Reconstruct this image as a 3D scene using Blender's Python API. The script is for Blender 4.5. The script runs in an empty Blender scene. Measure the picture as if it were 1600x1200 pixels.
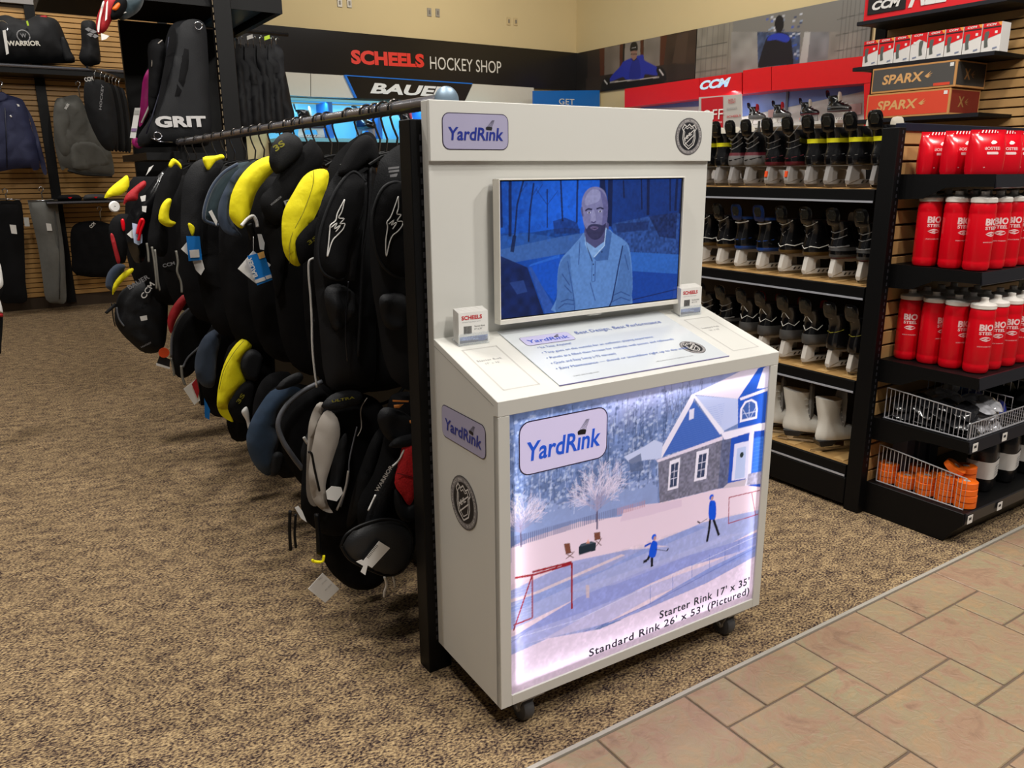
# Shop scene: a white demo kiosk at the end of a clothes rack in a hockey shop.
import bpy, bmesh, math, random
import numpy as np
from mathutils import Vector, Matrix
from mathutils.geometry import delaunay_2d_cdt
random.seed(7); rng = np.random.default_rng(7)
PI = math.pi
scn = bpy.context.scene
COL = scn.collection

# ---------------------------------------------------------------- camera
cam = bpy.data.cameras.new('camera'); camo = bpy.data.objects.new('camera', cam); COL.objects.link(camo)
FPX, PITCH, ROLL, YAW = 1238.26, math.radians(14.3447), math.radians(-.4288), math.radians(33.0734)
cam.sensor_width = 36; cam.lens = FPX/1600*36
cam.shift_x = (800-797.37)/1600; cam.shift_y = -(600-583.89)/1600
fw = Vector((math.sin(YAW)*math.cos(PITCH), math.cos(YAW)*math.cos(PITCH), -math.sin(PITCH)))
rt = Vector((math.cos(YAW), -math.sin(YAW), 0)); up = rt.cross(fw)
r2 = rt*math.cos(ROLL)+up*math.sin(ROLL); u2 = up*math.cos(ROLL)-rt*math.sin(ROLL)
mw = Matrix((r2, u2, -fw)).transposed().to_4x4(); mw.translation = Vector((0, 0, 1.374))
camo.matrix_world = mw
cam.clip_start = .05; cam.clip_end = 60
scn.camera = camo

# ---------------------------------------------------------------- world, lamps, exposure
w = bpy.data.worlds.new('world'); scn.world = w; w.use_nodes = True
w.node_tree.nodes['Background'].inputs[0].default_value = (1, .97, .93, 1)
w.node_tree.nodes['Background'].inputs[1].default_value = .10
def lamp(x, y, z, power, size=.5, col=(1, .955, .89), target=None, shape='DISK', sy=None, spread=180):
    l = bpy.data.lights.new('ceiling_lamp', 'AREA'); l.energy = power; l.size = size; l.shape = shape; l.color = col
    l.spread = math.radians(spread)
    if sy: l.size_y = sy
    o = bpy.data.objects.new('ceiling_lamp', l); COL.objects.link(o); o.location = (x, y, z)
    d = (Vector(target)-Vector((x, y, z))) if target else Vector((0, 0, -1))
    o.rotation_euler = d.to_track_quat('-Z', 'Y').to_euler()
    return o
LAMPS = [  # x, y, z, watts, target
    (1.7, -1.5, 4.1, 88, (1.6, 1.4, .7)),
    (1.55, .35, 4.1, 62, (1.5, 1.4, .5)),
    (-.4, .8, 4.2, 56, (-.4, .9, 0)),
    (3.6, -.6, 4.1, 110, (3.4, 1.5, .6)),
    (-.3, 3.4, 4.2, 92, (-.6, 3.4, 0)),
    (.62, 2.3, 4.2, 62, None),
    (.5, 4.6, 4.2, 40, None),
    (2.1, 3.2, 4.2, 45, (2.5, 2.6, .6)),
    (.9, 8.75, 4.2, 26, (.9, 9.2, 1.6)),
    (-.3, 8.7, 4.2, 26, (-.3, 9.2, 1.6)),
    (-1.2, 6.6, 4.2, 30, (-.9, 7.0, 0)),
    (4.6, 7.2, 4.3, 64, (4.8, 9.7, 2.9)),
    (5.3, 6.0, 4.3, 68, (7.5, 6.2, 2.4)),
    (3.9, 1.6, 4.2, 60, (5.2, 3.0, 1.8)),
]
for x, y, z, p, t in LAMPS: lamp(x, y, z, p, .34, target=t)
scn.view_settings.view_transform = 'Standard'; scn.view_settings.look = 'None'
scn.view_settings.gamma = 1; scn.view_settings.use_curve_mapping = False
scn.view_settings.exposure = -.45
scn.cycles.max_bounces = 6; scn.cycles.diffuse_bounces = 3; scn.cycles.use_denoising = True
scn.cycles.sample_clamp_indirect = 4

# ---------------------------------------------------------------- helpers
def lin(h):
    h = h.lstrip('#'); c = [int(h[i:i+2], 16)/255 for i in (0, 2, 4)]
    return tuple((v/12.92 if v <= .04045 else ((v+.055)/1.055)**2.4) for v in c)
_m = {}
def mat(name, hexc, rough=.6, metal=0, var=0, vscale=20, bump=0, bscale=80, emit=0, coat=0, spec=.5, sheen=0, alpha=1, trans=0):
    if name in _m: return _m[name]
    m = bpy.data.materials.new(name); m.use_nodes = True; nt = m.node_tree; p = nt.nodes['Principled BSDF']
    c = lin(hexc)
    p.inputs['Base Color'].default_value = (*c, 1); p.inputs['Roughness'].default_value = rough; p.inputs['Metallic'].default_value = metal
    p.inputs['Coat Weight'].default_value = coat; p.inputs['Specular IOR Level'].default_value = spec; p.inputs['Sheen Weight'].default_value = sheen
    if alpha < 1: p.inputs['Alpha'].default_value = alpha
    if trans: p.inputs['Transmission Weight'].default_value = trans
    tc = nt.nodes.new('ShaderNodeTexCoord')
    if var or True:
        n = nt.nodes.new('ShaderNodeTexNoise'); n.inputs['Scale'].default_value = vscale; n.inputs['Detail'].default_value = 4
        nt.links.new(tc.outputs['Object'], n.inputs['Vector'])
        mx = nt.nodes.new('ShaderNodeMix'); mx.data_type = 'RGBA'
        v = var or .03
        mx.inputs[6].default_value = (*[k*(1-v) for k in c], 1); mx.inputs[7].default_value = (*[min(1, k*(1+v)) for k in c], 1)
        nt.links.new(n.outputs['Fac'], mx.inputs[0]); nt.links.new(mx.outputs[2], p.inputs['Base Color'])
    if bump:
        n2 = nt.nodes.new('ShaderNodeTexNoise'); n2.inputs['Scale'].default_value = bscale; n2.inputs['Detail'].default_value = 3
        nt.links.new(tc.outputs['Object'], n2.inputs['Vector'])
        b = nt.nodes.new('ShaderNodeBump'); b.inputs['Strength'].default_value = bump; b.inputs['Distance'].default_value = .004
        nt.links.new(n2.outputs['Fac'], b.inputs['Height']); nt.links.new(b.outputs['Normal'], p.inputs['Normal'])
    if emit:
        p.inputs['Emission Color'].default_value = (*c, 1); p.inputs['Emission Strength'].default_value = emit
    _m[name] = m
    return m

class B:
    """collects shapes for ONE mesh object"""
    def __init__(s): s.v = []; s.f = []; s.mi = []
    def add(s, vs, fs, mi=0):
        b = len(s.v); s.v += [tuple(p) for p in vs]; s.f += [tuple(i+b for i in f) for f in fs]; s.mi += [mi]*len(fs); return s
    def box(s, x0, x1, y0, y1, z0, z1, mi=0):
        return s.add([(x0,y0,z0),(x1,y0,z0),(x1,y1,z0),(x0,y1,z0),(x0,y0,z1),(x1,y0,z1),(x1,y1,z1),(x0,y1,z1)],
                     [(3,2,1,0),(4,5,6,7),(0,1,5,4),(1,2,6,5),(2,3,7,6),(3,0,4,7)], mi)
    def prism(s, pts, a0, a1, axis='y', mi=0):
        """outline in the plane across 'axis', pushed from a0 to a1"""
        n = len(pts)
        def P(p, a): return {'y': (p[0], a, p[1]), 'x': (a, p[0], p[1]), 'z': (p[0], p[1], a)}[axis]
        vs = [P(p, a0) for p in pts]+[P(p, a1) for p in pts]
        fs = [tuple(range(n)), tuple(range(2*n-1, n-1, -1))]+[(i, (i+1) % n, n+(i+1) % n, n+i) for i in range(n)]
        return s.add(vs, fs, mi)
    def tube(s, path, r, n=8, mi=0, caps=True):
        path = [Vector(p) for p in path]; N = len(path); rings = []
        rr = r if isinstance(r, (list, tuple)) else [r]*N
        prev = None
        for i, p in enumerate(path):
            t = (path[min(i+1, N-1)]-path[max(i-1, 0)]).normalized()
            a = prev if prev is not None else (Vector((0, 0, 1)) if abs(t.z) < .9 else Vector((1, 0, 0)))
            u = (a-t*a.dot(t)).normalized(); prev = u; q = t.cross(u)
            rings += [p+(u*math.cos(2*PI*k/n)+q*math.sin(2*PI*k/n))*rr[i] for k in range(n)]
        fs = [(i*n+k, i*n+(k+1) % n, (i+1)*n+(k+1) % n, (i+1)*n+k) for i in range(N-1) for k in range(n)]
        if caps: fs += [tuple(range(n-1, -1, -1)), tuple((N-1)*n+k for k in range(n))]
        return s.add(rings, fs, mi)
    def lathe(s, prof, n=20, c=(0, 0, 0), mi=None, close=True):
        vs = []; fs = []; mis = []
        for r, z in prof: vs += [(c[0]+r*math.cos(2*PI*k/n), c[1]+r*math.sin(2*PI*k/n), c[2]+z) for k in range(n)]
        for i in range(len(prof)-1):
            for k in range(n): fs.append((i*n+k, i*n+(k+1) % n, (i+1)*n+(k+1) % n, (i+1)*n+k))
        if close: fs += [tuple(range(n-1, -1, -1)), tuple((len(prof)-1)*n+k for k in range(n))]
        return s.add(vs, fs, mi or 0)
    def rings(s, rings, mis=None, cap=True):
        n = len(rings[0]); vs = [p for r in rings for p in r]
        for i in range(len(rings)-1):
            s_f = [(i*n+k, i*n+(k+1) % n, (i+1)*n+(k+1) % n, (i+1)*n+k) for k in range(n)]
            if i == 0: base = len(s.v); s.v += [tuple(p) for p in vs]
            s.f += [tuple(j+base for j in f) for f in s_f]; s.mi += [mis[i] if mis else 0]*n
        if cap:
            s.f += [tuple(base+k for k in range(n-1, -1, -1)), tuple(base+(len(rings)-1)*n+k for k in range(n))]; s.mi += [0 if not mis else mis[0], 0 if not mis else mis[-1]]
        return s
    def ellipsoid(s, c, r, nu=14, nv=8, mi=0):
        rg = []
        for j in range(nv+1):
            a = -PI/2+PI*j/nv; k = max(math.cos(a), .02)
            rg.append([(c[0]+r[0]*k*math.cos(2*PI*i/nu), c[1]+r[1]*k*math.sin(2*PI*i/nu), c[2]+r[2]*math.sin(a)) for i in range(nu)])
        return s.rings(rg, [mi]*nv)
    def pillow(s, pts, f, b, edge=.05, step=None, frame=None, k=4, mi=0, wr=0, flat=False):
        """closed outline pts (u,v) filled and puffed: f towards the front, b towards the back"""
        o = smooth(pts, k) if k > 1 else list(pts)
        o = np.array(o); mn, mx = o.min(0), o.max(0); st = step or max((mx-mn).max()/14, .004)
        gx, gy = np.meshgrid(np.arange(mn[0]+st/2, mx[0], st), np.arange(mn[1]+st/2, mx[1], st)); g = np.stack([gx.ravel(), gy.ravel()], 1)
        g = g+rng.uniform(-.12, .12, g.shape)*st
        ins = inside(g, o); g = g[ins]
        if len(g): g = g[bdist(g, o) > st*.35]
        n = len(o)
        allp = [Vector(map(float, p)) for p in o]+[Vector(map(float, p)) for p in g]
        r = delaunay_2d_cdt(allp, [(i, (i+1) % n) for i in range(n)], [], 1, 1e-6)
        vs2 = np.array([tuple(p) for p in r[0]]); tri = r[2]
        d = bdist(vs2, o); t = np.clip(d/edge, 0, 1); h = np.sqrt(np.clip(1-(1-t)**2, 0, 1)); h[d < 1e-5] = 0
        if wr: h = h*(1+wr*np.sin(vs2[:, 0]*70+vs2[:, 1]*31)*np.sin(vs2[:, 1]*47-vs2[:, 0]*23))
        O, U, V, N = frame if frame else (Vector((0, 0, 0)), Vector((1, 0, 0)), Vector((0, 0, 1)), Vector((0, -1, 0)))
        A = [O+U*p[0]+V*p[1]+N*(f*hh) for p, hh in zip(vs2, h)]
        s.add(A, [tuple(t3) for t3 in tri], mi)
        if not flat:
            A2 = [O+U*p[0]+V*p[1]-N*(b*hh+.0004) for p, hh in zip(vs2, h)]
            s.add(A2, [tuple(reversed(t3)) for t3 in tri], mi)
        return s
    def build(s, name, mats, parent=None, smooth=False, bevel=0, loc=None):
        me = bpy.data.meshes.new(name); me.from_pydata(s.v, [], s.f)
        for m in (mats if isinstance(mats, (list, tuple)) else [mats]): me.materials.append(m)
        me.polygons.foreach_set('material_index', s.mi)
        bm = bmesh.new(); bm.from_mesh(me)
        bmesh.ops.remove_doubles(bm, verts=bm.verts, dist=1e-6)
        bmesh.ops.recalc_face_normals(bm, faces=bm.faces)
        if bevel:
            es = [e for e in bm.edges if len(e.link_faces) == 2 and e.calc_face_angle(0) > .5]
            bmesh.ops.bevel(bm, geom=es, offset=bevel, segments=1, affect='EDGES', clamp_overlap=True)
        bm.to_mesh(me); bm.free()
        if smooth: me.shade_smooth(); 
        o = bpy.data.objects.new(name, me); COL.objects.link(o)
        if smooth and smooth != 'all': auto(o)
        if parent is not None: o.parent = parent
        if loc is not None: o.location = loc
        return o
def auto(o, ang=.7):
    me = o.data; bm = bmesh.new(); bm.from_mesh(me)
    for e in bm.edges: e.smooth = not (len(e.link_faces) == 2 and e.calc_face_angle(0) > ang)
    bm.to_mesh(me); bm.free()
def smooth(pts, k=4):
    n = len(pts); out = []
    for i in range(n):
        p0, p1, p2, p3 = [np.array(pts[(i+j) % n], float) for j in (-1, 0, 1, 2)]
        for q in range(k):
            t = q/k
            out.append(.5*((2*p1)+(p2-p0)*t+(2*p0-5*p1+4*p2-p3)*t*t+(3*p1-p0-3*p2+p3)*t**3))
    return out
def inside(p, o):
    x, y = p[:, 0], p[:, 1]; r = np.zeros(len(p), bool); n = len(o)
    for i in range(n):
        (x1, y1), (x2, y2) = o[i], o[(i+1) % n]
        if y1 == y2: continue
        c = ((y1 > y) != (y2 > y)) & (x < (x2-x1)*(y-y1)/(y2-y1)+x1); r ^= c
    return r
def bdist(p, o):
    d = np.full(len(p), 1e9); n = len(o)
    for i in range(n):
        a = np.array(o[i]); b = np.array(o[(i+1) % n]); ab = b-a; L = (ab**2).sum()
        if L < 1e-14: continue
        t = np.clip(((p-a)@ab)/L, 0, 1); q = a+t[:, None]*ab
        d = np.minimum(d, np.sqrt(((p-q)**2).sum(1)))
    return d
_LB = set()
def tag(o, label, cat, group=None, kind=None):
    o['label'] = label; o['category'] = cat
    if group: o['group'] = group
    if kind: o['kind'] = kind
    assert 4 <= len(label.split()) <= 16, label
    return o
def thing(name, label, cat, loc=(0, 0, 0), rz=0, group=None):
    o = bpy.data.objects.new(name, None); COL.objects.link(o); o.empty_display_size = .05
    o.location = loc; o.rotation_euler = (0, 0, rz)
    return tag(o, label, cat, group)
def struct(name, b, m, **k):
    o = b.build(name, m, **k); o['kind'] = 'structure'; return o
def dup(root, loc=None, rot=None, label=None, group=None, kids=True):
    r = root.copy(); COL.objects.link(r)
    if loc is not None: r.location = loc
    if rot is not None: r.rotation_euler = rot
    if label: r['label'] = label
    if group: r['group'] = group
    if kids:
        for c in list(root.children):
            d = c.copy(); COL.objects.link(d); d.parent = r
            for g in list(c.children):
                e = g.copy(); COL.objects.link(e); e.parent = d
    return r
_tx = {}
def textmesh(s, bold=0, shear=0, sp=1):
    key = (s, bold, shear, sp)
    if key in _tx: return _tx[key]
    c = bpy.data.curves.new('t', 'FONT'); c.body = s; c.size = 1; c.offset = bold; c.shear = shear; c.space_character = sp; c.resolution_u = 3; c.fill_mode = 'FRONT'
    o = bpy.data.objects.new('t', c); COL.objects.link(o)
    me = bpy.data.meshes.new_from_object(o.evaluated_get(bpy.context.evaluated_depsgraph_get()))
    v = np.array([p.co[:2] for p in me.vertices]) if len(me.vertices) else np.zeros((1, 2)); f = [tuple(p.vertices) for p in me.polygons]
    bpy.data.objects.remove(o); bpy.data.curves.remove(c); bpy.data.meshes.remove(me)
    mn, mx = v.min(0), v.max(0); v = (v-mn)/np.maximum(mx-mn, 1e-6)
    _tx[key] = (v, f, (mx-mn)); return _tx[key]
def lettering(s, O, U, V, w, h, m, parent=None, bold=0, shear=0, sp=1, name='lettering', mapf=None, eps=.0012, b=None):
    """writing fitted in a w x h box with lower left corner O, along U, upright along V"""
    v, f, sz = textmesh(s, bold, shear, sp)
    if w is None: w = h*sz[0]/sz[1]
    U = Vector(U).normalized(); V = Vector(V).normalized(); N = U.cross(V); O = Vector(O)
    P = [O+U*(x*w)+V*(y*h)+N*eps for x, y in v]
    if mapf: P = [mapf(p) for p in P]
    bb = b or B(); bb.add(P, f)
    return bb if b is not None else bb.build(name, m, parent)
def shape2d(pts, O, U, V, eps=.0012):
    U = Vector(U).normalized(); V = Vector(V).normalized(); N = U.cross(V); O = Vector(O)
    return [O+U*x+V*y+N*eps for x, y in pts]
def flat(b, pts, O, U, V, eps=.0012, mi=0):
    """flat filled outline (print)"""
    P = shape2d(pts, O, U, V, eps); n = len(pts)
    r = delaunay_2d_cdt([Vector(map(float, p)) for p in pts], [(i, (i+1) % n) for i in range(n)], [], 1, 1e-7)
    U = Vector(U).normalized(); V = Vector(V).normalized(); N = U.cross(V); O = Vector(O)
    b.add([O+U*p[0]+V*p[1]+N*eps for p in r[0]], [tuple(t) for t in r[2]], mi); return b
def stroke(b, path, wd, O, U, V, eps=.0014, mi=0):
    """flat line of width wd"""
    U = Vector(U).normalized(); V = Vector(V).normalized(); N = U.cross(V); O = Vector(O)
    for (x0, y0), (x1, y1) in zip(path[:-1], path[1:]):
        dx, dy = x1-x0, y1-y0; L = math.hypot(dx, dy) or 1e-6; nx, ny = -dy/L*wd/2, dx/L*wd/2; ex, ey = dx/L*wd*.3, dy/L*wd*.3
        q = [(x0+nx-ex, y0+ny-ey), (x0-nx-ex, y0-ny-ey), (x1-nx+ex, y1-ny+ey), (x1+nx+ex, y1+ny+ey)]
        b.add([O+U*x+V*y+N*eps for x, y in q], [(0, 1, 2, 3)], mi)
    return b
def rrect(x0, y0, x1, y1, r, n=5):
    p = []
    for cx, cy, a in ((x1-r, y1-r, 0), (x0+r, y1-r, 90), (x0+r, y0+r, 180), (x1-r, y0+r, 270)):
        p += [(cx+r*math.cos(math.radians(a+90*i/n)), cy+r*math.sin(math.radians(a+90*i/n))) for i in range(n+1)]
    return p
def circle(cx, cy, rx, ry=None, n=28): return [(cx+rx*math.cos(2*PI*i/n), cy+(ry or rx)*math.sin(2*PI*i/n)) for i in range(n)]

class Canvas:
    """a printed picture, painted as vertex colours on a fine grid mesh"""
    def __init__(s, x0, y0, x1, y1, nx, ny, bg):
        s.e = (x0, y0, x1, y1); s.S = 2; s.nx, s.ny = nx, ny
        X = np.linspace(x0, x1, nx*2); Y = np.linspace(y0, y1, ny*2); s.X, s.Y = np.meshgrid(X, Y)
        s.a = np.empty(s.X.shape+(3,)); s.a[:] = lin(bg)
    def fill(s, pts, c, al=1, tex=None):
        pts = np.array(pts, float); mn, mx = pts.min(0), pts.max(0)
        dx = s.X[0, 1]-s.X[0, 0]; dy = s.Y[1, 0]-s.Y[0, 0]
        i0 = max(int((mn[0]-s.e[0])/dx)-1, 0); i1 = min(int((mx[0]-s.e[0])/dx)+2, s.X.shape[1]); j0 = max(int((mn[1]-s.e[1])/dy)-1, 0); j1 = min(int((mx[1]-s.e[1])/dy)+2, s.X.shape[0])
        if i1 <= i0 or j1 <= j0: return s
        xs, ys = s.X[j0:j1, i0:i1], s.Y[j0:j1, i0:i1]
        m = inside(np.stack([xs.ravel(), ys.ravel()], 1), pts).reshape(xs.shape)*al
        col = np.array(lin(c)) if isinstance(c, str) else np.array(c)
        src = col if tex is None else col*tex[j0:j1, i0:i1, None]
        s.a[j0:j1, i0:i1] = s.a[j0:j1, i0:i1]*(1-m[..., None])+src*m[..., None]; return s
    def line(s, path, wd, c, al=1):
        for p, q in zip(path[:-1], path[1:]):
            dx, dy = q[0]-p[0], q[1]-p[1]; L = math.hypot(dx, dy) or 1e-9; nx, ny = -dy/L*wd/2, dx/L*wd/2
            s.fill([(p[0]+nx, p[1]+ny), (p[0]-nx, p[1]-ny), (q[0]-nx, q[1]-ny), (q[0]+nx, q[1]+ny)], c, al)
        return s
    def noise(s, cell, seed=0):
        """smooth value noise 0..1"""
        r = np.random.default_rng(seed); x = (s.X-s.e[0])/cell; y = (s.Y-s.e[1])/cell
        g = r.random((int(y.max())+3, int(x.max())+3)); xi, yi = x.astype(int), y.astype(int); fx, fy = x-xi, y-yi
        fx = fx*fx*(3-2*fx); fy = fy*fy*(3-2*fy)
        return (g[yi, xi]*(1-fx)+g[yi, xi+1]*fx)*(1-fy)+(g[yi+1, xi]*(1-fx)+g[yi+1, xi+1]*fx)*fy
    def mesh(s, name, m, parent, to3d):
        a = s.a.reshape(s.ny, 2, s.nx, 2, 3).mean((1, 3)); X = s.X.reshape(s.ny, 2, s.nx, 2).mean((1, 3)); Y = s.Y.reshape(s.ny, 2, s.nx, 2).mean((1, 3))
        # let the grid reach the edges
        X = s.e[0]+(X-X.min())/(X.max()-X.min())*(s.e[2]-s.e[0]); Y = s.e[1]+(Y-Y.min())/(Y.max()-Y.min())*(s.e[3]-s.e[1])
        P = to3d(X.ravel(), Y.ravel()); me = bpy.data.meshes.new(name); nv = len(P)
        i, j = np.meshgrid(np.arange(s.nx-1), np.arange(s.ny-1)); b = (j*s.nx+i).ravel()
        F = np.stack([b, b+1, b+s.nx+1, b+s.nx], 1).astype(np.int32)
        me.vertices.add(nv); me.vertices.foreach_set('co', P.astype(np.float32).ravel())
        me.loops.add(F.size); me.loops.foreach_set('vertex_index', F.ravel())
        me.polygons.add(len(F)); me.polygons.foreach_set('loop_start', np.arange(0, F.size, 4, dtype=np.int32))
        me.update(calc_edges=True)
        ca = me.color_attributes.new('print', 'FLOAT_COLOR', 'POINT')
        ca.data.foreach_set('color', np.concatenate([a.reshape(-1, 3), np.ones((nv, 1))], 1).astype(np.float32).ravel())
        me.materials.append(m); o = bpy.data.objects.new(name, me); COL.objects.link(o); o.parent = parent; return o
def printmat(name, rough=.35, emit=0, translucent=False, base=1.0):
    m = bpy.data.materials.new(name); m.use_nodes = True; nt = m.node_tree; p = nt.nodes['Principled BSDF']
    a = nt.nodes.new('ShaderNodeVertexColor'); a.layer_name = 'print'
    p.inputs['Roughness'].default_value = rough
    if emit:
        nt.links.new(a.outputs[0], p.inputs['Emission Color']); p.inputs['Emission Strength'].default_value = emit
        p.inputs['Base Color'].default_value = (.01, .01, .01, 1)
    if not emit or translucent: nt.links.new(a.outputs[0], p.inputs['Base Color'])
    if translucent:
        t = nt.nodes.new('ShaderNodeBsdfTranslucent'); nt.links.new(a.outputs[0], t.inputs['Color'])
        mx = nt.nodes.new('ShaderNodeMixShader'); mx.inputs[0].default_value = .7
        out = nt.nodes['Material Output']; nt.links.new(p.outputs[0], mx.inputs[1]); nt.links.new(t.outputs[0], mx.inputs[2]); nt.links.new(mx.outputs[0], out.inputs[0])
    return m
X3, Y3, Z3 = (1, 0, 0), (0, 1, 0), (0, 0, 1)
# common materials
BLACK = mat('black_powder_coat', '#060607', .5, spec=.22, bump=.1, bscale=300)
FABRIC = mat('black_fabric', '#0f0f11', .9, var=.35, vscale=18, bump=.35, bscale=420, spec=.2)
NYLON = mat('black_nylon', '#141518', .68, spec=.3, var=.3, vscale=9, bump=.25, bscale=260)
MESHF = mat('black_mesh', '#0b0b0d', .9, var=.3, vscale=40)
CHROME = mat('chrome_steel', '#b9bbc0', .16, 1)
DARKM = mat('dark_metal', '#4b4b50', .28, 1)
WHITEP = mat('white_laminate', '#d2d1cb', .38, var=.015, vscale=3)
WOOD = mat('maple_slat', '#b58e5a', .5, var=.22, vscale=7)
WOOD2 = mat('dark_slat_gap', '#3a2a18', .7)
YELLOW = mat('yellow_liner', '#f2e400', .75, var=.12, vscale=22, bump=.35, bscale=60)
SLATE = mat('slate_blue_liner', '#28364a', .85, var=.3, vscale=14, sheen=.3)
TEAL = mat('dark_teal_liner', '#1c3038', .85, var=.3, vscale=14, sheen=.3)
NAVYL = mat('navy_liner', '#1d3650', .85, var=.4, vscale=30, sheen=.3)
REDF = mat('red_fabric', '#a8141e', .7, var=.2, vscale=30, bump=.3, bscale=200)
REDM = mat('red_mesh', '#d01c22', .7, var=.35, vscale=160, bump=.6, bscale=260)
GREYL = mat('grey_liner', '#a39b92', .7, var=.1, vscale=12)
WHITEC = mat('white_card', '#e4e2de', .6)
WHITEL = mat('white_lettering', '#e8e6e2', .5)
GREYLET = mat('grey_lettering', '#8d8d90', .5)
BLACKL = mat('black_lettering', '#16161c', .5)
PLASTW = mat('white_plastic', '#d8d4cc', .4)
BLUETAG = mat('blue_tag', '#0a74c8', .5)
ORANGE = mat('orange_tape', '#ee6a10', .45, var=.1)
REDGL = mat('red_gloss', '#d80c1c', .25, var=.05)
LINEG = mat('grey_piping', '#5a5c62', .6)

# ================================================================ SETTING
def carpet_mat():
    m = bpy.data.materials.new('loop_carpet'); m.use_nodes = True; nt = m.node_tree; p = nt.nodes['Principled BSDF']
    tc = nt.nodes.new('ShaderNodeTexCoord'); mp = nt.nodes.new('ShaderNodeMapping'); mp.inputs['Rotation'].default_value = (0, 0, .6); mp.inputs['Scale'].default_value = (1, 1.7, 1)
    nt.links.new(tc.outputs['Object'], mp.inputs[0])
    n1 = nt.nodes.new('ShaderNodeTexNoise'); n1.inputs['Scale'].default_value = 105; n1.inputs['Detail'].default_value = 3; n1.inputs['Roughness'].default_value = .6
    n2 = nt.nodes.new('ShaderNodeTexNoise'); n2.inputs['Scale'].default_value = 16; n2.inputs['Detail'].default_value = 3
    nt.links.new(mp.outputs[0], n1.inputs['Vector']); nt.links.new(mp.outputs[0], n2.inputs['Vector'])
    ma = nt.nodes.new('ShaderNodeMath'); ma.operation = 'MULTIPLY_ADD'; ma.inputs[1].default_value = .32; nt.links.new(n2.outputs['Fac'], ma.inputs[0]); nt.links.new(n1.outputs['Fac'], ma.inputs[2])
    cr = nt.nodes.new('ShaderNodeValToRGB'); e = cr.color_ramp.elements
    e[0].position = .53; e[0].color = (*lin('#2c2224'), 1); e[1].position = .80; e[1].color = (*lin('#c4a981'), 1)
    k = cr.color_ramp.elements.new(.61); k.color = (*lin('#6c5a4d'), 1); k = cr.color_ramp.elements.new(.70); k.color = (*lin('#9c8462'), 1)
    nt.links.new(ma.outputs[0], cr.inputs[0]); nt.links.new(cr.outputs[0], p.inputs['Base Color'])
    p.inputs['Roughness'].default_value = .95; p.inputs['Specular IOR Level'].default_value = .1
    b = nt.nodes.new('ShaderNodeBump'); b.inputs['Strength'].default_value = 1; b.inputs['Distance'].default_value = .008; nt.links.new(n1.outputs['Fac'], b.inputs['Height']); nt.links.new(b.outputs[0], p.inputs['Normal'])
    return m
def tile_mat():
    m = bpy.data.materials.new('slate_look_tile'); m.use_nodes = True; nt = m.node_tree; p = nt.nodes['Principled BSDF']
    g = nt.nodes.new('ShaderNodeNewGeometry'); oi = nt.nodes.new('ShaderNodeObjectInfo')
    mp = nt.nodes.new('ShaderNodeVectorMath'); mp.operation = 'ADD'; sc2 = nt.nodes.new('ShaderNodeVectorMath'); sc2.operation = 'SCALE'; sc2.inputs['Scale'].default_value = 3.7
    cb = nt.nodes.new('ShaderNodeCombineXYZ')
    for i in range(3): nt.links.new(oi.outputs['Random'], cb.inputs[i])
    nt.links.new(cb.outputs[0], sc2.inputs[0]); nt.links.new(g.outputs['Position'], mp.inputs[0]); nt.links.new(sc2.outputs[0], mp.inputs[1])
    n = nt.nodes.new('ShaderNodeTexNoise'); n.inputs['Scale'].default_value = 9; n.inputs['Detail'].default_value = 10; n.inputs['Roughness'].default_value = .66; n.inputs['Distortion'].default_value = 1.0; nt.links.new(mp.outputs[0], n.inputs['Vector'])
    n3 = nt.nodes.new('ShaderNodeTexNoise'); n3.inputs['Scale'].default_value = 3; n3.inputs['Detail'].default_value = 2; nt.links.new(mp.outputs[0], n3.inputs['Vector'])
    cr = nt.nodes.new('ShaderNodeValToRGB'); e = cr.color_ramp.elements
    e[0].position = .30; e[0].color = (*lin('#846c59'), 1); e[1].position = .74; e[1].color = (*lin('#b09570'), 1)
    for q, c in ((.43, '#a0836b'), (.52, '#988d70'), (.62, '#a68c6b')): k = cr.color_ramp.elements.new(q); k.color = (*lin(c), 1)
    nt.links.new(n.outputs['Fac'], cr.inputs[0])
    mx = nt.nodes.new('ShaderNodeMix'); mx.data_type = 'RGBA'; mx.inputs[7].default_value = (*lin('#a0806b'), 1); nt.links.new(cr.outputs[0], mx.inputs[6])
    mr = nt.nodes.new('ShaderNodeMapRange'); mr.inputs[1].default_value = .35; mr.inputs[2].default_value = .75; mr.inputs[4].default_value = .75; nt.links.new(n3.outputs['Fac'], mr.inputs[0]); nt.links.new(mr.outputs[0], mx.inputs[0])
    nt.links.new(mx.outputs[2], p.inputs['Base Color']); p.inputs['Roughness'].default_value = .36
    n4 = nt.nodes.new('ShaderNodeTexNoise'); n4.inputs['Scale'].default_value = 26; n4.inputs['Detail'].default_value = 9; n4.inputs['Distortion'].default_value = 1.6; nt.links.new(mp.outputs[0], n4.inputs['Vector'])
    b = nt.nodes.new('ShaderNodeBump'); b.inputs['Strength'].default_value = .6; b.inputs['Distance'].default_value = .008; nt.links.new(n4.outputs['Fac'], b.inputs['Height']); nt.links.new(b.outputs[0], p.inputs['Normal'])
    return m
CARPET = carpet_mat(); TILE = tile_mat(); GROUT = mat('dark_grout', '#6a5a4c', .9, var=.2)
EDGE = 1.309
struct('floor', B().box(-5, 9, EDGE+.006, 10.2, -.05, 0), CARPET)
tf = struct('floor', B().box(-3, 6, -2.5, EDGE-.004, -.05, -.004), GROUT)
M = .15198; TX0 = 1.4003; G = .0032
def clip(x0, x1, v0, v1): return max(x0, -12), min(x1, 24), max(v0, 0), min(v1, 9)
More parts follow.
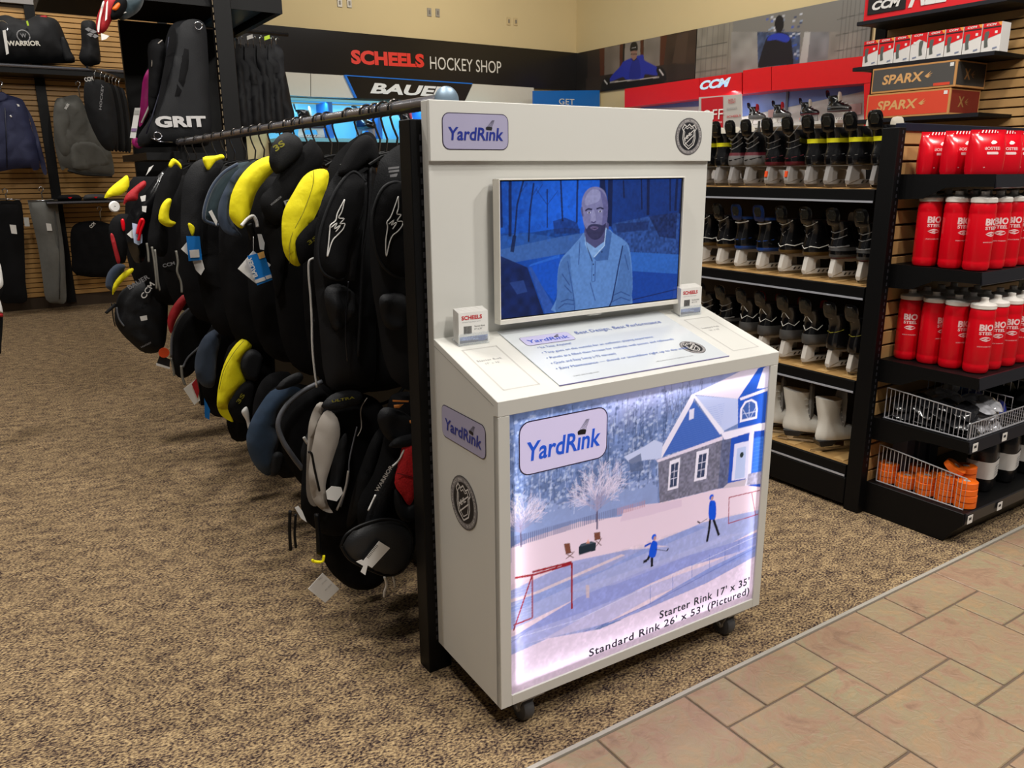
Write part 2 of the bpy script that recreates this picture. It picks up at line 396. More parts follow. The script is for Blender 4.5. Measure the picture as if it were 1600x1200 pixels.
for a in range(-14, 16):
    for c in range(-14, 16):
        bx0, bv0 = 2*a-c, 1+a+2*c
        for (x0, x1, v0, v1) in ((bx0, bx0+2, bv0, bv0+2), (bx0+2, bx0+3, bv0, bv0+1)):
            x0, x1, v0, v1 = clip(x0, x1, v0, v1)
            if x1-x0 <= 0 or v1-v0 <= 0: continue
            X0, X1 = TX0+x0*M, TX0+x1*M; Y1, Y0 = EDGE-.006-v0*M, EDGE-.006-v1*M
            # keep what the aisle strip in view (and a little around it) needs
            if X1 < .35 or X0 > 3.6 or Y1 < .55: continue
            B().box(X0+G, X1-G, Y0+G, Y1-G, -.02, rng.uniform(-.0004, .0004)).build('tile', TILE, tf, bevel=.0022)
struct('trim_1', B().box(-5, 9, EDGE-.006, EDGE+.006, -.02, .0028), mat('edge_strip', '#b5afa4', .4, .15))

YB, XR = 9.75, 7.527
PAINT = mat('tan_wall_paint', '#cfbb8c', .85, var=.04, vscale=2)
struct('wall_back', B().box(-5, XR+.2, YB, YB+.2, 0, 4.6), PAINT)
struct('wall_right', B().box(XR, XR+.2, .5, YB, 0, 4.6), PAINT)
struct('ceiling', B().box(-5, 9, -4, 10.2, 4.6, 4.7), mat('dark_ceiling', '#3b3733', .9))
# left: maple slat wall with black standards and grey beam on top
SLATW = mat('maple_slat_wall', '#b98d50', .5, var=.25, vscale=4)
wl = struct('wall_left', B().box(-3, 2.35, YB-.10, YB-.08, 0, 2.98), WOOD2)
sm = bpy.data.meshes.new('slat'); bb = B().box(-3, 2.35, -.018, 0, -.0215, .0215).build('slat', SLATW, wl, bevel=.003)
bb.location = (0, YB-.10, .15)
for k in range(1, 56):
    s_ = bb.copy(); COL.objects.link(s_); s_.location = (0, YB-.10, .15+k*.0505)
beam = struct('trim_2', B().box(-3, 2.35, YB-.16, YB-.02, 2.985, 3.25), mat('grey_beam', '#8e8a88', .6))
for k, x in enumerate((-.55, .665, 1.88)):
    p_ = B().box(x-.045, x+.045, YB-.152, YB-.117, .05, 2.98).build('wall_standard', BLACK)
    tag(p_, ['black slotted wall standard at the left edge of the slat wall', 'black slotted wall standard behind the duffel bag on the slat wall', 'black slotted wall standard at the right end of the slat wall'][k], 'standard')
# wall switches
for k, (px, nm) in enumerate([([(3.943,3.346)][0], 'left plate of the upper left pair'), ([(4.065,3.351)][0], 'right plate of the upper left pair'), ([(5.149,3.351)][0], 'left plate of the middle pair'), ([(5.27,3.354)][0], 'right plate of the middle pair'), ([(6.361,3.35)][0], 'left plate of the right pair nearest the corner'), ([(6.476,3.352)][0], 'right plate of the right pair nearest the corner')]):
    t = thing('wall_plate', 'wall plate high up, '+nm, 'wall plate', (px[0], YB, px[1]), 0, 'plates on the tan wall')
    B().box(-.03, .03, -.012, 0, -.05, .05).build('plate', mat('metal_plate', '#a39c8e' if k < 4 else '#c7b284', .4, .3 if k < 4 else 0), t, bevel=.003) if k < 4 else B().box(-.03, .03, -.012, 0, -.05, .05).build('plate', mat('painted_plate', '#c4ae80', .7), t, bevel=.003)
    B().box(-.01, .01, -.02, -.0115, -.022, .022).build('switch', mat('plate_dark', '#7d7568', .5), t)

# ================================================================ KIOSK
K = thing('kiosk', 'white wheeled demo kiosk with a backlit winter rink picture on its front', 'kiosk', (.8935, 1.4247, 0), math.radians(-1.5625))
KW, KD, ZB, ZF, ZC, YP, YH, ZT, ZH = .9145, .3419, .0918, .8797, .9683, .3105, .2989, 1.5364, 1.3976
T = .018
def zs(y): return ZF+(ZC-ZF)*y/YP
for nm, x0, x1 in (('side_panel', 0, T), ('side_panel', KW-T, KW)):
    B().prism([(0.0, ZB), (YP-.001, ZB), (YP-.001, zs(YP)-.0185), (0, ZF-.0185)], x0, x1, 'x').build(nm, WHITEP, K, bevel=.0012)
B().box(0, KW, YP, KD, ZB, ZT-.0005).build('back_panel', WHITEP, K, bevel=.0015)
B().prism([(-.0012, ZF-.036), (.016, ZF-.036), (.016, zs(.016)-.018), (YP-.0005, zs(YP)-.018), (YP-.0005, zs(YP)), (-.0012, ZF)], -.001, KW+.001, 'x').build('console_top', WHITEP, K, bevel=.0012)
B().box(T, KW-T, .03, YP-.001, ZB, ZB+.018).build('floor_panel', WHITEP, K)
fr = B(); fr.box(0, .031, -.0008, .02, ZB, ZF-.0365); fr.box(KW-.03, KW, -.0008, .02, ZB, ZF-.0365); fr.box(.0312, KW-.0302, -.0006, .02, ZB, ZB+.028)
fr.build('front_frame', WHITEP, K, bevel=.001)
# header box with a slanted return under it
B().box(0, KW, YH, YP-.0004, ZH, ZT).build('header', WHITEP, K, bevel=.0015)
# casters
for k, (x, y) in enumerate(((.095, .032), (KW-.093, .032), (.095, .26), (KW-.093, .26))):
    c = B(); c.box(x-.035, x+.035, y-.03, y+.03, ZB-.006, ZB-.0005)
    c.prism([(y-.018, ZB-.006), (y+.018, ZB-.006), (y+.026, .034), (y+.014, .024)], x-.021, x-.017, 'x'); c.prism([(y-.018, ZB-.006), (y+.018, ZB-.006), (y+.026, .034), (y+.014, .024)], x+.017, x+.021, 'x')
    cc = c.build('caster', mat('zinc', '#9b9b9a', .35, .8), K, bevel=.001)
    wv = B(); n = 24
    for i in range(2): pass
    prof = [(-.016, .024), (-.0145, .034), (-.009, .0372), (.009, .0372), (.0145, .034), (.016, .024)]
    rg = [[(x+a, y+.019+r*math.cos(2*PI*i/n), .0372+r*math.sin(2*PI*i/n)) for i in range(n)] for a, r in prof]
    wv.rings(rg).build('wheel', mat('grey_rubber', '#4a4a4c', .6), cc, smooth=True)
    hv = B(); rg = [[(x+a, y+.019+r*math.cos(2*PI*i/12), .0372+r*math.sin(2*PI*i/12)) for i in range(12)] for a, r in ((-.024, .006), (-.0165, .014), (.0165, .014), (.024, .006))]
    hv.rings(rg).build('hub', mat('zinc', '#9b9b9a'), cc, smooth=True)

# ---- the backlit picture (translucent print with LED strips behind it)
PW0, PW1, PZ0, PZ1 = .0305, KW-.0295, ZB+.027, ZF-.036
cv = Canvas(PW0, PZ0, PW1, PZ1, 430, 362, '#8e9fc4')
n1, n2, n3 = cv.noise(.012, 1), cv.noise(.035, 2), cv.noise(.006, 3); nb = cv.noise(.12, 4)
cv.a *= (0.62+.45*n1*n3+.35*n2)[..., None]*np.array([1, 1.02, 1.05])
yy = (cv.Y-PZ0)/(PZ1-PZ0); xx = (cv.X-PW0)/(PW1-PW0)
sky = np.clip((yy-.78-.16*xx+.0*n2)/.12, 0, 1)*np.clip((xx-.22)/.2, 0, 1)
cv.a = cv.a*(1-sky[..., None]*.75)+np.array(lin('#c5c4e2'))*sky[..., None]*.75
# frosted hillside on the left
cv.fill([(0.0448,0.6147),(0.0638,0.6444),(0.1114,0.6248),(0.1909,0.5931),(0.2734,0.6054),(0.3599,0.6043),(0.4857,0.5955),(0.4907,0.4981),(0.363,0.5149),(0.2329,0.5332),(0.0825,0.527),(0.0443,0.5327)], '#a9b6d8', .75)
for i in range(260):   # trunks and frosted crowns of the wood
    x = rng.uniform(PW0, .62); z = rng.uniform(.62, .84); 
    if x > .45 and z < .62+.0*x: continue
    cv.line([(x, z-rng.uniform(.02, .08)), (x+rng.uniform(-.006, .006), z)], rng.uniform(.001, .0028), '#4c5c7c' if rng.random() < .6 else '#d8def0', .55)
for i in range(1500):
    x = rng.uniform(PW0, .6); z = rng.uniform(.58, .83); r = rng.uniform(.0015, .006)
    cv.fill(circle(x, z, r, r*.8, 8), '#dfe6f6' if rng.random() < .55 else '#46587c', .4)
# big bare trees on the right, behind the house
for i in range(60):
    x = rng.uniform(.5, .68); z0 = .74+rng.uniform(0, .03); cv.line([(x, z0), (x+rng.uniform(-.02, .02), z0+rng.uniform(.03, .09))], .0016, '#6e7590', .6)
# snow slope and lawn
cv.fill([(0.0348,0.5177),(0.0825,0.527),(0.2329,0.5332),(0.363,0.5149),(0.4422,0.529),(0.4955,0.5213),(0.5747,0.5174),(0.7026,0.5132),(0.8184,0.5028),(0.9217,0.5331),(0.959,0.4609),(0.9781,0.1542),(0.0327,0.251)], '#f0dce2')
cv.fill([(0.3736,0.5312),(0.4422,0.5281),(0.4955,0.5203),(0.575,0.5124),(0.5763,0.4923),(0.4437,0.495),(0.3635,0.5006)], '#e8d2dc')
# fence
fa = [(0.0348,0.5212),(0.4422,0.5281)]
for i in range(70):
    t = i/69; x = fa[0][0]+(fa[1][0]-fa[0][0])*t; z = fa[0][1]+(fa[1][1]-fa[0][1])*t; h = .022*(1-.45*t)
    cv.fill([(x, z-.006), (x+.0042*(1-.4*t), z-.006), (x+.0042*(1-.4*t), z+h), (x, z+h)], '#7f86a6' if t < .78 else '#c99aa0', .8)
# house
cv.fill([(0.5928,0.8034),(0.767,0.7642),(0.8961,0.8331),(0.8999,0.8621),(0.8318,0.8564),(0.6658,0.8179)], '#f2e6ee')
cv.fill([(0.593,0.801),(0.767,0.7642),(0.7802,0.6933),(0.7152,0.6802)], '#cfd5ee')
cv.fill([(0.767,0.7642),(0.8402,0.8408),(0.901,0.8521),(0.9219,0.6632),(0.7752,0.6743)], '#3f6fc8')
cv.fill([(0.861,0.8379),(0.901,0.8521),(0.9093,0.7767),(0.8393,0.7823)], '#e9e2f0')
cv.fill([(0.7735,0.7656),(0.9019,0.7803),(0.9028,0.7717),(0.7776,0.7576)], '#f2eaf2')
cv.fill([(0.4946,0.6504),(0.5936,0.7916),(0.706,0.6746),(0.7103,0.6615)], '#5a7cc2')
for k in range(16): cv.line([(0.5061,0.6552),(0.7068,0.6646)] if k == 0 else [(p[0]+.0008*k, p[1]+k*.0062) for p in [(0.509,0.656),(0.7047,0.6665)]], .0009, '#7d99d4', .5)
cv.fill([(0.4743,0.6461),(0.5916,0.8036),(0.6051,0.8015),(0.5974,0.7808),(0.4977,0.6475)], '#f4ecf2'); cv.fill([(0.5928,0.8034),(0.6085,0.7963),(0.7219,0.679),(0.7062,0.6721)], '#f6f0f6')
cv.fill([(0.4773,0.6445),(0.7164,0.6663),(0.7176,0.6513),(0.4835,0.6376)], '#efe2ea')
cv.fill([(0.709,0.6765),(0.9062,0.6762),(0.9096,0.6449),(0.724,0.654)], '#f6eef4')
cv.fill([(0.4847,0.6374),(0.7141,0.6549),(0.7125,0.5136),(0.4955,0.5213)], '#8d8b98', 1, .7+.6*n3)
cv.fill([(0.7141,0.6549),(0.7571,0.6528),(0.7524,0.5149),(0.7106,0.5125)], '#767a92', 1, .7+.6*n3)
cv.fill([(0.7503,0.654),(0.838,0.6579),(0.9017,0.6514),(0.9065,0.4726),(0.7485,0.5208)], '#3a66c0')
cv.fill([(0.84,0.6373),(0.8965,0.6344),(0.894,0.5231),(0.8372,0.5247)], '#4f86dc')
for k in range(9): cv.line([(p[0], p[1]-k*.0115) for p in [(0.8441,0.6314),(0.8968,0.6308)]], .0012, '#7aa5ea', .7)
cv.fill([(0.8226,0.6607),(0.8413,0.6598),(0.8401,0.4954),(0.8189,0.4975)], '#f4ecf4')
cv.fill([(0.7655,0.6337),(0.8232,0.6328),(0.8273,0.5191),(0.763,0.5253)], '#e8e4f2'); cv.fill([(0.7769,0.619),(0.813,0.618),(0.815,0.5243),(0.775,0.5268)], '#c8d2ea')
cv.fill(circle(*[(0.7973,0.5957)][0], .0075, .0085, 14), '#3c4a48')
cv.fill([(0.7485,0.5208),(0.824,0.5172),(0.8189,0.4975),(0.7294,0.5098)], '#d5c8cc'); cv.fill([(0.8296,0.5316),(0.9007,0.5269),(0.905,0.4863),(0.8258,0.4986)], '#b9b4c4', 1, .8+.4*n3)
cv.fill([(0.5252,0.6324),(0.5624,0.6354),(0.5604,0.5492),(0.5227,0.5499)], '#f4eef2'); cv.fill([(0.5318,0.6215),(0.5571,0.6235),(0.5538,0.5565),(0.5296,0.5561)], '#4d5872')
cv.fill([(0.6213,0.6395),(0.6668,0.6404),(0.6638,0.553),(0.6172,0.5548)], '#f4eef2'); cv.fill([(0.6309,0.6289),(0.6594,0.6291),(0.6548,0.5615),(0.6268,0.5621)], '#4d5872')
for q in ([(0.5444,0.6228),(0.5417,0.5563)], [(0.6447,0.6291),(0.6407,0.562)], [(0.5319,0.599),(0.5555,0.5998)], [(0.5318,0.5808),(0.5542,0.5807)], [(0.6301,0.6047),(0.658,0.6048)], [(0.6291,0.5833),(0.6564,0.5834)]): cv.line(q, .0018, '#e8e4ee')
aw = [(0.7802,0.6933),(0.7785,0.733),(0.7948,0.7524),(0.8215,0.7555),(0.8432,0.7432),(0.8496,0.7212),(0.8482,0.6939)]
cv.fill(aw, '#f6f0f6'); cx_, cz_ = np.mean(aw, 0); cv.fill([(cx_+(x-cx_)*.78, cz_+(z-cz_)*.78) for x, z in aw], '#5a78b4')
for q in ([(0.8173,0.6942),(0.8129,0.7461)], [(0.8173,0.6942),(0.7887,0.7313)], [(0.8173,0.6942),(0.8407,0.7277)], [(0.7901,0.7163),(0.846,0.7158)]): cv.line(q, .0016, '#eef0fa')
cv.fill([(0.5864,0.7625),(0.6046,0.7642),(0.6035,0.7361),(0.5871,0.7343)], '#ece6f0')
# shed behind the trees
cv.fill([(0.3683,0.6758),(0.4348,0.6901),(0.4686,0.7021),(0.4985,0.6872),(0.4948,0.6457),(0.4365,0.6528),(0.3914,0.6528)], '#d5daee'); cv.fill([(0.3854,0.6632),(0.4242,0.6738),(0.4349,0.6252),(0.3923,0.6296)], '#6e7a96', .8)
# rink
cv.fill([(0.0184,0.354),(0.1187,0.3844),(0.3117,0.3782),(0.4462,0.4037),(0.6585,0.4243),(0.889,0.4074),(0.8952,0.3473),(0.7819,0.3301),(0.6089,0.3373),(0.4492,0.3385),(0.2309,0.3245),(0.0179,0.2973)], '#b9bfe2')
cv.fill([(0.0188,0.3905),(0.024,0.4035),(0.2177,0.4306),(0.446,0.4091),(0.6378,0.4213),(0.6739,0.4066),(0.3478,0.3783),(0.2187,0.3643),(0.0287,0.3433)], '#a2b0dc', .8)
cv.fill([(0.0865,0.3794),(0.3712,0.4073),(0.3838,0.4007),(0.1187,0.3744),(0.0289,0.3727),(0.029,0.3825)], '#f2dcd8', .8); cv.fill([(0.3829,0.4235),(0.4716,0.4076),(0.5382,0.3842),(0.4082,0.4098)], '#f2dfe2', .8)
cv.fill([(0.2309,0.3245),(0.4492,0.3385),(0.6089,0.3373),(0.7819,0.3301),(0.8883,0.3373),(0.8933,0.2885),(0.6112,0.303),(0.4772,0.2921),(0.267,0.2659),(0.1412,0.245),(0.0226,0.2454),(0.0229,0.2756)], '#a9b0de')
cv.fill([(0.0229,0.2806),(0.2317,0.2774),(0.4775,0.2865),(0.6828,0.2883),(0.8921,0.3008),(0.8949,0.2732),(0.6993,0.2605),(0.4794,0.2472),(0.2682,0.2121),(0.0224,0.2303)], '#c3c4e6', .7)
cv.fill([(0.4736,0.2324),(0.5595,0.2506),(0.6982,0.2753),(0.8927,0.2947),(0.8961,0.2608),(0.6872,0.2293),(0.4808,0.2189),(0.2921,0.2148)], '#8aa0d8', .75)
for p in ([(0.5556,0.2939),(0.5584,0.2453)], [(0.6262,0.3072),(0.6292,0.2638)], [(0.6936,0.3168),(0.6969,0.2728)], [(0.7543,0.3231),(0.7578,0.2816)], [(0.8101,0.3343),(0.8141,0.2911)], [(0.4749,0.2873),(0.4776,0.2311)]): cv.line(p, .0018, '#6f86c6', .8)
cv.line([(0.0281,0.2738),(0.232,0.2615),(0.4775,0.2865),(0.6957,0.3076),(0.8896,0.3252)], .0018, '#e6e6f6', .8); cv.line([(0.1865,0.2189),(0.3529,0.2217),(0.4802,0.2303),(0.8933,0.2885)], .0022, '#6d7cc0', .7)
cv.fill([(0.1962,0.3507),(0.5402,0.3509),(0.7496,0.3617),(0.8407,0.3496),(0.6089,0.3373),(0.3496,0.325)], '#d0cfe8', .35)
cv.fill([(0.2564,0.353),(0.2681,0.3495),(0.2689,0.3127),(0.2589,0.3158)], '#e8cfc4', .7)
cv.fill([(0.0224,0.2303),(0.1412,0.2398),(0.3043,0.2107),(0.4808,0.2189),(0.6874,0.2263),(0.8961,0.2608),(0.9118,0.1065),(0.0214,0.1174)], '#eeddea')
cv.a[:] = np.where((cv.Y < .42)[..., None], cv.a*(.9+.2*n1[..., None]*n3[..., None]), cv.a)
cv.line([(0.0918,0.2823),(0.081,0.2809),(0.028,0.2637)], .002, '#9aa2cc', .8)
# goal nets
for wd, c, ps in ((.0055, '#a8343e', ([(0.0448,0.435),(0.0972,0.4279),(0.2121,0.4246)], [(0.0945,0.436),(0.212,0.4297)], [(0.2121,0.4271),(0.214,0.2987)])), (.0042, '#a8343e', ([(0.0945,0.4287),(0.0945,0.3118)], [(0.0945,0.4287),(0.0403,0.2957)], [(0.0404,0.3096),(0.0945,0.3128)])), (.0028, '#b04a58', ([(0.7576,0.4776),(0.7621,0.3945)], [(0.7578,0.476),(0.8852,0.4694)], [(0.762,0.3956),(0.8857,0.3943)], [(0.8495,0.4707),(0.8727,0.3948)]))):
    for p in ps: cv.line(p, wd, c)
for i in range(14): cv.line([tuple(np.array(p)+(0, -.0075*i)) for p in [(0.0292,0.4067),(0.0945,0.4041)]], .0007, '#e4e6f4', .5)
# frosted tree on the lawn
def tree(p, h, n, wd):
    cv.line([p, (p[0]-.002, p[1]+h*.45)], wd, '#7b7288')
    for i in range(n):
        a = rng.uniform(.35, 2.8); L = h*rng.uniform(.25, .6); x0, z0 = p[0]-.002, p[1]+h*rng.uniform(.28, .5); x1, z1 = x0+L*math.cos(a), z0+L*math.sin(a)
        cv.line([(x0, z0), (x1, z1)], .0012, '#b5acc2', .7)
        for j in range(5):
            a2 = a+rng.uniform(-.9, .9); L2 = h*.16; t = rng.uniform(.5, 1); xx0, zz0 = x0+(x1-x0)*t, z0+(z1-z0)*t
            cv.line([(xx0, zz0), (xx0+L2*math.cos(a2), zz0+L2*math.sin(a2))], .0011, '#f0e4ee', .7)
tree([(0.2894,0.4982)][0], .17, 80, .0055); tree([(0.0632,0.51)][0], .13, 60, .004)
# chairs, fire pit, players
for q in ([(0.1871,0.4857),(0.2052,0.4832),(0.2092,0.4567),(0.1936,0.4564)], [(0.2799,0.4913),(0.2989,0.4887),(0.301,0.4684),(0.282,0.4706)]): cv.fill(q, '#8d5e4c')
for q in ([(0.1926,0.4576),(0.2196,0.4548)], [(0.1957,0.4558),(0.2178,0.4395)], [(0.216,0.4525),(0.1938,0.4434)], [(0.282,0.4706),(0.3059,0.469)], [(0.2853,0.4688),(0.3043,0.4496)], [(0.3027,0.468),(0.2879,0.4521)]): cv.line(q, .0022, '#7a5040')
cv.fill([(0.2331,0.465),(0.2865,0.4629),(0.286,0.4413),(0.2335,0.4426)], '#33414a'); cv.fill([(0.2331,0.465),(0.2865,0.4629),(0.2713,0.4707),(0.2393,0.4708)], '#5f6a74'); cv.fill([(0.2553,0.4675),(0.2614,0.4789),(0.2671,0.4662)], '#f0b090', .8)
def player(px, head, body, legs, stick, blade):
    for l in legs: cv.line(l, .0085, '#23242c')
    cv.fill(smooth(body, 3), '#2166d8'); cv.fill(circle(*head, .0085, .0088, 14), '#2a6fe0'); cv.fill(circle(head[0]+.003, head[1]-.004, .005, .006, 12), '#caa39a')
    cv.line(stick, .0016, '#30303a'); cv.line(blade, .004, '#16161c')
player(0, [(0.6878,0.4932)][0], [(0.6805,0.4776),(0.6919,0.4826),(0.706,0.4717),(0.7084,0.4247),(0.6828,0.431)], ([(0.6879,0.4323),(0.6856,0.3941),(0.6802,0.36)], [(0.6973,0.43),(0.7116,0.4004),(0.7263,0.3678)]), [(0.6762,0.4316),(0.6493,0.425)], [(0.6493,0.425),(0.6384,0.4328)])
player(0, [(0.4812,0.4268)][0], [(0.4713,0.4097),(0.4817,0.4168),(0.4944,0.4035),(0.4884,0.3676),(0.4658,0.3764)], ([(0.4762,0.3795),(0.4781,0.3411)], [(0.4698,0.3786),(0.4608,0.3649),(0.4468,0.3635)]), [(0.4887,0.3895),(0.5289,0.3732)], [(0.5289,0.3732),(0.5352,0.3796)])
cv.line([(0.4712,0.4122),(0.4489,0.4083)], .006, '#1d5cc8'); cv.line([(0.6858,0.4764),(0.6866,0.467)], .006, '#1d5cc8')
cv.a = np.clip(cv.a, 0, 1)**1.22
lb = cv.mesh('backlit_picture', printmat('backlit_print', .4, translucent=True), K, lambda x, z: np.stack([x, np.full_like(x, .004), z], 1))
# light box behind the picture
bx_ = B(); bx_.box(T+.001, KW-T-.001, .115, .121, ZB+.0185, ZF-.02); bx_.build('light_box_back', mat('light_box_white', '#f2f2f2', .9), K)
def led(x, z, sx, rot, pw):
    l = bpy.data.lights.new('led_strip', 'AREA'); l.shape = 'RECTANGLE'; l.size = sx; l.size_y = .012; l.energy = pw; l.color = (.93, .93, 1)
    o = bpy.data.objects.new('led_strip', l); COL.objects.link(o); o.parent = K; o.location = (x, .022, z); o.rotation_euler = rot
LED = .5
led(KW/2, PZ1-.016, .82, (0, 0, 0), LED); led(KW/2, PZ0+.018, .82, (PI, 0, 0), LED)
led(PW0+.012, (PZ0+PZ1)/2, .66, (0, -PI/2, 0), LED*.8)
led(PW1-.012, (PZ0+PZ1)/2, .66, (0, PI/2, 0), LED*.8)
l = bpy.data.lights.new('led_panel', 'AREA'); l.shape = 'RECTANGLE'; l.size = .84; l.size_y = .70; l.energy = 1.55; l.color = (.93, .93, 1)
o = bpy.data.objects.new('led_panel', l); COL.objects.link(o); o.parent = K; o.location = (KW/2, .11, (PZ0+PZ1)/2); o.rotation_euler = (PI/2, 0, 0)
NAVYT = mat('navy_print_lettering', '#1a2036', .5)
p0 = [(0.2698,0.1376),(0.8692,0.1305),(0.5115,0.1727),(0.8652,0.1721)]
lettering("Standard Rink 26' x 53' (Pictured)", (p0[0][0], 0.0032, p0[0][1]-.004), X3, Z3, p0[1][0]-p0[0][0], .031, NAVYT, K, bold=.02, sp=1.12)
lettering("Starter Rink 17' x 35'", (p0[2][0], 0.0032, p0[2][1]), X3, Z3, p0[3][0]-p0[2][0], .0255, NAVYT, K, bold=.02, sp=1.12)

# ---- stickers
LAV = mat('lavender_sticker', '#a9a5c2', .35); LAVB = mat('lavender_backlit', '#cfc6ea', .35, emit=.45); NAVYB = mat('navy_border', '#2b1c3c', .4); BLUEB = mat('blue_lettering', '#20308e', .4); BLUEL = mat('bright_blue_lettering', '#1c56d4', .4, emit=.35)
def yardrink(O, U, V, wd, ht, lm, tm, parent, e=.0008, dot=True, nm='sticker'):
    b = B(); flat(b, rrect(0, 0, wd, ht, ht*.22), O, U, V, e, 1); flat(b, rrect(ht*.022, ht*.022, wd-ht*.022, ht-ht*.022, ht*.2), O, U, V, e*1.7, 0)
    s = b.build(nm, [lm, NAVYB], parent)
    UU, VV = Vector(U).normalized(), Vector(V).normalized(); OO = Vector(O)
    lettering('YardRınk', OO+UU*wd*.085+VV*ht*.255, UU, VV, wd*.83, ht*.36, tm, s, bold=.02, shear=.12, eps=e*2.6)
    k = B(); cx, cy = wd*.695, ht*.6
    flat(k, circle(cx, cy+ht*.012, wd*.05, ht*.035, 18), O, U, V, e*2.6, 0); flat(k, [(cx-wd*.05, cy+ht*.01), (cx-wd*.045, cy-ht*.045), (cx+wd*.04, cy-ht*.06), (cx+wd*.05, cy)], O, U, V, e*2.4, 0)
    for i in range(5): stroke(k, [(cx-wd*.03+i*wd*.018, cy+ht*.03), (cx+wd*.05+i*wd*.008, cy+ht*.22)], wd*.004, O, U, V, e*2.6, 0)
    k.build('puck_emblem', BLACKL, s); return s
def league(O, U, V, r, parent, e=.0008):
    """round emblem: shield with a diagonal band of letters"""
    b = B(); flat(b, circle(0, 0, r), O, U, V, e, 0); flat(b, circle(0, 0, r*.955), O, U, V, e*1.4, 1); flat(b, circle(0, 0, r*.76), O, U, V, e*1.8, 2)
    s = b.build('sticker', [mat('grey_ring_dark', '#4e4c4e', .5), mat('grey_ring', '#7f7b7c', .5), BLACKL], parent)
    sh = [(-.52, .42), (-.36, .62), (-.18, .5), (0, .64), (.18, .5), (.36, .62), (.52, .42), (.42, .28), (.46, -.1), (.36, -.42), (0, -.66), (-.36, -.42), (-.46, -.1), (-.42, .28)]
    c = B(); P = [(x*r*1.02, y*r*1.02) for x, y in sh]; stroke(c, P+P[:2], r*.055, O, U, V, e*2.4); P = [(x*r*.8, y*r*.8) for x, y in sh]; stroke(c, P+P[:2], r*.035, O, U, V, e*2.4)
    stroke(c, [(-.36*r, -.16*r), (.36*r, .36*r)], r*.05, O, U, V, e*2.4); stroke(c, [(-.28*r, -.42*r), (.38*r, .08*r)], r*.05, O, U, V, e*2.4)
    c.build('shield', mat('silver_print', '#d3cfcb', .4), s)
    d = Vector(U).normalized(); v = Vector(V).normalized(); a = math.radians(36); U2 = d*math.cos(a)+v*math.sin(a); V2 = v*math.cos(a)-d*math.sin(a)
    lettering('NHL', Vector(O)+d*(-.27*r)+v*(-.24*r), U2, V2, .62*r, .2*r, mat('silver_print', '#d3cfcb'), s, bold=.03, eps=e*2.8)
    t = B(); txt = 'NATIONAL HOCKEY LEAGUE * OFFICIAL LICENSED PRODUCT * '
    for i, ch in enumerate(txt):
        if ch == ' ': continue
        an = PI/2-2*PI*i/len(txt)+.9; p = Vector(O)+d*(math.cos(an)*.81*r)+v*(math.sin(an)*.81*r); U3 = d*math.sin(an)-v*math.cos(an); V3 = d*math.cos(an)+v*math.sin(an)
        lettering(ch, p-U3*r*.03, U3, V3, None, r*.1, None, b=t, eps=e*2.6)
    t.build('lettering', mat('silver_print', '#d3cfcb'), s)
    return s
hs = [(0.0365,1.507),(0.2163,1.51),(0.0339,1.424)]
yardrink((.0330, YH, 1.4245), X3, Z3, .1832, .0845, LAV, BLUEB, K)
league((.8215, YH, 1.4660), X3, Z3, .051, K)
yardrink((0, .277, .7235), (0, -1, 0), Z3, .2230, .0850, LAV, BLUEB, K)
league((0, .1697, .5775), (0, -1, 0), Z3, .0695, K)
fs = [(0.0557,0.7768),(0.3122,0.7859)]
yardrink((fs[0][0], .0022, .6885), X3, Z3, fs[1][0]-fs[0][0], .132, LAVB, BLUEL, K, e=.0007)

# ---- engraved guide frames and writing on the console top
SL = Vector((0, YP, ZC-ZF)).normalized(); UT, VT = Vector(X3), SL
def ctop(x, y): return Vector((x, y, zs(y)))
for x0, x1 in ((.04, .137), (KW-.137, KW-.04)):
    gr = B(); o_ = ctop(x0, .04); stroke(gr, [(0, 0), (x1-x0, 0), (x1-x0, .203), (0, .203), (0, 0)], .004, o_, UT, VT, .0006)
    gr.build('guide_line', mat('grey_groove', '#bcb9b4', .6), K)
for x0, tx in ((.048, ('Starter Rink', "17' x 35'")), (KW-.125, ('Standard Rink', "26' x 53'"))):
    lettering(tx[0], ctop(x0, .172), UT, VT, .068, .0085, mat('grey_lettering', '#8d8d90'), K, sp=1.3)
    lettering(tx[1], ctop(x0+.014, .156), UT, VT, .04, .0075, mat('grey_lettering', '#8d8d90'), K, sp=1.3)

# ---- acrylic info sheet lying on the console
A = thing('info_sheet', 'pale acrylic sheet of blue writing lying on the sloped kiosk top', 'sign', (.8935, 1.4247, 0), math.radians(-1.5625))
ACR = mat('acrylic_sheet', '#cdd2d6', .18, coat=.3)
NL = (UT.cross(VT)).normalized()
o_ = ctop(.179, .018)
def slab(x0, x1, y0, y1, e0, e1):
    return [ctop(x, y)+NL*e for e in (e0, e1) for x, y in ((x0, y0), (x1, y0), (x1, y1), (x0, y1))]
B().add(slab(.179, .735, .018, .302, .0006, .0034), [(3, 2, 1, 0), (4, 5, 6, 7), (0, 1, 5, 4), (1, 2, 6, 5), (2, 3, 7, 6), (3, 0, 4, 7)]).build('sheet', ACR, A)
B().add(slab(.178, .736, .0165, .0178, .0006, .0035), [(3, 2, 1, 0), (4, 5, 6, 7), (0, 1, 5, 4), (1, 2, 6, 5), (2, 3, 7, 6), (3, 0, 4, 7)]).build('polished_edge', mat('violet_edge', '#7d78a8', .3), A)
AL = mat('faint_blue_lettering', '#5d76b8', .5)
def at_(x, y): return ctop(x, y)+NL*.0034
yardrink(at_(.212, .207), UT, VT, .155, .048, mat('lavender_small', '#bdb9dc', .35), mat('blue_small', '#3a55c0', .4), A, e=.0005)
lettering('Best Design, Best Performance', at_(.385, .226), UT, VT, .30, .022, mat('mid_blue_lettering', '#5a6fb4'), A, sp=1.08)
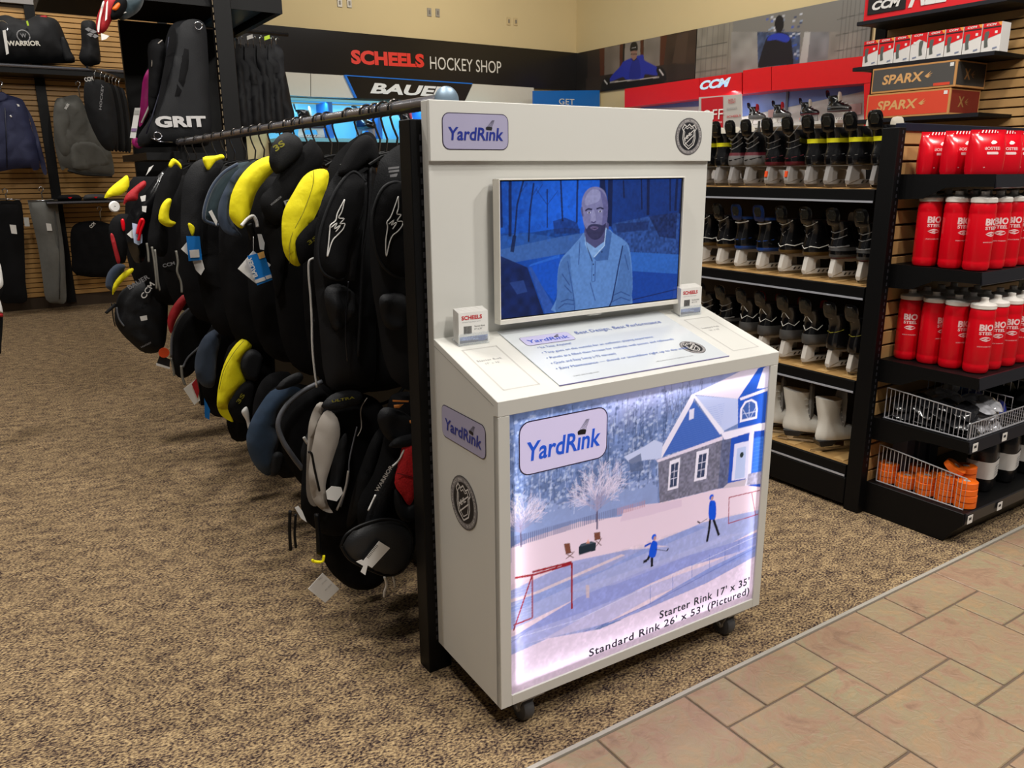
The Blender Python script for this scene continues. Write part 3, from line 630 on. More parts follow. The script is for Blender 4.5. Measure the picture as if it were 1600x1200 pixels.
for i, s_ in enumerate(('• Ice Time, Anytime!', '• Tarp goes on the outside for an authentic playing experience', '• Panels are filled then frozen for realistic wall passes and rebounds', '• Quick and Easy Setup (~75 minutes)', '• Easy Maintenance — shovel or snowblow right up to the walls')):
    lettering(s_, at_(.232-.004*i, .184-.0265*i), UT, VT, (.105, .365, .42, .20, .43)[i], .0135, AL, A)
lettering('www.yardrink.com', at_(.236, .04), UT, VT, .078, .007, GREYLET, A)
lettering('officially licensed backyard rink', at_(.5, .042), UT, VT, .13, .006, GREYLET, A)
league(at_(.6655, .0845), UT, VT, .036, A, e=.0004)

# ---- television
TV = thing('television', 'white framed television showing a bald man talking on the kiosk', 'television', (.8935, 1.4247, 0), math.radians(-1.5625))
tx0, tx1, tz0, tz1, ty = .1686, .7860, .9915, 1.3556, .2672
f_ = B(); bz_ = .0032
for (a, b_, c, d) in ((tx0, tx1, tz0, 1.0035), (tx0, tx1, tz1-bz_, tz1), (tx0, tx0+bz_, 1.0036, tz1-bz_), (tx1-bz_, tx1, 1.0036, tz1-bz_)): f_.box(a, b_, ty, ty+.0295, c, d)
f_.build('frame', mat('white_tv_plastic', '#e4e0d6', .3), TV, bevel=.0008)
B().box(tx0+.05, tx1-.05, ty+.0297, YP-.0008, tz0+.05, tz1-.05).build('back_housing', mat('white_tv_plastic', '#e4e0d6'), TV)
B().box(tx0+bz_, tx1-bz_, ty+.006, ty+.028, 1.0036, tz1-bz_).build('black_bezel', mat('gloss_black', '#060608', .15), TV)
B().box((tx0+tx1)/2-.022, (tx0+tx1)/2+.022, ty+.004, ty+.02, tz0-.005, tz0-.0002).build('sensor_bar', mat('white_tv_plastic', '#e4e0d6'), TV, bevel=.001)
sx0, sx1, sz0, sz1 = tx0+.0058, tx1-.0078, 1.0066, tz1-.0066
c = Canvas(sx0, sz0, sx1, sz1, 400, 232, '#1156c8')
n1, n2, n3 = c.noise(.02, 11), c.noise(.05, 12), c.noise(.006, 13)
yy = (c.Y-sz0)/(sz1-sz0); xx = (c.X-sx0)/(sx1-sx0)
c.a *= (0.55+.75*np.exp(-((xx-.36)/.26)**2-((yy-.78)/.4)**2))[..., None]
c.fill([(0.1681,1.222),(0.2631,1.221),(0.371,1.229),(0.421,1.224),(0.4222,1.156),(0.1675,1.171)], '#0f3c86'); c.fill([(0.168,1.216),(0.2438,1.222),(0.3306,1.208),(0.3509,1.2),(0.3554,1.16),(0.1672,1.152)], '#2352a0', .9)
c.fill([(0.1751,1.183),(0.3549,1.206),(0.4381,1.213),(0.4476,1.168),(0.1747,1.145)], '#3d66ac', .8)
c.fill([(0.4859,1.355),(0.7841,1.351),(0.7828,1.135),(0.5946,1.153),(0.5154,1.233),(0.4823,1.328)], '#0d2c70', .8)
c.fill([(0.5286,1.233),(0.6601,1.248),(0.7753,1.255),(0.7728,1.135),(0.5992,1.153),(0.5339,1.205)], '#2a4c90', .8, .6+.8*n3); c.fill([(0.5419,1.232),(0.6608,1.234),(0.6573,1.21),(0.5472,1.208)], '#152a62', .8); c.fill([(0.6601,1.248),(0.7655,1.256),(0.7651,1.18),(0.7011,1.19)], '#13265a', .9, .6+.8*n3)
for i in range(500):   # undergrowth
    x, z = rng.uniform(sx0, sx1), rng.uniform(sz0+.19, sz1); r = rng.uniform(.002, .009)
    if abs(x-.47) < .05: continue
    c.fill(circle(x, z, r, r, 7), '#0a2258' if x > .52 or rng.random() < .3 else '#1f6ae0', .16)
c.fill([(0.3343,1.247),(0.3707,1.255),(0.4123,1.24),(0.4212,1.213),(0.3386,1.214)], '#122f70', .8, .6+.7*n3)
for p, wd in (([(0.2048,1.354),(0.2036,1.214)], .009), ([(0.2442,1.351),(0.225,1.292),(0.2169,1.213)], .005), ([(0.1771,1.352),(0.1795,1.237)], .006), ([(0.2748,1.344),(0.2632,1.275),(0.2592,1.198)], .005), ([(0.3574,1.353),(0.3647,1.246)], .0055), ([(0.4112,1.352),(0.4102,1.241)], .006), ([(0.3158,1.328),(0.3164,1.231)], .0035), ([(0.5205,1.351),(0.52,1.226)], .016), ([(0.4924,1.351),(0.5037,1.257)], .018), ([(0.5646,1.347),(0.5686,1.3)], .005), ([(0.6276,1.35),(0.6336,1.267)], .005), ([(0.653,1.349),(0.6562,1.252)], .010), ([(0.7332,1.349),(0.7383,1.26)], .006), ([(0.7598,1.348),(0.7579,1.26)], .009), ([(0.7794,1.348),(0.7756,1.252)], .008), ([(0.2169,1.216),(0.209,1.175)], .011)): c.line(p, wd, '#06143c', .88)
for a0 in ([(0.316,1.289),(0.2825,1.328)], [(0.316,1.289),(0.3497,1.324)], [(0.2327,1.317),(0.2556,1.345)], [(0.2671,1.307),(0.2864,1.335)], [(0.2826,1.316),(0.302,1.341)]): c.line(a0, .002, '#0c2a70', .7)
c.fill([(0.2591,1.139),(0.3554,1.157),(0.3522,1.072),(0.3401,1.036),(0.2591,1.126)], '#0d4fc0'); c.fill([(0.3554,1.16),(0.267,1.141),(0.2591,1.135),(0.3555,1.152)], '#2a6cd8', .7)
c.fill([(0.2591,1.133),(0.267,1.134),(0.3486,1.007),(0.3115,1.004)], '#2a52a8'); c.fill([(0.1749,1.167),(0.2552,1.133),(0.3074,1.005),(0.1692,1.005)], '#0a1c50', .95, .5+n1); c.fill([(0.2008,1.098),(0.2434,1.101),(0.2551,1.07),(0.2237,1.066)], '#2c4a94', .6)
c.fill([(0.5946,1.153),(0.7778,1.135),(0.7762,1.079),(0.606,1.099)], '#2b63bc', .95); c.fill([(0.606,1.099),(0.7762,1.079),(0.7806,1.007),(0.5957,1.005)], '#0f3f9c', .95); c.line([(0.5953,1.016),(0.779,1.034)], .003, '#0c2462')
# the man
c.fill(smooth([(0.3466,1.006),(0.3483,1.045),(0.3498,1.107),(0.3597,1.146),(0.3883,1.171),(0.4214,1.2),(0.4423,1.216),(0.5158,1.219),(0.5338,1.208),(0.5751,1.185),(0.5943,1.16),(0.6064,1.088),(0.6065,1.03),(0.5866,1.001)], 3), '#5b86c8')
c.fill(smooth([(0.3466,1.006),(0.3482,1.052),(0.3518,1.113),(0.3638,1.143),(0.3885,1.158),(0.3933,1.117),(0.4027,1.058),(0.4078,1.005)], 3), '#4a72b2'); c.fill(smooth([(0.5313,1.004),(0.5519,1.07),(0.5691,1.161),(0.5849,1.167),(0.6038,1.095),(0.6065,1.03),(0.5913,1)], 3), '#4a72b2')
c.line([(0.5687,1.172),(0.555,1.113),(0.5472,1.074),(0.5353,1.022),(0.5267,1.006)], .0045, '#142c62'); c.line([(0.3825,1.141),(0.3915,1.097),(0.4028,1.048),(0.4078,1.005)], .0025, '#24468a', .8)
for q in ([(0.3609,1.034),(0.3818,1.039),(0.4031,1.034)], [(0.3527,1.017),(0.3735,1.028),(0.4054,1.023)], [(0.3729,1.077),(0.3964,1.055)], [(0.3642,1.109),(0.3897,1.076)], [(0.5394,1.036),(0.5665,1.044),(0.5994,1.03)], [(0.5354,1.018),(0.5671,1.028),(0.6,1.016)], [(0.4216,1.19),(0.4185,1.129)], [(0.4582,1.078),(0.4769,1.027)], [(0.5765,1.147),(0.5919,1.103)]): c.line(q, .0028, '#203c7c', .75)
c.fill(smooth([(0.4384,1.196),(0.442,1.229),(0.5108,1.24),(0.5161,1.209),(0.504,1.172),(0.4782,1.153),(0.4518,1.171)], 3), '#4a4a78')
c.fill([(0.4429,1.189),(0.4734,1.17),(0.5036,1.186),(0.5017,1.172),(0.4782,1.153),(0.4676,1.143),(0.4475,1.171)], '#7fa6dc')
c.fill([(0.4372,1.213),(0.443,1.182),(0.4634,1.136),(0.4543,1.154),(0.4387,1.182)], '#86acde'); c.fill([(0.443,1.182),(0.4655,1.136),(0.4635,1.133),(0.4476,1.168)], '#101c44')
c.fill([(0.5091,1.223),(0.5294,1.208),(0.5183,1.136),(0.4786,1.135),(0.4675,1.145),(0.5039,1.175)], '#3d62a2'); c.line([(0.5091,1.223),(0.5039,1.175),(0.4696,1.146)], .003, '#a8c4ea')
c.line([(0.4634,1.136),(0.4634,1.081)], .0018, '#2b4c8c'); c.line([(0.4743,1.136),(0.4743,1.08),(0.4647,1.08)], .0018, '#2b4c8c')
for q in ([(0.4679,1.127)], [(0.4695,1.098)], [(0.4964,1.159)]): c.fill(circle(*q[0], .0022, .0025, 10), '#15244e')
c.fill(smooth([(0.4263,1.273),(0.4279,1.303),(0.4442,1.325),(0.4715,1.332),(0.4997,1.321),(0.5113,1.294),(0.5135,1.267),(0.5109,1.237),(0.4985,1.21),(0.4814,1.197),(0.4598,1.198),(0.4423,1.216),(0.4325,1.24)], 3), '#7d7ba8')
c.fill(smooth([(0.4824,1.325),(0.5112,1.298),(0.5137,1.26),(0.5068,1.227),(0.4899,1.204),(0.4955,1.241),(0.4964,1.284)], 3), '#54528a', .7)
c.fill(smooth([(0.4403,1.309),(0.4611,1.325),(0.4869,1.318),(0.4832,1.295),(0.4535,1.286),(0.4366,1.286)], 3), '#9a9ac4', .7); c.fill(smooth([(0.4603,1.269),(0.4688,1.269),(0.4737,1.245),(0.4631,1.24),(0.4553,1.244)], 3), '#9896c0', .7)
c.fill(smooth([(0.4342,1.236),(0.4421,1.223),(0.4505,1.231),(0.4632,1.235),(0.4848,1.233),(0.4979,1.23),(0.5087,1.235),(0.5007,1.21),(0.4837,1.194),(0.462,1.195),(0.4445,1.211)], 3), '#26264e', .93)
c.fill(smooth([(0.4549,1.225),(0.4676,1.229),(0.4829,1.224),(0.4701,1.218)], 3), '#6a5c8a'); c.fill([(0.4583,1.225),(0.4807,1.224),(0.47,1.221)], '#14142e')
c.fill(smooth([(0.4233,1.277),(0.4283,1.28),(0.4321,1.256),(0.4266,1.26)], 3), '#54527e')
for q in ([(0.4378,1.27),(0.4474,1.275),(0.4602,1.273)], [(0.4751,1.274),(0.488,1.277),(0.4989,1.273)]): c.line(q, .0042, '#1c1c40')
for q in ([(0.4506,1.265)], [(0.4874,1.267)]): c.fill(circle(*q[0], .0062, .003, 14), '#b9b9d8'); c.fill(circle(*q[0], .0026, .0028, 10), '#0c0c20')
c.line([(0.4579,1.241),(0.4666,1.238),(0.4738,1.241)], .003, '#3a3464')
c.a *= (.86+.22*n3)[..., None]
c.mesh('picture', printmat('screen_picture', .12, emit=1.2), TV, lambda x, z: np.stack([x, np.full_like(x, ty+.0054), z], 1))

# ---- brochure holders
for k, (x, lab) in enumerate(((.0425, 'left of the television'), (KW-.135, 'right of the television'))):
    t = thing('brochure_holder', 'clear holder of white price cards on the kiosk '+lab, 'card holder', (.8935, 1.4247, 0), math.radians(-1.5625))
    y0 = .256; z0 = zs(y0)+.0008; W_ = .083; H_ = .079
    CL = mat('clear_acrylic', '#e8eef0', .1, alpha=.25)
    h = B(); h.box(x-.002, x+W_+.002, y0-.0022, y0-.0004, z0, z0+.03); h.prism([(y0-.0022, z0), (y0+.036, zs(y0+.036)+.0008), (y0+.036, zs(y0+.036)+.004), (y0-.0022, z0+.003)], x-.002, x+W_+.002, 'x'); h.build('holder', CL, t)
    for i in range(7):
        cb = B().box(x, x+W_, y0+i*.0043, y0+i*.0043+.0032, zs(y0+i*.0043)+.005, z0+.004+H_+i*.0012).build('card', WHITEC, t)
        if i == 0:
            O = Vector((x, y0, z0+.004))
            lettering('SCHEELS', O+Vector((.008, 0, .060)), X3, Z3, .058, .0105, mat('red_lettering', '#c41828', .5), cb, bold=.03, eps=.0006)
            lettering('Questions? Scan, bring to register', O+Vector((.01, 0, .0525)), X3, Z3, .052, .0035, GREYLET, cb, eps=.0006)
            bc = B()
            for j in range(16): bc.box(x+.014+j*.0014, x+.014+j*.0014+(.0004, .0009)[j % 3 == 0], y0-.0006, y0-.0002, z0+.028, z0+.048)
            bc.build('bar_code', BLACKL, cb)
            lettering('Starter Rink' if k == 0 else 'Standard Rink', O+Vector((.044, 0, .040)), X3, Z3, .03, .004, BLACKL, cb, eps=.0006); lettering("17' x 35'" if k == 0 else "26' x 53'", O+Vector((.044, 0, .033)), X3, Z3, .022, .004, BLACKL, cb, eps=.0006)
            pc = Canvas(x+.002, z0+.006, x+W_-.002, z0+.022, 60, 14, '#7d8cb8'); nn = pc.noise(.003, 5); pc.a *= (.5+nn)[..., None]
            pc.fill([(x, z0), (x+W_, z0), (x+W_, z0+.011), (x, z0+.013)], '#4c5064'); pc.fill([(x+W_*.65, z0+.008), (x+W_*.9, z0+.008), (x+W_*.9, z0+.02), (x+W_*.65, z0+.019)], '#5a6a9a')
            pc.mesh('photo_strip', printmat('card_photo', .4), cb, lambda a, z: np.stack([a, np.full_like(a, y0-.0007), z], 1))

# ================================================================ SKATE SHELVES AND ENDCAP (right)
SKX = 2.83
G1 = thing('shelf_unit', 'long black shelf unit of hockey skates behind the kiosk', 'shelf unit', (SKX, 1.815, 0))
GL = 1.35   # length along the aisle
DECK = mat('tan_shelf_deck', '#a5814f', .45, var=.18, vscale=10)
B().box(0, .45, 0, GL, .02, .135).build('base', BLACK, G1, bevel=.003)
B().box(.44, .46, 0, GL, .136, 1.23).build('spine_panel', mat('dark_back_panel', '#2a2119', .7), G1)
for k, z in enumerate((.19, .548, .925, 1.297)):
    s_ = B().box(.012, .435, .002, GL, z-.012, z).build('shelf_board', DECK, G1)
    l_ = B(); l_.prism([(0, z-.045), (.012, z-.05), (.0118, z), (0, z-.003)], .002, GL, 'y'); l_.build('front_lip', BLACK, s_)
    B().box(-.003, .0005, .004, GL, z-.05, z-.0425).build('price_strip', mat('pale_strip', '#b9bbc4', .25, .3), s_)
    for i in range(11):  # thin paler blocks in an even row along the deck
        B().box(.03, .38, .035+i*.121, .085+i*.121, z+.0002, z+.0026).build('deck_block', mat('pale_maple', '#b99560', .5, var=.2), s_)
EC = thing('endcap_display', 'black endcap shelf unit of red bottles and tape facing the tiled aisle', 'shelf unit', (2.83, 1.745, 0))
B().box(0, .046, 0, .066, 0, 1.518).build('upright', BLACK, EC, bevel=.002)
sl = B()
for z in np.arange(.2, 1.5, .0254): sl.box(.024, .030, -.0012, .0002, z, z+.013)
o = sl.build('slot_strip', mat('slot_grey', '#3c3c42', .4, .4), EC); o['kind'] = 'stuff'
B().box(.05, 1.1, .03, .04, .10, 1.505).build('back_panel', WOOD2, EC)
for k in range(24):
    B().box(.052, 1.1, .012, .029, .115+k*.0585, .115+k*.0585+.0505).build('slat', WOOD, EC, bevel=.002)
B().box(.047, 1.12, .004, .045, 1.506, 1.535).build('top_rail', mat('navy_rail', '#161a2c', .35), EC, bevel=.002)
B().prism([(.002, .002), (-.33, .002), (-.36, .05), (-.394, .088), (-.394, .135), (.002, .135)], .042, 1.12, 'x').build('base', BLACK, EC, bevel=.002)
def ecshelf(z, yf, br=.09):
    """deck, tapered side bracket and price lip"""
    s_ = B().box(.052, 1.1, yf+.012, .0115, z-.014, z).build('shelf_board', BLACK, EC)
    b = B(); b.prism([(.011, z-br), (-.09, z-br+.005), (-.17, z-.045), (-.25, z-.04), (yf, z-.04), (yf, z+.002), (.011, z+.002)], .046, .0515, 'x'); b.build('bracket', BLACK, s_)
    l_ = B(); l_.prism([(yf-.006, z-.042), (yf+.002, z-.046), (yf+.0115, z+.0), (yf+.002, z+.001)], .052, 1.1, 'x'); l_.build('price_lip', mat('lip_dark', '#26262c', .3, .3), s_)
    return s_
for z, yf in ((1.350, -.335), (1.018, -.334), (.645, -.376), (.405, -.374)): ecshelf(z, yf)
B().prism([(-.396, .09), (-.40, .134), (-.394, .136), (-.392, .09)], .05, 1.12, 'x').build('price_lip', mat('lip_dark', '#26262c'), EC)
# price tags on the lips
for k, (x, y, z) in enumerate(((.079, -.381, .385), (.29, -.381, .385), (.07, -.4035, .112), (.285, -.4035, .112), (.52, -.4035, .112), (.42, -.343, 1.33))):
    t = B().box(x-.017, x+.017, -.0012, 0, -.016, .016).build('price_tag', WHITEC, EC, loc=(0, y, z)); t.location = (0, y, z)
    cb = B()
    for j in range(6): cb.box(x-.01+j*.003, x-.0085+j*.003, -.0018, -.0013, -.002, .008)
    cb.build('bar_code', BLACKL, t)

# ---------------------------------------------------------------- skates
STEEL = mat('blade_steel', '#c8c8cc', .2, 1); HOLD = mat('holder_white', '#cfcac2', .45); HOLDG = mat('holder_grey', '#8f8c8a', .45)
BOOTK = mat('boot_black', '#0c0c0e', .22, var=.3, vscale=30, coat=.6); BOOTG = mat('boot_grey', '#6d6a68', .4, var=.2); BOOTR = mat('boot_maroon', '#5a1420', .4); BOOTY = mat('boot_yellow', '#e2dc1e', .45)
BOOTB = mat('boot_blue', '#173f86', .35); BOOTW = mat('boot_white', '#dcd9d2', .4); BOOTGR = mat('boot_fade', '#4c4b4a', .35, var=.4, vscale=12); FELT = mat('tongue_felt', '#cfc6b6', .85); LINER = mat('boot_liner', '#26262a', .9); BRONZ = mat('outsole_bronze', '#5b451f', .4)
PROF = [(a_, b_, c_, d_*1.32) for a_, b_, c_, d_ in [(.085, .006, .268, .034), (.092, -.004, .276, .042), (.108, -.008, .28, .046), (.128, -.009, .278, .0465), (.148, -.006, .262, .045), (.166, -.002, .232, .042), (.184, .002, .19, .040), (.205, .005, .158, .039), (.228, .004, .142, .041), (.25, -.003, .134, .043), (.268, -.010, .126, .042), (.282, -.014, .118, .040)]]
ZM = lambda z: .106+(z-.085)*.9
PROF = [(ZM(p[0]),)+p[1:] for p in PROF]
NR = 22
def pr(z):
    P = np.array(PROF); return [np.interp(z, P[:, 0], P[:, i]) for i in (1, 2, 3)]
def spt(z, a, off=0):
    x0, x1, hw = pr(z); c, s_ = math.cos(a), math.sin(a); e = .8
    return ((x0+x1)/2+((x1-x0)/2+off)*math.copysign(abs(c)**e, c), (hw*(1 if c < 0 else 1-.12*c)+off)*math.copysign(abs(s_)**e, s_), z)
def make_skate(cols, guard, hold, stripes=(), tongue='black', tall=.085, laces=None, cap=None):
    """cols: one material index per ring gap, into mats"""
    t = bpy.data.objects.new('hockey_skate', None); COL.objects.link(t); t.empty_display_size = .05
    mats = [BOOTK, cols[1], cols[2]]
    rg = [[spt(p[0], 2*PI*i/NR) for i in range(NR)] for p in PROF]; ZT_ = PROF[-1][0]
    b = B(); b.rings(rg, list(cols[0]), cap=True); b.build('boot', mats, t, smooth=True)
    ins = [[spt(ZT_, 2*PI*i/NR, -.006)[:2]+(ZT_+.0012,) for i in range(NR)], [spt(ZT_-.012, 2*PI*i/NR, -.012) for i in range(NR)]]
    B().rings(ins).build('liner', LINER, t)
    # tendon guard
    fr_ = (Vector((-.012, 0, ZM(.262))), Vector((0, -1, 0)), Vector((-.2, 0, 1)).normalized(), Vector((-1, 0, -.2)).normalized())
    o = [(-.034, 0), (-.046, .035), (-.047, tall*.72), (-.03, tall), (.03, tall), (.047, tall*.72), (.046, .035), (.034, 0)]
    g = B().pillow(o, .006, .006, .014, step=.012, frame=fr_, k=2).build('tendon_guard', guard, t, smooth=True)
    g2 = B(); 
    fr2 = (fr_[0]+fr_[3]*.0065, fr_[1], fr_[2], fr_[3])
    g2.pillow([(-.02, .025), (-.031, tall*.6), (-.02, tall*.88), (.02, tall*.88), (.031, tall*.6), (.02, .025)], .003, .001, .006, step=.01, frame=fr2, k=1); g2.build('guard_inset', mat('guard_gloss', '#24231f', .2, var=.4), g)
    # tongue
    fr3 = (Vector((.135, 0, ZM(.215))), Vector((0, -1, 0)), Vector((-.12, 0, 1)).normalized(), Vector((1, 0, .12)).normalized())
    tm = {'black': NYLON, 'felt': FELT, 'red': REDF}[tongue]
    B().pillow([(-.035, -.03), (-.043, .04), (-.04, .08), (-.025, .10), (.025, .10), (.04, .08), (.043, .04), (.035, -.03)], .012, .010, .02, step=.018, frame=fr3, k=2).build('tongue', tm, t, smooth=True)
    # laces over the instep
    lc = B()
    for i in range(5):
        u = i/4; z = ZM(.168+.085*u); x = pr(z)[1]-.01; lc.tube([(x-.01, -.03, z+.004), (x+.006, -.012, z+.012), (x+.006, .012, z+.012), (x-.01, .03, z+.004)], .0028, 5)
    o = lc.build('laces', laces or mat('lace_white', '#d9d6cf', .8), t); o['kind'] = 'stuff'
    for sp, wd, m in stripes:
        st = B()
        st.tube([spt(ZM(z), a, .0008) for z, a in sp], wd, 6); st.build('stripe', m, t, smooth=True)
    # holder and blade
    h = B(); y = .015
    h.prism([(.008, .086), (.082, .086), (.062, .055), (.066, .034), (-.002, .018), (-.006, .03)], -y, y); h.prism([(.172, .086), (.255, .086), (.262, .05), (.268, .022), (.196, .034), (.192, .055)], -y, y)
    h.prism([(-.002, .018), (.066, .0335), (.20, .0335), (.268, .022), (.266, .0145), (.0, .0145)], -y*.8, y*.8)
    h.prism([(.05, .086), (.20, .086), (.19, .074), (.13, .070), (.072, .074)], -y*.9, y*.9)
    h.v = [(a, b_, c if c < .0147 else .0146+(c-.0145)*1.26) for a, b_, c in h.v]; h.build('holder', hold, t, bevel=.002)
    sl_ = B()
    for i in range(4): sl_.prism([(.078+i*.03, .020), (.09+i*.03, .020), (.1+i*.03, .030), (.088+i*.03, .030)], -y*.8-.0006, -y*.8+.001)
    sl_.v = [(a, b_, .0146+(c-.0145)*1.26) for a, b_, c in sl_.v]; sl_.build('holder_slots', mat('slot_dark', '#3a3632', .6), t)['kind'] = 'stuff'
    B().prism([(-.008, .0146), (.272, .0146), (.274, .006), (.262, .0015), (.02, .0), (-.004, .006)], -.002, .002).build('blade', STEEL, t)
    if cap: B().prism([(-.009, .05), (-.002, .05), (0, .08), (-.006, .08)], -.009, .009).build('size_sticker', mat('orange_sticker', '#e8501e', .5), t)
    return t
N0 = [0]*11
W1 = lambda z0, zh: [(z0, PI-.9), (z0+zh, PI-.45), (z0-.002, PI), (z0+zh, PI+.45), (z0+.004, PI+.95), (z0+zh*1.5, PI+1.4)]
arc = lambda z, d: [(z, PI-1.2), (z-d*.6, PI-.5), (z-d, PI), (z-d*.3, PI+.5), (z+d, PI+1.1)]
PROTO = {
 'yellow': make_skate(([0, 0, 0, 0, 0, 0, 0, 1, 0, 0, 0], BOOTY, BOOTG), BOOTK, HOLDG, [(arc(.14, .006), .0012, mat('boot_grey', '#6d6a68'))], 'felt', laces=mat('lace_dark', '#77746c', .8)),
 'grey': make_skate(([2, 2, 2, 2, 1, 0, 0, 0, 0, 0, 0], BOOTR, BOOTG), BOOTK, HOLDG, [(arc(.205, .02), .0028, BOOTG), (arc(.235, .02), .0024, BOOTG), (arc(.27, .03), .0045, mat('silver_trim', '#9c9a98', .3, .5)), (arc(.13, .01), .003, BOOTK)], 'felt'),
 'maroon': make_skate(([1, 1, 0, 0, 0, 0, 0, 0, 0, 0, 0], BOOTR, BOOTG), BOOTK, HOLDG, [(arc(.19, .012), .002, mat('boot_grey', '#6d6a68')), (arc(.225, .012), .002, mat('boot_grey', '#6d6a68')), (arc(.275, .03), .0035, mat('silver_trim', '#9c9a98', .3, .5)), (arc(.135, .01), .0022, BOOTR)], 'felt', cap=True),
 'white': make_skate(([2, 2, 0, 0, 0, 0, 0, 0, 0, 0, 0], BOOTW, BRONZ), BOOTK, HOLD, [(W1(.128, .012), .0026, BOOTW), (arc(.262, .014), .0025, BOOTW), ([(.16, PI-.9), (.2, PI), (.235, PI+.7)], .0014, BOOTG), ([(.225, PI-.7), (.19, PI), (.16, PI+.8)], .0014, BOOTG)], 'black'),
 'blue': make_skate(([1, 1, 0, 0, 0, 0, 0, 0, 0, 0, 1], BOOTB, BOOTG), mat('boot_deep_blue', '#102552', .3), HOLD, [(arc(.25, .006), .0036, BOOTW), (arc(.15, .006), .0018, BOOTB)], 'black', laces=mat('lace_white', '#d9d6cf')),
 'silver': make_skate(([1, 2, 0, 2, 0, 0, 0, 0, 0, 0, 0], BOOTR, BOOTGR), BOOTK, HOLD, [(arc(.15, .005), .004, mat('silver_trim', '#9c9a98')), (arc(.2, .012), .0022, mat('silver_trim', '#9c9a98')), (arc(.235, .014), .0022, mat('silver_trim', '#9c9a98'))], 'felt'),
 'cross': make_skate(([2, 2, 2, 2, 0, 0, 0, 0, 0, 0, 0], BOOTR, BOOTGR), BOOTK, HOLD, [([(.29, PI-.5), (.235, PI+.2), (.215, PI+.5)], .0022, BOOTW), ([(.29, PI+.5), (.235, PI-.2), (.215, PI-.5)], .0022, BOOTW), (W1(.17, .02), .0022, BOOTW)], 'red'),
 'gold': make_skate(([0, 0, 0, 0, 0, 0, 0, 0, 0, 0, 0], BOOTY, BOOTG), BOOTK, HOLD, [(arc(.19, .01), .002, mat('olive_trim', '#8a8420', .5)), ([(.3, PI-.45), (.298, PI), (.3, PI+.45)], .007, BOOTY)], 'black'),
}
# letters on the black and yellow ones
used = {}
ORD = ['first', 'second', 'third', 'fourth', 'fifth', 'sixth', 'seventh', 'eighth', 'ninth', 'tenth', 'eleventh']
DESC = {'yellow': 'black hockey skate with yellow ankle band', 'grey': 'grey heeled black hockey skate', 'maroon': 'black hockey skate with maroon heel', 'white': 'black hockey skate with white zigzag', 'blue': 'black and blue hockey skate', 'silver': 'black hockey skate with silver heel trim', 'cross': 'grey hockey skate with white cross', 'gold': 'black hockey skate with yellow heel tab'}
def place_skate(kind, y, z, n, shelf, rz=0, dx=0, sc_=.84):
    lab = f'{DESC[kind]}, {ORD[n]} from the endcap, {shelf} skate shelf'
    p = PROTO[kind]
    o = p if kind not in used else dup(p)
    used[kind] = 1; o.location = (SKX+.055+dx, y, z); o.rotation_euler = (0, 0, rz*.25-.10); o.scale = (sc_, sc_*.9, sc_)
    tag(o, lab, 'skate', f'skates on the {shelf} shelf')
for n, (k, y, rz) in enumerate((('yellow', 1.866, -.1), ('yellow', 1.972, -.16), ('yellow', 2.072, -.1), ('yellow', 2.165, -.2), ('maroon', 2.265, -.22), ('maroon', 2.37, -.12), ('grey', 2.485, -.1), ('grey', 2.575, -.1), ('yellow', 2.66, -.1), ('yellow', 2.752, -.1))): place_skate(k, y, 1.3, n, 'top', rz, sc_=.82)
for n, (k, y, rz) in enumerate((('silver', 1.884, -.1), ('silver', 2.01, -.08), ('white', 2.139, -.2), ('white', 2.262, -.2), ('blue', 2.383, -.12), ('blue', 2.509, -.12), ('white', 2.62, -.2), ('white', 2.735, -.2))): place_skate(k, y, .928, n, 'second', rz)
for n, (k, y, rz) in enumerate((('gold', 1.885, -.1), ('gold', 1.985, -.05), ('cross', 2.105, -.08), ('cross', 2.222, -.08), ('cross', 2.345, -.14), ('cross', 2.452, -.14), ('silver', 2.58, -.1), ('silver', 2.7, -.1))): place_skate(k, y, .551, n, 'third', rz)
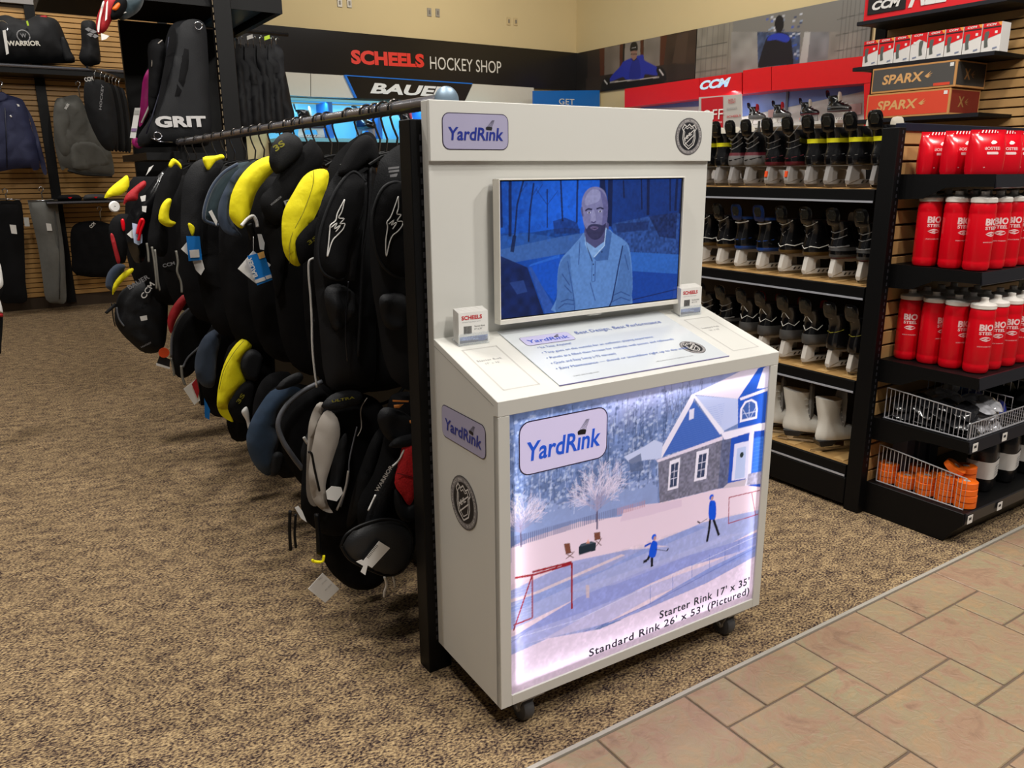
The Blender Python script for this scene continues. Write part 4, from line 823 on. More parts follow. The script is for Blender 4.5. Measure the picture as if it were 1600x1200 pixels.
# figure skates on the bottom shelf
FW = mat('figure_white', '#dcd9d0', .4); FG = mat('figure_grey', '#7c7b7a', .5)
def make_fig():
    t = bpy.data.objects.new('figure_skate', None); COL.objects.link(t); t.empty_display_size = .05
    P = [(.062, 0, .235, .032), (.075, -.004, .245, .038), (.095, -.003, .238, .039), (.115, 0, .2, .037), (.135, .004, .15, .034), (.165, .006, .115, .033), (.2, .0, .108, .037), (.24, -.008, .108, .041), (.27, -.014, .112, .043)]
    def q(p, a): return ((p[1]+p[2])/2+(p[2]-p[1])/2*math.cos(a), p[3]*math.sin(a), p[0]+.012*max(0, -math.cos(a))*(p[0] > .26))
    B().rings([[q(p, 2*PI*i/20) for i in range(20)] for p in P]).build('boot', FW, t, smooth=True)
    fr = (Vector((.118, 0, .12)), Vector((0, -1, 0)), Vector((-.03, 0, 1)).normalized(), Vector((1, 0, .03)).normalized())
    B().pillow([(-.03, 0), (-.04, .1), (-.035, .19), (.035, .19), (.04, .1), (.03, 0)], .012, .012, .02, step=.02, frame=fr, k=2).build('tongue', FG, t, smooth=True)
    s_ = B(); s_.prism([(.0, .062), (.236, .062), (.236, .056), (.09, .052), (.07, .03), (.012, .03)], -.028, .028); s_.build('heel_and_sole', mat('boot_sole', '#1c1b1c', .35), t, bevel=.003)
    lk = B()
    for i in range(5): lk.tube([(.10-.004*i+.012*(4-i)/4, -.036, .13+.026*i), (.128, 0, .136+.026*i), (.10-.004*i+.012*(4-i)/4, .036, .13+.026*i)], .0022, 5)
    lk.build('laces', mat('lace_white', '#d9d6cf'), t)['kind'] = 'stuff'
    bl = B(); bl.prism([(-.02, .012), (-.022, .006), (.02, .0), (.2, .001), (.235, .012), (.232, .022), (.2, .014), (.03, .012)], -.002, .002); bl.prism([(.02, .012), (.045, .012), (.055, .0295), (.02, .0295)], -.002, .002); bl.prism([(.15, .012), (.19, .014), (.2, .0515), (.15, .0515)], -.002, .002)
    bl.build('blade', STEEL, t)
    return t
fg = make_fig()
for n, (y, dx, rz, lab) in enumerate(((1.99, .0, -.35, 'white figure skate nearest the endcap upright on the bottom shelf'), (2.175, .02, -.95, 'white figure skate with grey tongue in the middle of the bottom shelf'), (2.325, .02, -.95, 'white figure skate beside the middle one, towards the kiosk'), (2.475, .02, -.95, 'white figure skate partly hidden by the kiosk edge'))):
    o = fg if n == 0 else dup(fg)
    o.location = (SKX+dx+.03, y, .193); o.rotation_euler = (0, 0, rz); o.scale = (.95, .95, .86); tag(o, lab, 'skate', 'figure skates on the bottom shelf')

# ---------------------------------------------------------------- red bottles
CAPW = mat('bottle_cap', '#e6e0d8', .4); BOTR = mat('bottle_red', '#d4061a', .28, var=.04, spec=.4); PRW = mat('bottle_print', '#f0d0d0', .45)
def eye(b, f, s):
    """eye shaped emblem, strokes on the bottle wall"""
    up_ = [(-1, 0), (-.6, .28), (0, .42), (.6, .28), (1, .02)]; lo_ = [(-1, 0), (-.5, -.26), (.1, -.4), (.65, -.24), (1, .02)]
    return up_, lo_
def make_bottle():
    t = bpy.data.objects.new('sports_bottle', None); COL.objects.link(t); t.empty_display_size = .05
    R = .0425
    B().lathe([(.030, 0), (.038, .003), (R, .012), (R, .03), (R-.0012, .034), (R, .038), (R, .196), (R-.0012, .2), (R, .204), (R-.001, .226), (R-.0045, .236)], 28).build('body', BOTR, t, smooth=True)
    B().lathe([(R-.002, .2365), (R-.0005, .238), (R-.0005, .250), (R-.004, .254), (.019, .258), (.0145, .261), (.0125, .268), (.0135, .2685), (.013, .275), (.006, .276)], 24).build('cap', CAPW, t, smooth=True)
    def mp(p):
        a = p.x/R-PI/2; r = R+.0006; return Vector((r*math.cos(a), r*math.sin(a), p.z))
    def lt(s_, x, z, w_, h_, bold=0): return lettering(s_, (x-w_/2, 0, z), X3, Z3, w_, h_, PRW, t, bold=bold, mapf=mp)
    lt('BIO', 0, .160, .050, .024, .045); lt('STEEL', 0, .145, .048, .0115, .03); lt('SPORTS HYDRATION', 0, .100, .05, .004)
    e = B()
    def poly(pts): flat(e, [(x*.021, .130+y*.021) for x, y in pts], (0, 0, 0), X3, Z3, 0)
    for path in ([(-1, 0), (-.55, .3), (0, .42), (.6, .3), (1, .02), (.6, .16), (0, .2), (-.5, .08)], [(-1, 0), (-.5, -.28), (.1, -.42), (.7, -.24), (1, .02), (.55, -.16), (0, -.22), (-.5, -.08)], [(-.35, -.02), (0, .12), (.45, .1), (.1, .0), (-.05, -.1), (.35, -.04), (.1, -.16), (-.25, -.12)]): poly(path)
    e.v = [tuple(mp(Vector(p))) for p in e.v]; e.build('eye_emblem', PRW, t)
    s_ = B(); n = 10
    rg = [(mp(Vector((.085, 0, .04+.016*i*1.0))), mp(Vector((.091, 0, .04+.016*i)))) for i in range(n)]
    s_.add([p for q in rg for p in q], [(2*i, 2*i+1, 2*i+3, 2*i+2) for i in range(n-1)]); s_.build('level_strip', mat('level_strip', '#d9788a', .35), t)
    return t
bt = make_bottle(); first = True
PLACES = ['left', 'second', 'third', 'fourth', 'fifth', 'sixth']
for shelf, z, x0, y0, dx, dy, rows, cols in (('lower', .6455, 2.976, 1.438, .099, .0885, 4, 6), ('upper', 1.0185, 2.935, 1.464, .101, .092, 3, 6)):
    for r in range(rows):
        for c in range(cols):
            if r > 1 and c > 3 : continue
            o = bt if first else dup(bt); first = False
            o.location = (x0+c*dx+rng.uniform(-.003, .003), y0+r*dy+rng.uniform(-.002, .002), z)
            o.rotation_euler = (0, 0, (-.95 if r == 3 else (-.62, -.30, -.12)[r] if shelf == 'lower' else (-.2, -.35, -.6)[r]) if c == 0 else rng.uniform(-.75, -.5))
            tag(o, f'red bottle with white cap, {PLACES[c]} column, {["front", "second", "third", "back"][r]} row, {shelf} bottle shelf', 'bottle', f'bottles on the {shelf} shelf')
# ---------------------------------------------------------------- red pouches on the top shelf
def make_pouch():
    t = bpy.data.objects.new('drink_pouch', None); COL.objects.link(t); t.empty_display_size = .05
    W_, H_ = .135, .150; rg = []
    for z, dd, ww in ((0, .028, .96), (.012, .034, 1), (.06, .036, 1), (.10, .028, 1), (.13, .012, 1), (.138, .003, 1), (.15, .0022, 1)):
        rg.append([(W_/2*ww*math.copysign(abs(math.cos(a))**.6, math.cos(a)), dd*math.copysign(abs(math.sin(a))**.9, math.sin(a)), z) for a in [2*PI*i/24 for i in range(24)]])
    B().rings(rg).build('bag', mat('pouch_red', '#d30a1e', .22, var=.08), t, smooth=True)
    def y_(z): return -np.interp(z, [0, .012, .06, .10, .13, .15], [.028, .034, .036, .028, .012, .0024])-.0012
    def mp(p): return Vector((p.x, y_(p.z)+abs(p.x/.059)**3*.018, p.z))
    for s_, x, z, w_, h_ in (('BIOSTEEL', 0, .082, .07, .010), ('HYDRATION', .002, .069, .04, .005), ('45', -.035, .030, .010, .008), ('servings', -.032, .022, .016, .004)):
        lettering(s_, (x-w_/2, 0, z), X3, Z3, w_, h_, PRW, t, bold=.015, mapf=mp)
    e = B(); flat(e, [(-.012+.006, .106), (.0+.004, .114), (.014, .113), (.02, .107), (.01, .102), (-.002, .101)], (0, 0, 0), X3, Z3, 0); flat(e, rrect(-.022, .067, .02, .0755, .002), (0, 0, 0), X3, Z3, 0); e.v = [tuple(mp(Vector(p))) for p in e.v]; e.build('emblem', PRW, t)
    e = B(); flat(e, rrect(.034, .02, .042, .042, .001), (0, 0, 0), X3, Z3, 0); e.v = [tuple(mp(Vector(p))) for p in e.v]; e.build('stick_picture', mat('stick_grey', '#8a8ca8', .5), t)
    e = B()
    for i in range(9): e.add([mp(Vector(p)) for p in ((-.055+i*.012, 0, .139), (-.051+i*.012, 0, .139), (-.045+i*.012, 0, .149), (-.049+i*.012, 0, .149))], [(0, 1, 2, 3)])
    e.build('seal_stripes', PRW, t)
    return t
pch = make_pouch()
k = 0
for c in range(5):
    for r in range(3):
        if c > 1 and r > 0: continue
        o = pch if k == 0 else dup(pch); k += 1
        o.location = (2.955+c*.122, 1.492+r*.088, 1.3505); o.rotation_euler = (0, 0, -.42 if c == 0 else -.36)
        tag(o, f'red drink pouch, {PLACES[c]} column, {["front", "second", "back"][r]} row on the top endcap shelf', 'pouch', 'red pouches on the top endcap shelf')
# ---------------------------------------------------------------- wire baskets and what is in them
WIRE = mat('basket_wire', '#bdbdc2', .3, .45)
def wirepanel(b, pts, nv, r=.0018, nh=0):
    """pts: four corners, lower left, lower right, upper right, upper left"""
    P = [Vector(p) for p in pts]; b.tube(P+[P[0]], r*1.5, 6)
    for i in range(1, nv): b.tube([P[0].lerp(P[1], i/nv), P[3].lerp(P[2], i/nv)], r*.8, 4)
    for i in range(1, nh+1): b.tube([P[0].lerp(P[3], i/(nh+1)), P[1].lerp(P[2], i/(nh+1))], r*.8, 4)
U_ = thing('wire_basket', 'chrome wire basket full of clear packets on the fourth endcap shelf', 'basket', (0, 0, 0))
for nm, pts, nv in (('side_panel', ((2.896, 1.715, .411), (2.896, 1.39, .411), (2.896, 1.39, .512), (2.896, 1.715, .535)), 19), ('side_panel', ((3.20, 1.72, .411), (3.20, 1.39, .411), (3.20, 1.39, .520), (3.20, 1.72, .535)), 12), ('front_panel', ((2.90, 1.384, .409), (3.9, 1.384, .409), (3.9, 1.384, .472), (2.90, 1.384, .472)), 56), ('side_panel', ((3.48, 1.72, .411), (3.48, 1.39, .411), (3.48, 1.39, .520), (3.48, 1.72, .535)), 12)):
    b = B(); wirepanel(b, pts, nv); o = b.build(nm, WIRE, U_); o['kind'] = 'stuff'
b = B(); wirepanel(b, ((2.9, 1.39, .408), (3.9, 1.39, .408), (3.9, 1.72, .408), (2.9, 1.72, .408)), 20); o = b.build('floor_grid', WIRE, U_); o['kind'] = 'stuff'
L_ = thing('wire_basket', 'chrome wire side guard around orange tape on the endcap base', 'basket', (0, 0, 0))
b = B(); wirepanel(b, ((2.898, 1.72, .14), (2.898, 1.37, .14), (2.898, 1.37, .262), (2.898, 1.72, .295)), 22); o = b.build('side_panel', WIRE, L_); o['kind'] = 'stuff'
PACK = mat('clear_packet', '#bcbcc2', .12, var=.8, vscale=38, coat=.6, spec=.8)
PK2 = mat('dark_packet', '#232326', .2, var=.6, vscale=30, coat=.5)
for i in range(33):
    x, y, z = 2.915+.03+(i % 3)*.085+rng.uniform(0, .02), 1.435+((i//3) % 4)*.076, .425+(i//12)*.034+rng.uniform(0, .008)
    a = rng.uniform(0, PI)
    n_ = Vector((rng.uniform(-.5, .1), rng.uniform(-.5, .1), 1)).normalized(); u_ = Vector((math.cos(a), math.sin(a), 0)); u_ = (u_-n_*u_.dot(n_)).normalized(); v_ = n_.cross(u_)
    B0 = B().pillow([(-.05, -.03), (0, -.036), (.05, -.028), (.054, .0), (.048, .03), (0, .035), (-.05, .03)], .012, .010, .02, step=.013, frame=(Vector((0, 0, 0)), u_, v_, n_), k=2, wr=.5)
    o = B0.build('packet', PACK if i % 3 else PK2, None, smooth='all'); o.location = (x, y, z)
    tag(o, ('clear' if i % 3 else 'dark')+f' plastic packet of hardware in the wire basket, {ORD[(i//3) % 4]} row back, '+('left', 'middle', 'right')[i % 3]+(', lowest layer', ', middle layer', ', top layer')[i//12], 'packet', 'packets heaped in the basket')
for i, (x, y, lab) in enumerate(((3.235, 1.49, 'blue padded item with a white tag lying in the wire basket, front'), (3.27, 1.60, 'blue padded item with a white tag lying in the wire basket, rear'))):
    t = thing('blue_pad', lab, 'pad', (x+.03, y, .44+i*.01), .4, 'blue pads in the basket')
    B().pillow([(-.06, -.04), (.05, -.045), (.065, .0), (.05, .045), (-.05, .04)], .035, .026, .03, step=.014, frame=(Vector((0, 0, 0)), Vector(X3), Vector(Y3), Vector(Z3))).build('pad', mat('royal_blue_fabric', '#1a2a8a', .6, var=.2), t, smooth=True)
    B().box(-.012, .012, -.006, .006, .0352, .0362).build('tag', WHITEC, t)
for i in range(4):
    t = thing('black_pad', f'black padded item in the rear wire compartment, {ORD[i]} along', 'pad', (3.52+.0*i+(i % 2)*.13, 1.47+(i//2)*.11, .445), .3, 'black pads in the far compartment')
    B().pillow([(-.06, -.05), (.05, -.05), (.065, .0), (.05, .05), (-.05, .05)], .045, .03, .03, step=.014, frame=(Vector((0, 0, 0)), Vector(X3), Vector(Y3), Vector(Z3))).build('pad', NYLON, t, smooth=True)
    B().box(-.03, .03, -.052, -.0505, -.005, .004).build('tag', mat('pale_tag', '#b5b5b0', .6), t)
for i in range(7):
    t = thing('blue_carton', f'small blue and white carton at the back under the lower bottle shelf, {ORD[i]} along', 'carton', (3.33+i*.07, 1.69, .4055), 0, 'cartons under the bottle shelf')
    B().box(-.03, .03, -.02, .02, 0, .17).build('box', mat('carton_blue', '#3f86c4', .5) if i % 2 else WHITEC, t, bevel=.002); B().box(-.02, .02, -.0215, -.0202, .09, .13).build('label', WHITEC if i % 2 else mat('carton_blue', '#3f86c4'), t)
# tape rolls
def make_roll():
    t = bpy.data.objects.new('tape_roll', None); COL.objects.link(t)
    B().lathe([(.012, 0), (.036, 0), (.0385, .002), (.0385, .023), (.036, .025), (.012, .025), (.012, 0)], 24, close=False).build('tape', ORANGE, t, smooth=True)
    B().lathe([(.0117, .001), (.0117, .024), (.010, .024), (.010, .001), (.0117, .001)], 14, close=False).build('core', WHITEC, t, smooth=True)
    return t
tr = make_roll(); k = 0
STK = [(2.945, 1.700, 3), (2.947, 1.620, 2), (2.945, 1.540, 3), (2.947, 1.462, 4), (2.947, 1.392, 4), (3.035, 1.445, 5), (3.03, 1.53, 3), (3.03, 1.62, 3)]
for s_, (x, y, n) in enumerate(STK):
    for i in range(n):
        o = tr if k == 0 else dup(tr); k += 1
        o.location = (x+rng.uniform(-.003, .003), y+rng.uniform(-.002, .002), .1362+i*.0256+ (0)); o.rotation_euler = (0, 0, rng.uniform(0, 6))
        tag(o, f'orange tape roll, {["lowest", "second", "third", "fourth", "fifth"][i]} in the {ORD[s_]} stack on the endcap base', 'tape', 'orange tape rolls')
o = dup(tr); o.location = (2.947, 1.452, .285); o.rotation_euler = (.55, .25, 0); o.location.z = .262; tag(o, 'orange tape roll tilted on top of the fourth stack', 'tape', 'orange tape rolls')
# black packs with a white band on the base
for i, x in enumerate((3.19, 3.36, 3.53)):
    t = thing('tape_pack', f'black bagged pack with a white label band, {ORD[i]} from the orange tape', 'pack', (x, 1.46, .136), .25, 'black packs on the endcap base')
    rg = []
    for z, k_ in ((0, .86), (.012, 1), (.09, 1), (.16, .98), (.19, .9), (.205, .7), (.212, .3)): rg.append([(.066*k_*math.copysign(abs(math.cos(a))**.55, math.cos(a)), .05*k_*math.copysign(abs(math.sin(a))**.55, math.sin(a)), z) for a in [2*PI*q/28 for q in range(28)]])
    B().rings(rg).build('bag', mat('bag_black', '#141417', .25, var=.4), t, smooth=True)
    rg = [[(.0672*math.copysign(abs(math.cos(a))**.55, math.cos(a)), .0512*math.copysign(abs(math.sin(a))**.55, math.sin(a)), z) for a in [2*PI*q/28 for q in range(28)]] for z in (.055, .125)]
    lb_ = B().rings(rg, cap=False).build('label_band', mat('grey_label', '#cfcdca', .6), t, smooth=True)
    for j in range(4): B().box(-.03, .01, -.0535, -.0527, .07+j*.011, .073+j*.011).build('print_line', GREYLET, lb_)
for i in range(3):
    o = B().box(-.03, .03, -.03, .03, 0, .2).build('dark_carton', mat('slate_carton', '#343848', .6), None, bevel=.002, loc=(3.0+i*.09, 1.68, .136))
    tag(o, f'dark slate carton behind the orange tape, {ORD[i]} from the upright', 'carton', 'cartons behind the tape')

# ================================================================ CLOTHES RACK (left of the kiosk)
RX = .90
RL = .99   # the rail runs a little right of the posts' left face
R = thing('clothes_rack', 'long black gondola rack with a steel rail behind the kiosk', 'rack', (RX, 1.80, 0))
ps = B(); ps.box(-.026, .045, -.030, .030, 0, 1.495); ps.box(.0451, .11, -.02, .02, 1.42, 1.495); ps.build('upright', BLACK, R, bevel=.002)
ps = B()
for z in np.arange(.1, 1.46, .0254): ps.box(-.002, .004, -.0312, -.0300, z, z+.014)
ps.build('slot_strip', mat('slot_grey', '#3c3c42'), R)['kind'] = 'stuff'
B().box(.05, .12, 3.12, 3.18, 0, 1.495).build('upright', BLACK, R, bevel=.002)
B().box(.22, .31, .035, 3.1, .02, .09).build('base_beam', BLACK, R, bevel=.003)
B().box(.34, .36, -.02, 3.2, .02, 1.36).build('centre_panel', BLACK, R)
rl = B(); rl.tube([(.09, .002, 1.543), (.09, 3.15, 1.543)], .018, 16); rl.build('upper_rail', mat('rail_steel', '#8a8a92', .24, .75), R, smooth=True)
rl = B(); rl.lathe([(.0, 0), (.031, 0), (.033, .003), (.033, .008), (.028, .012), (0, .012)], 24, close=False); o = rl.build('end_disc', mat('blue_grey_cap', '#7f93a4', .35, .5), R, smooth=True); o.location = (.09, .0015, 1.543); o.rotation_euler = (PI/2, 0, 0)
rl = B(); rl.tube([(.30, .03, .70), (.30, 3.12, .70)], .0145, 12); rl.build('lower_rail', BLACK, R, smooth=True)
for y in (.0, 3.15): B().box(.078, .102, y-.012, y+.012, 1.4955, 1.526).build('rail_bracket', BLACK, R)
# hangers on the rail
HW = mat('hanger_wire', '#5a5652', .25, 1)
def make_hanger():
    t = bpy.data.objects.new('hanger', None); COL.objects.link(t)
    h = B(); r = .0235
    arc_ = [(r*math.cos(a), 0, -.0018+r*math.sin(a)) for a in np.linspace(PI*1.05, -.25*PI, 14)]
    h.tube(arc_+[(.024, 0, -.045), (.036, 0, -.075), (.03, 0, -.11)], .0034, 6); h.build('hook', HW, t, smooth=True)
    s_ = B(); s_.tube([(-.09, 0, -.150), (-.05, 0, -.128), (.03, 0, -.112), (.10, 0, -.13), (.13, 0, -.15)], .004, 6); s_.build('arms', BLACK, t, smooth=True)
    return t
ORD2 = ORD+['twelfth', 'thirteenth', 'fourteenth', 'fifteenth', 'sixteenth', 'seventeenth', 'eighteenth', 'nineteenth', 'twentieth', 'twenty-first']
hg = make_hanger()
for k, (y, tw) in enumerate(((1.90, .1), (1.967, -.2), (2.02, .15), (2.074, -.1), (2.201, .1), (2.371, .2), (2.437, -.1), (2.565, .1), (2.639, 0), (2.731, .2), (2.886, 0), (3.023, .1), (3.139, -.1), (3.25, .1), (3.385, 0), (3.558, .1), (3.717, 0), (3.876, .1), (4.067, 0), (4.275, .1), (4.45, 0))):
    o = hg if k == 0 else dup(hg)
    o.location = (RL, y*1.1-.17*0, 1.543); o.rotation_euler = (0, 0, tw); tag(o, f'dark wire hanger on the steel rail, {ORD2[k]} from the kiosk end', 'hanger', 'hangers on the steel rail')
def gar(name, label, y, cat='sports pad', g=None):
    return thing(name, label, cat, (RX, y, 0), 0, g or 'protective gear on the rack')
FX = (Vector(X3), Vector(Z3), Vector((0, -1, 0)))
def P(t, name, pts, m, f=.03, b=.03, e=.04, dy=0, wr=0, step=None, k=3):
    return B().pillow(pts, f, b, e, step=step, frame=(Vector((-RX, dy, 0)),)+FX, k=k, wr=wr).build(name, m, t, smooth='all')
def rib(t, name, pts, r, m, dy=0, n=6):
    q = [np.array(p, float) for p in pts]; o = []
    for i in range(len(q)-1):
        p0, p1, p2, p3 = q[max(i-1, 0)], q[i], q[i+1], q[min(i+2, len(q)-1)]
        for j in range(5): u = j/5; o.append(.5*((2*p1)+(p2-p0)*u+(2*p0-5*p1+4*p2-p3)*u*u+(3*p1-p0-3*p2+p3)*u**3))
    o.append(q[-1]); b = B(); b.tube([(p[0]-RX, dy, p[1]) for p in o], r, n); return b.build(name, m, t, smooth='all')
def card(t, name, pts, m, dy=0, th=.0012):
    b = B(); b.prism([(x-RX, z) for x, z in pts], dy-th, dy, 'y'); return b.build(name, m, t)
def let(t, s_, p0, p1, h, m, dy=0, bold=.02, shear=0, w_=None):
    a = Vector((p1[0]-p0[0], 0, p1[1]-p0[1])); U = a.normalized(); V = Vector((-U.z, 0, U.x)); return lettering(s_, (p0[0]-RX, dy, p0[1]), U, V, w_ or a.length, h, m, t, bold=bold, shear=shear)
def bodyfill(t, x0, x1, z0, z1, dy=.02, m=None, f=.05, b=.05):
    o = [(x0+.05, z1-.03), (x0+.16, z1), (x1-.12, z1), (x1-.03, z1-.05), (x1, z1-.2), (x1-.04, z0+.05), (x1-.14, z0), (x0+.1, z0+.01), (x0+.02, z0+.1), (x0, (z0+z1)/2)]
    return P(t, 'body', o, m or FABRIC, f, b, .08, dy, .2, k=3)
LW = WHITEL
# ---- upper tier, from the kiosk backwards
t = gar('shoulder_pads', 'black chest pad with white zigzag emblem, half hidden by the rack upright', 1.955)
P(t, 'body', [(0.881,1.385),(0.9,1.414),(0.947,1.444),(0.994,1.444),(1.016,1.32),(0.997,0.801),(0.908,0.799),(0.873,0.874),(0.859,0.984),(0.847,1.106),(0.853,1.274)], NYLON, .025, .03, .05, .025, .3)
P(t, 'front_pad', [(0.837,1.252),(0.85,1.3),(0.873,1.335),(0.906,1.348),(0.939,1.339),(0.945,1.223),(0.94,1.098),(0.899,1.104),(0.86,1.136),(0.841,1.187)], FABRIC, .022, .005, .03, -.022)
rib(t, 'edge_piping', [(0.939,1.339),(0.906,1.348),(0.873,1.335),(0.85,1.3),(0.837,1.252),(0.841,1.187),(0.86,1.136),(0.899,1.104),(0.94,1.098)], .0045, NYLON, -.024)
lg = [(0.902,1.313),(0.88,1.265),(0.867,1.249),(0.868,1.235),(0.861,1.199),(0.861,1.163),(0.871,1.195),(0.881,1.214),(0.896,1.224),(0.91,1.239),(0.91,1.249),(0.896,1.251),(0.907,1.266),(0.896,1.269),(0.901,1.285)]
rib(t, 'emblem', lg+[lg[0]], .0016, LW, -.048, 5); rib(t, 'emblem', [(0.872,1.244),(0.887,1.253),(0.879,1.241),(0.894,1.247),(0.882,1.231)], .0015, LW, -.048, 5)
P(t, 'pouch', [(0.853,1.043),(0.878,1.058),(0.934,1.045),(0.93,0.962),(0.882,0.959),(0.86,0.988)], NYLON, .02, .004, .02, -.005, .4)
for k in range(3): card(t, 'print_line', [(0.886,1.385),(0.917,1.388),(0.916,1.383),(0.886,1.38)] if k == 0 else ([(0.887,1.377),(0.916,1.38),(0.916,1.375),(0.887,1.372)] if k == 1 else [(0.89,1.367),(0.912,1.37),(0.908,1.362),(0.89,1.361)]), mat('grey_lettering', '#8d8d90'), -.028)
t = gar('shoulder_pads', 'black chest pad with white zigzag emblem, the full one left of the upright', 2.13)
P(t, 'body', [(0.768,1.245),(0.797,1.322),(0.838,1.381),(0.873,1.41),(0.923,1.424),(0.949,1.398),(0.95,1.265),(0.932,1.083),(0.927,0.912),(0.911,0.765),(0.831,0.758),(0.764,0.78),(0.754,0.969),(0.749,1.114)], NYLON, .03, .03, .05, .02, .3)
P(t, 'front_pad', [(0.747,1.156),(0.758,1.22),(0.786,1.286),(0.816,1.336),(0.861,1.376),(0.896,1.347),(0.887,1.287),(0.863,1.219),(0.833,1.15),(0.823,1.091),(0.786,1.09),(0.756,1.112)], FABRIC, .024, .005, .03, -.028)
rib(t, 'edge_piping', [(0.896,1.347),(0.861,1.376),(0.816,1.336),(0.786,1.286),(0.758,1.22),(0.747,1.156),(0.756,1.112),(0.786,1.09),(0.823,1.091),(0.833,1.15),(0.863,1.219),(0.887,1.287),(0.896,1.347)], .0045, NYLON, -.03)
rib(t, 'edge_piping', [(0.917,1.386),(0.904,1.269),(0.882,1.147),(0.867,1.023),(0.85,0.858)], .005, NYLON, -.02)
lg = [(0.823,1.303),(0.801,1.268),(0.794,1.248),(0.779,1.237),(0.776,1.224),(0.771,1.193),(0.764,1.153),(0.775,1.181),(0.784,1.198),(0.799,1.211),(0.814,1.225),(0.819,1.239),(0.806,1.239),(0.818,1.252),(0.803,1.255),(0.814,1.273)]
rib(t, 'emblem', lg+[lg[0]], .0017, LW, -.0735+.02, 5); rib(t, 'emblem', [(0.78,1.23),(0.797,1.241),(0.789,1.226),(0.806,1.234),(0.792,1.218)], .0016, LW, -.0535, 5)
P(t, 'strap', [(0.847,1.233),(0.876,1.218),(0.849,1.078),(0.825,1.08)], NYLON, .006, .004, .01, -.028, k=1)
P(t, 'pouch', [(0.766,1.056),(0.802,1.073),(0.843,1.055),(0.856,1.021),(0.839,0.968),(0.793,0.936),(0.769,0.993)], NYLON, .024, .004, .02, -.01, .5)
P(t, 'shoulder_cap', [(0.825,1.364),(0.851,1.423),(0.89,1.466),(0.924,1.471),(0.945,1.437),(0.939,1.386),(0.909,1.396),(0.87,1.372)], FABRIC, .03, .02, .03, -.01)
rib(t, 'buckle_strap', [(0.828,1.079),(0.82,1.026),(0.81,0.936),(0.811,0.85)], .0022, DARKM, -.035)
bodyfill(t, .78, 1.16, .72, 1.34, .07, None, .03, .03)
t = gar('shoulder_pads', 'black shoulder pad with quilted yellow liner and rounded collar', 2.36)
P(t, 'collar', [(0.877,1.35),(0.893,1.388),(0.927,1.434),(0.987,1.478),(1.034,1.494),(1.058,1.458),(1.039,1.387),(0.986,1.315),(0.926,1.258),(0.874,1.183),(0.849,1.126),(0.82,1.167),(0.839,1.261)], FABRIC, .035, .035, .05, .01)
P(t, 'yellow_liner', [(0.724,1.211),(0.734,1.266),(0.768,1.319),(0.8,1.362),(0.836,1.382),(0.874,1.38),(0.875,1.345),(0.842,1.271),(0.802,1.204),(0.776,1.143),(0.771,1.105),(0.745,1.113),(0.725,1.151)], YELLOW, .022, .02, .03, -.03, .10)
rib(t, 'seam', [(0.824,1.38),(0.819,1.337),(0.787,1.265),(0.743,1.19),(0.733,1.116)], .0010, mat('olive_trim', '#8a8420'), -.052)
P(t, 'front_flap', [(0.754,1.166),(0.76,1.19),(0.795,1.224),(0.835,1.244),(0.838,1.141),(0.8,1.13),(0.767,1.111),(0.757,1.132)], FABRIC, .014, .012, .02, -.055)
let(t, '3S', *[(0.789,1.167),(0.818,1.185)], .012, mat('olive_trim', '#8a8420'), -.0695)
rib(t, 'white_lace', [(0.801,1.128),(0.786,1.12),(0.782,1.081),(0.783,1.024),(0.782,0.947),(0.778,0.869),(0.779,0.799),(0.783,0.736)], .0035, WHITEL, -.07)
bodyfill(t, .80, 1.16, .66, 1.36, .05)
t = gar('shoulder_pads', 'black shoulder pad with 3S cap and wide plain flap over the rail', 2.56)
P(t, 'cap', [(0.762,1.408),(0.778,1.462),(0.815,1.494),(0.854,1.487),(0.873,1.459),(0.862,1.424),(0.818,1.389),(0.781,1.37)], NYLON, .03, .03, .04, -.035)
P(t, 'flap', [(0.77,1.335),(0.827,1.413),(0.888,1.46),(0.914,1.476),(0.949,1.427),(0.929,1.385),(0.88,1.349),(0.827,1.279),(0.79,1.212),(0.742,1.238),(0.733,1.297)], FABRIC, .03, .03, .05, -.012, .1)
let(t, '3S', *[(0.776,1.436),(0.807,1.457)], .018, mat('olive_trim', '#8a8420'), -.067, .03)
P(t, 'body', [(0.743,1.253),(0.771,1.28),(0.81,1.251),(0.828,1.218),(0.813,1.153),(0.797,1.051),(0.773,0.969),(0.759,1.033),(0.756,1.115),(0.746,1.193)], FABRIC, .035, .035, .05, .02, .2)
let(t, 'F', *[(0.8,1.269),(0.817,1.274)], .020, mat('grey_lettering', '#8d8d90'), -.045, .03)
let(t, 'WARRIOR', *[(0.755,1.274),(0.791,1.3)], .006, GREYLET, -.044, .0)
bodyfill(t, .775, 1.16, .68, 1.38, .06)
t = gar('shoulder_pads', 'black shoulder pad with yellow liner, slate rim and blue hang tag', 2.74)
P(t, 'yellow_liner', [(0.672,1.254),(0.683,1.305),(0.714,1.359),(0.759,1.403),(0.805,1.425),(0.832,1.423),(0.838,1.39),(0.801,1.354),(0.766,1.313),(0.745,1.262),(0.727,1.221),(0.708,1.197),(0.688,1.21),(0.674,1.231)], YELLOW, .022, .02, .03, -.04, .10)
P(t, 'slate_rim', [(0.642,1.223),(0.649,1.278),(0.679,1.335),(0.712,1.379),(0.749,1.403),(0.781,1.415),(0.718,1.359),(0.692,1.304),(0.679,1.253),(0.692,1.207),(0.715,1.168),(0.684,1.173),(0.657,1.187)], SLATE, .014, .012, .015, -.01)
rib(t, 'white_strap', [(0.698,1.208),(0.72,1.229),(0.738,1.237),(0.747,1.22),(0.749,1.202)], .006, WHITEL, -.075)
P(t, 'buckle', [(0.711,1.213),(0.736,1.221),(0.744,1.167),(0.723,1.159)], BLACK, .012, .01, .008, -.07, k=1)
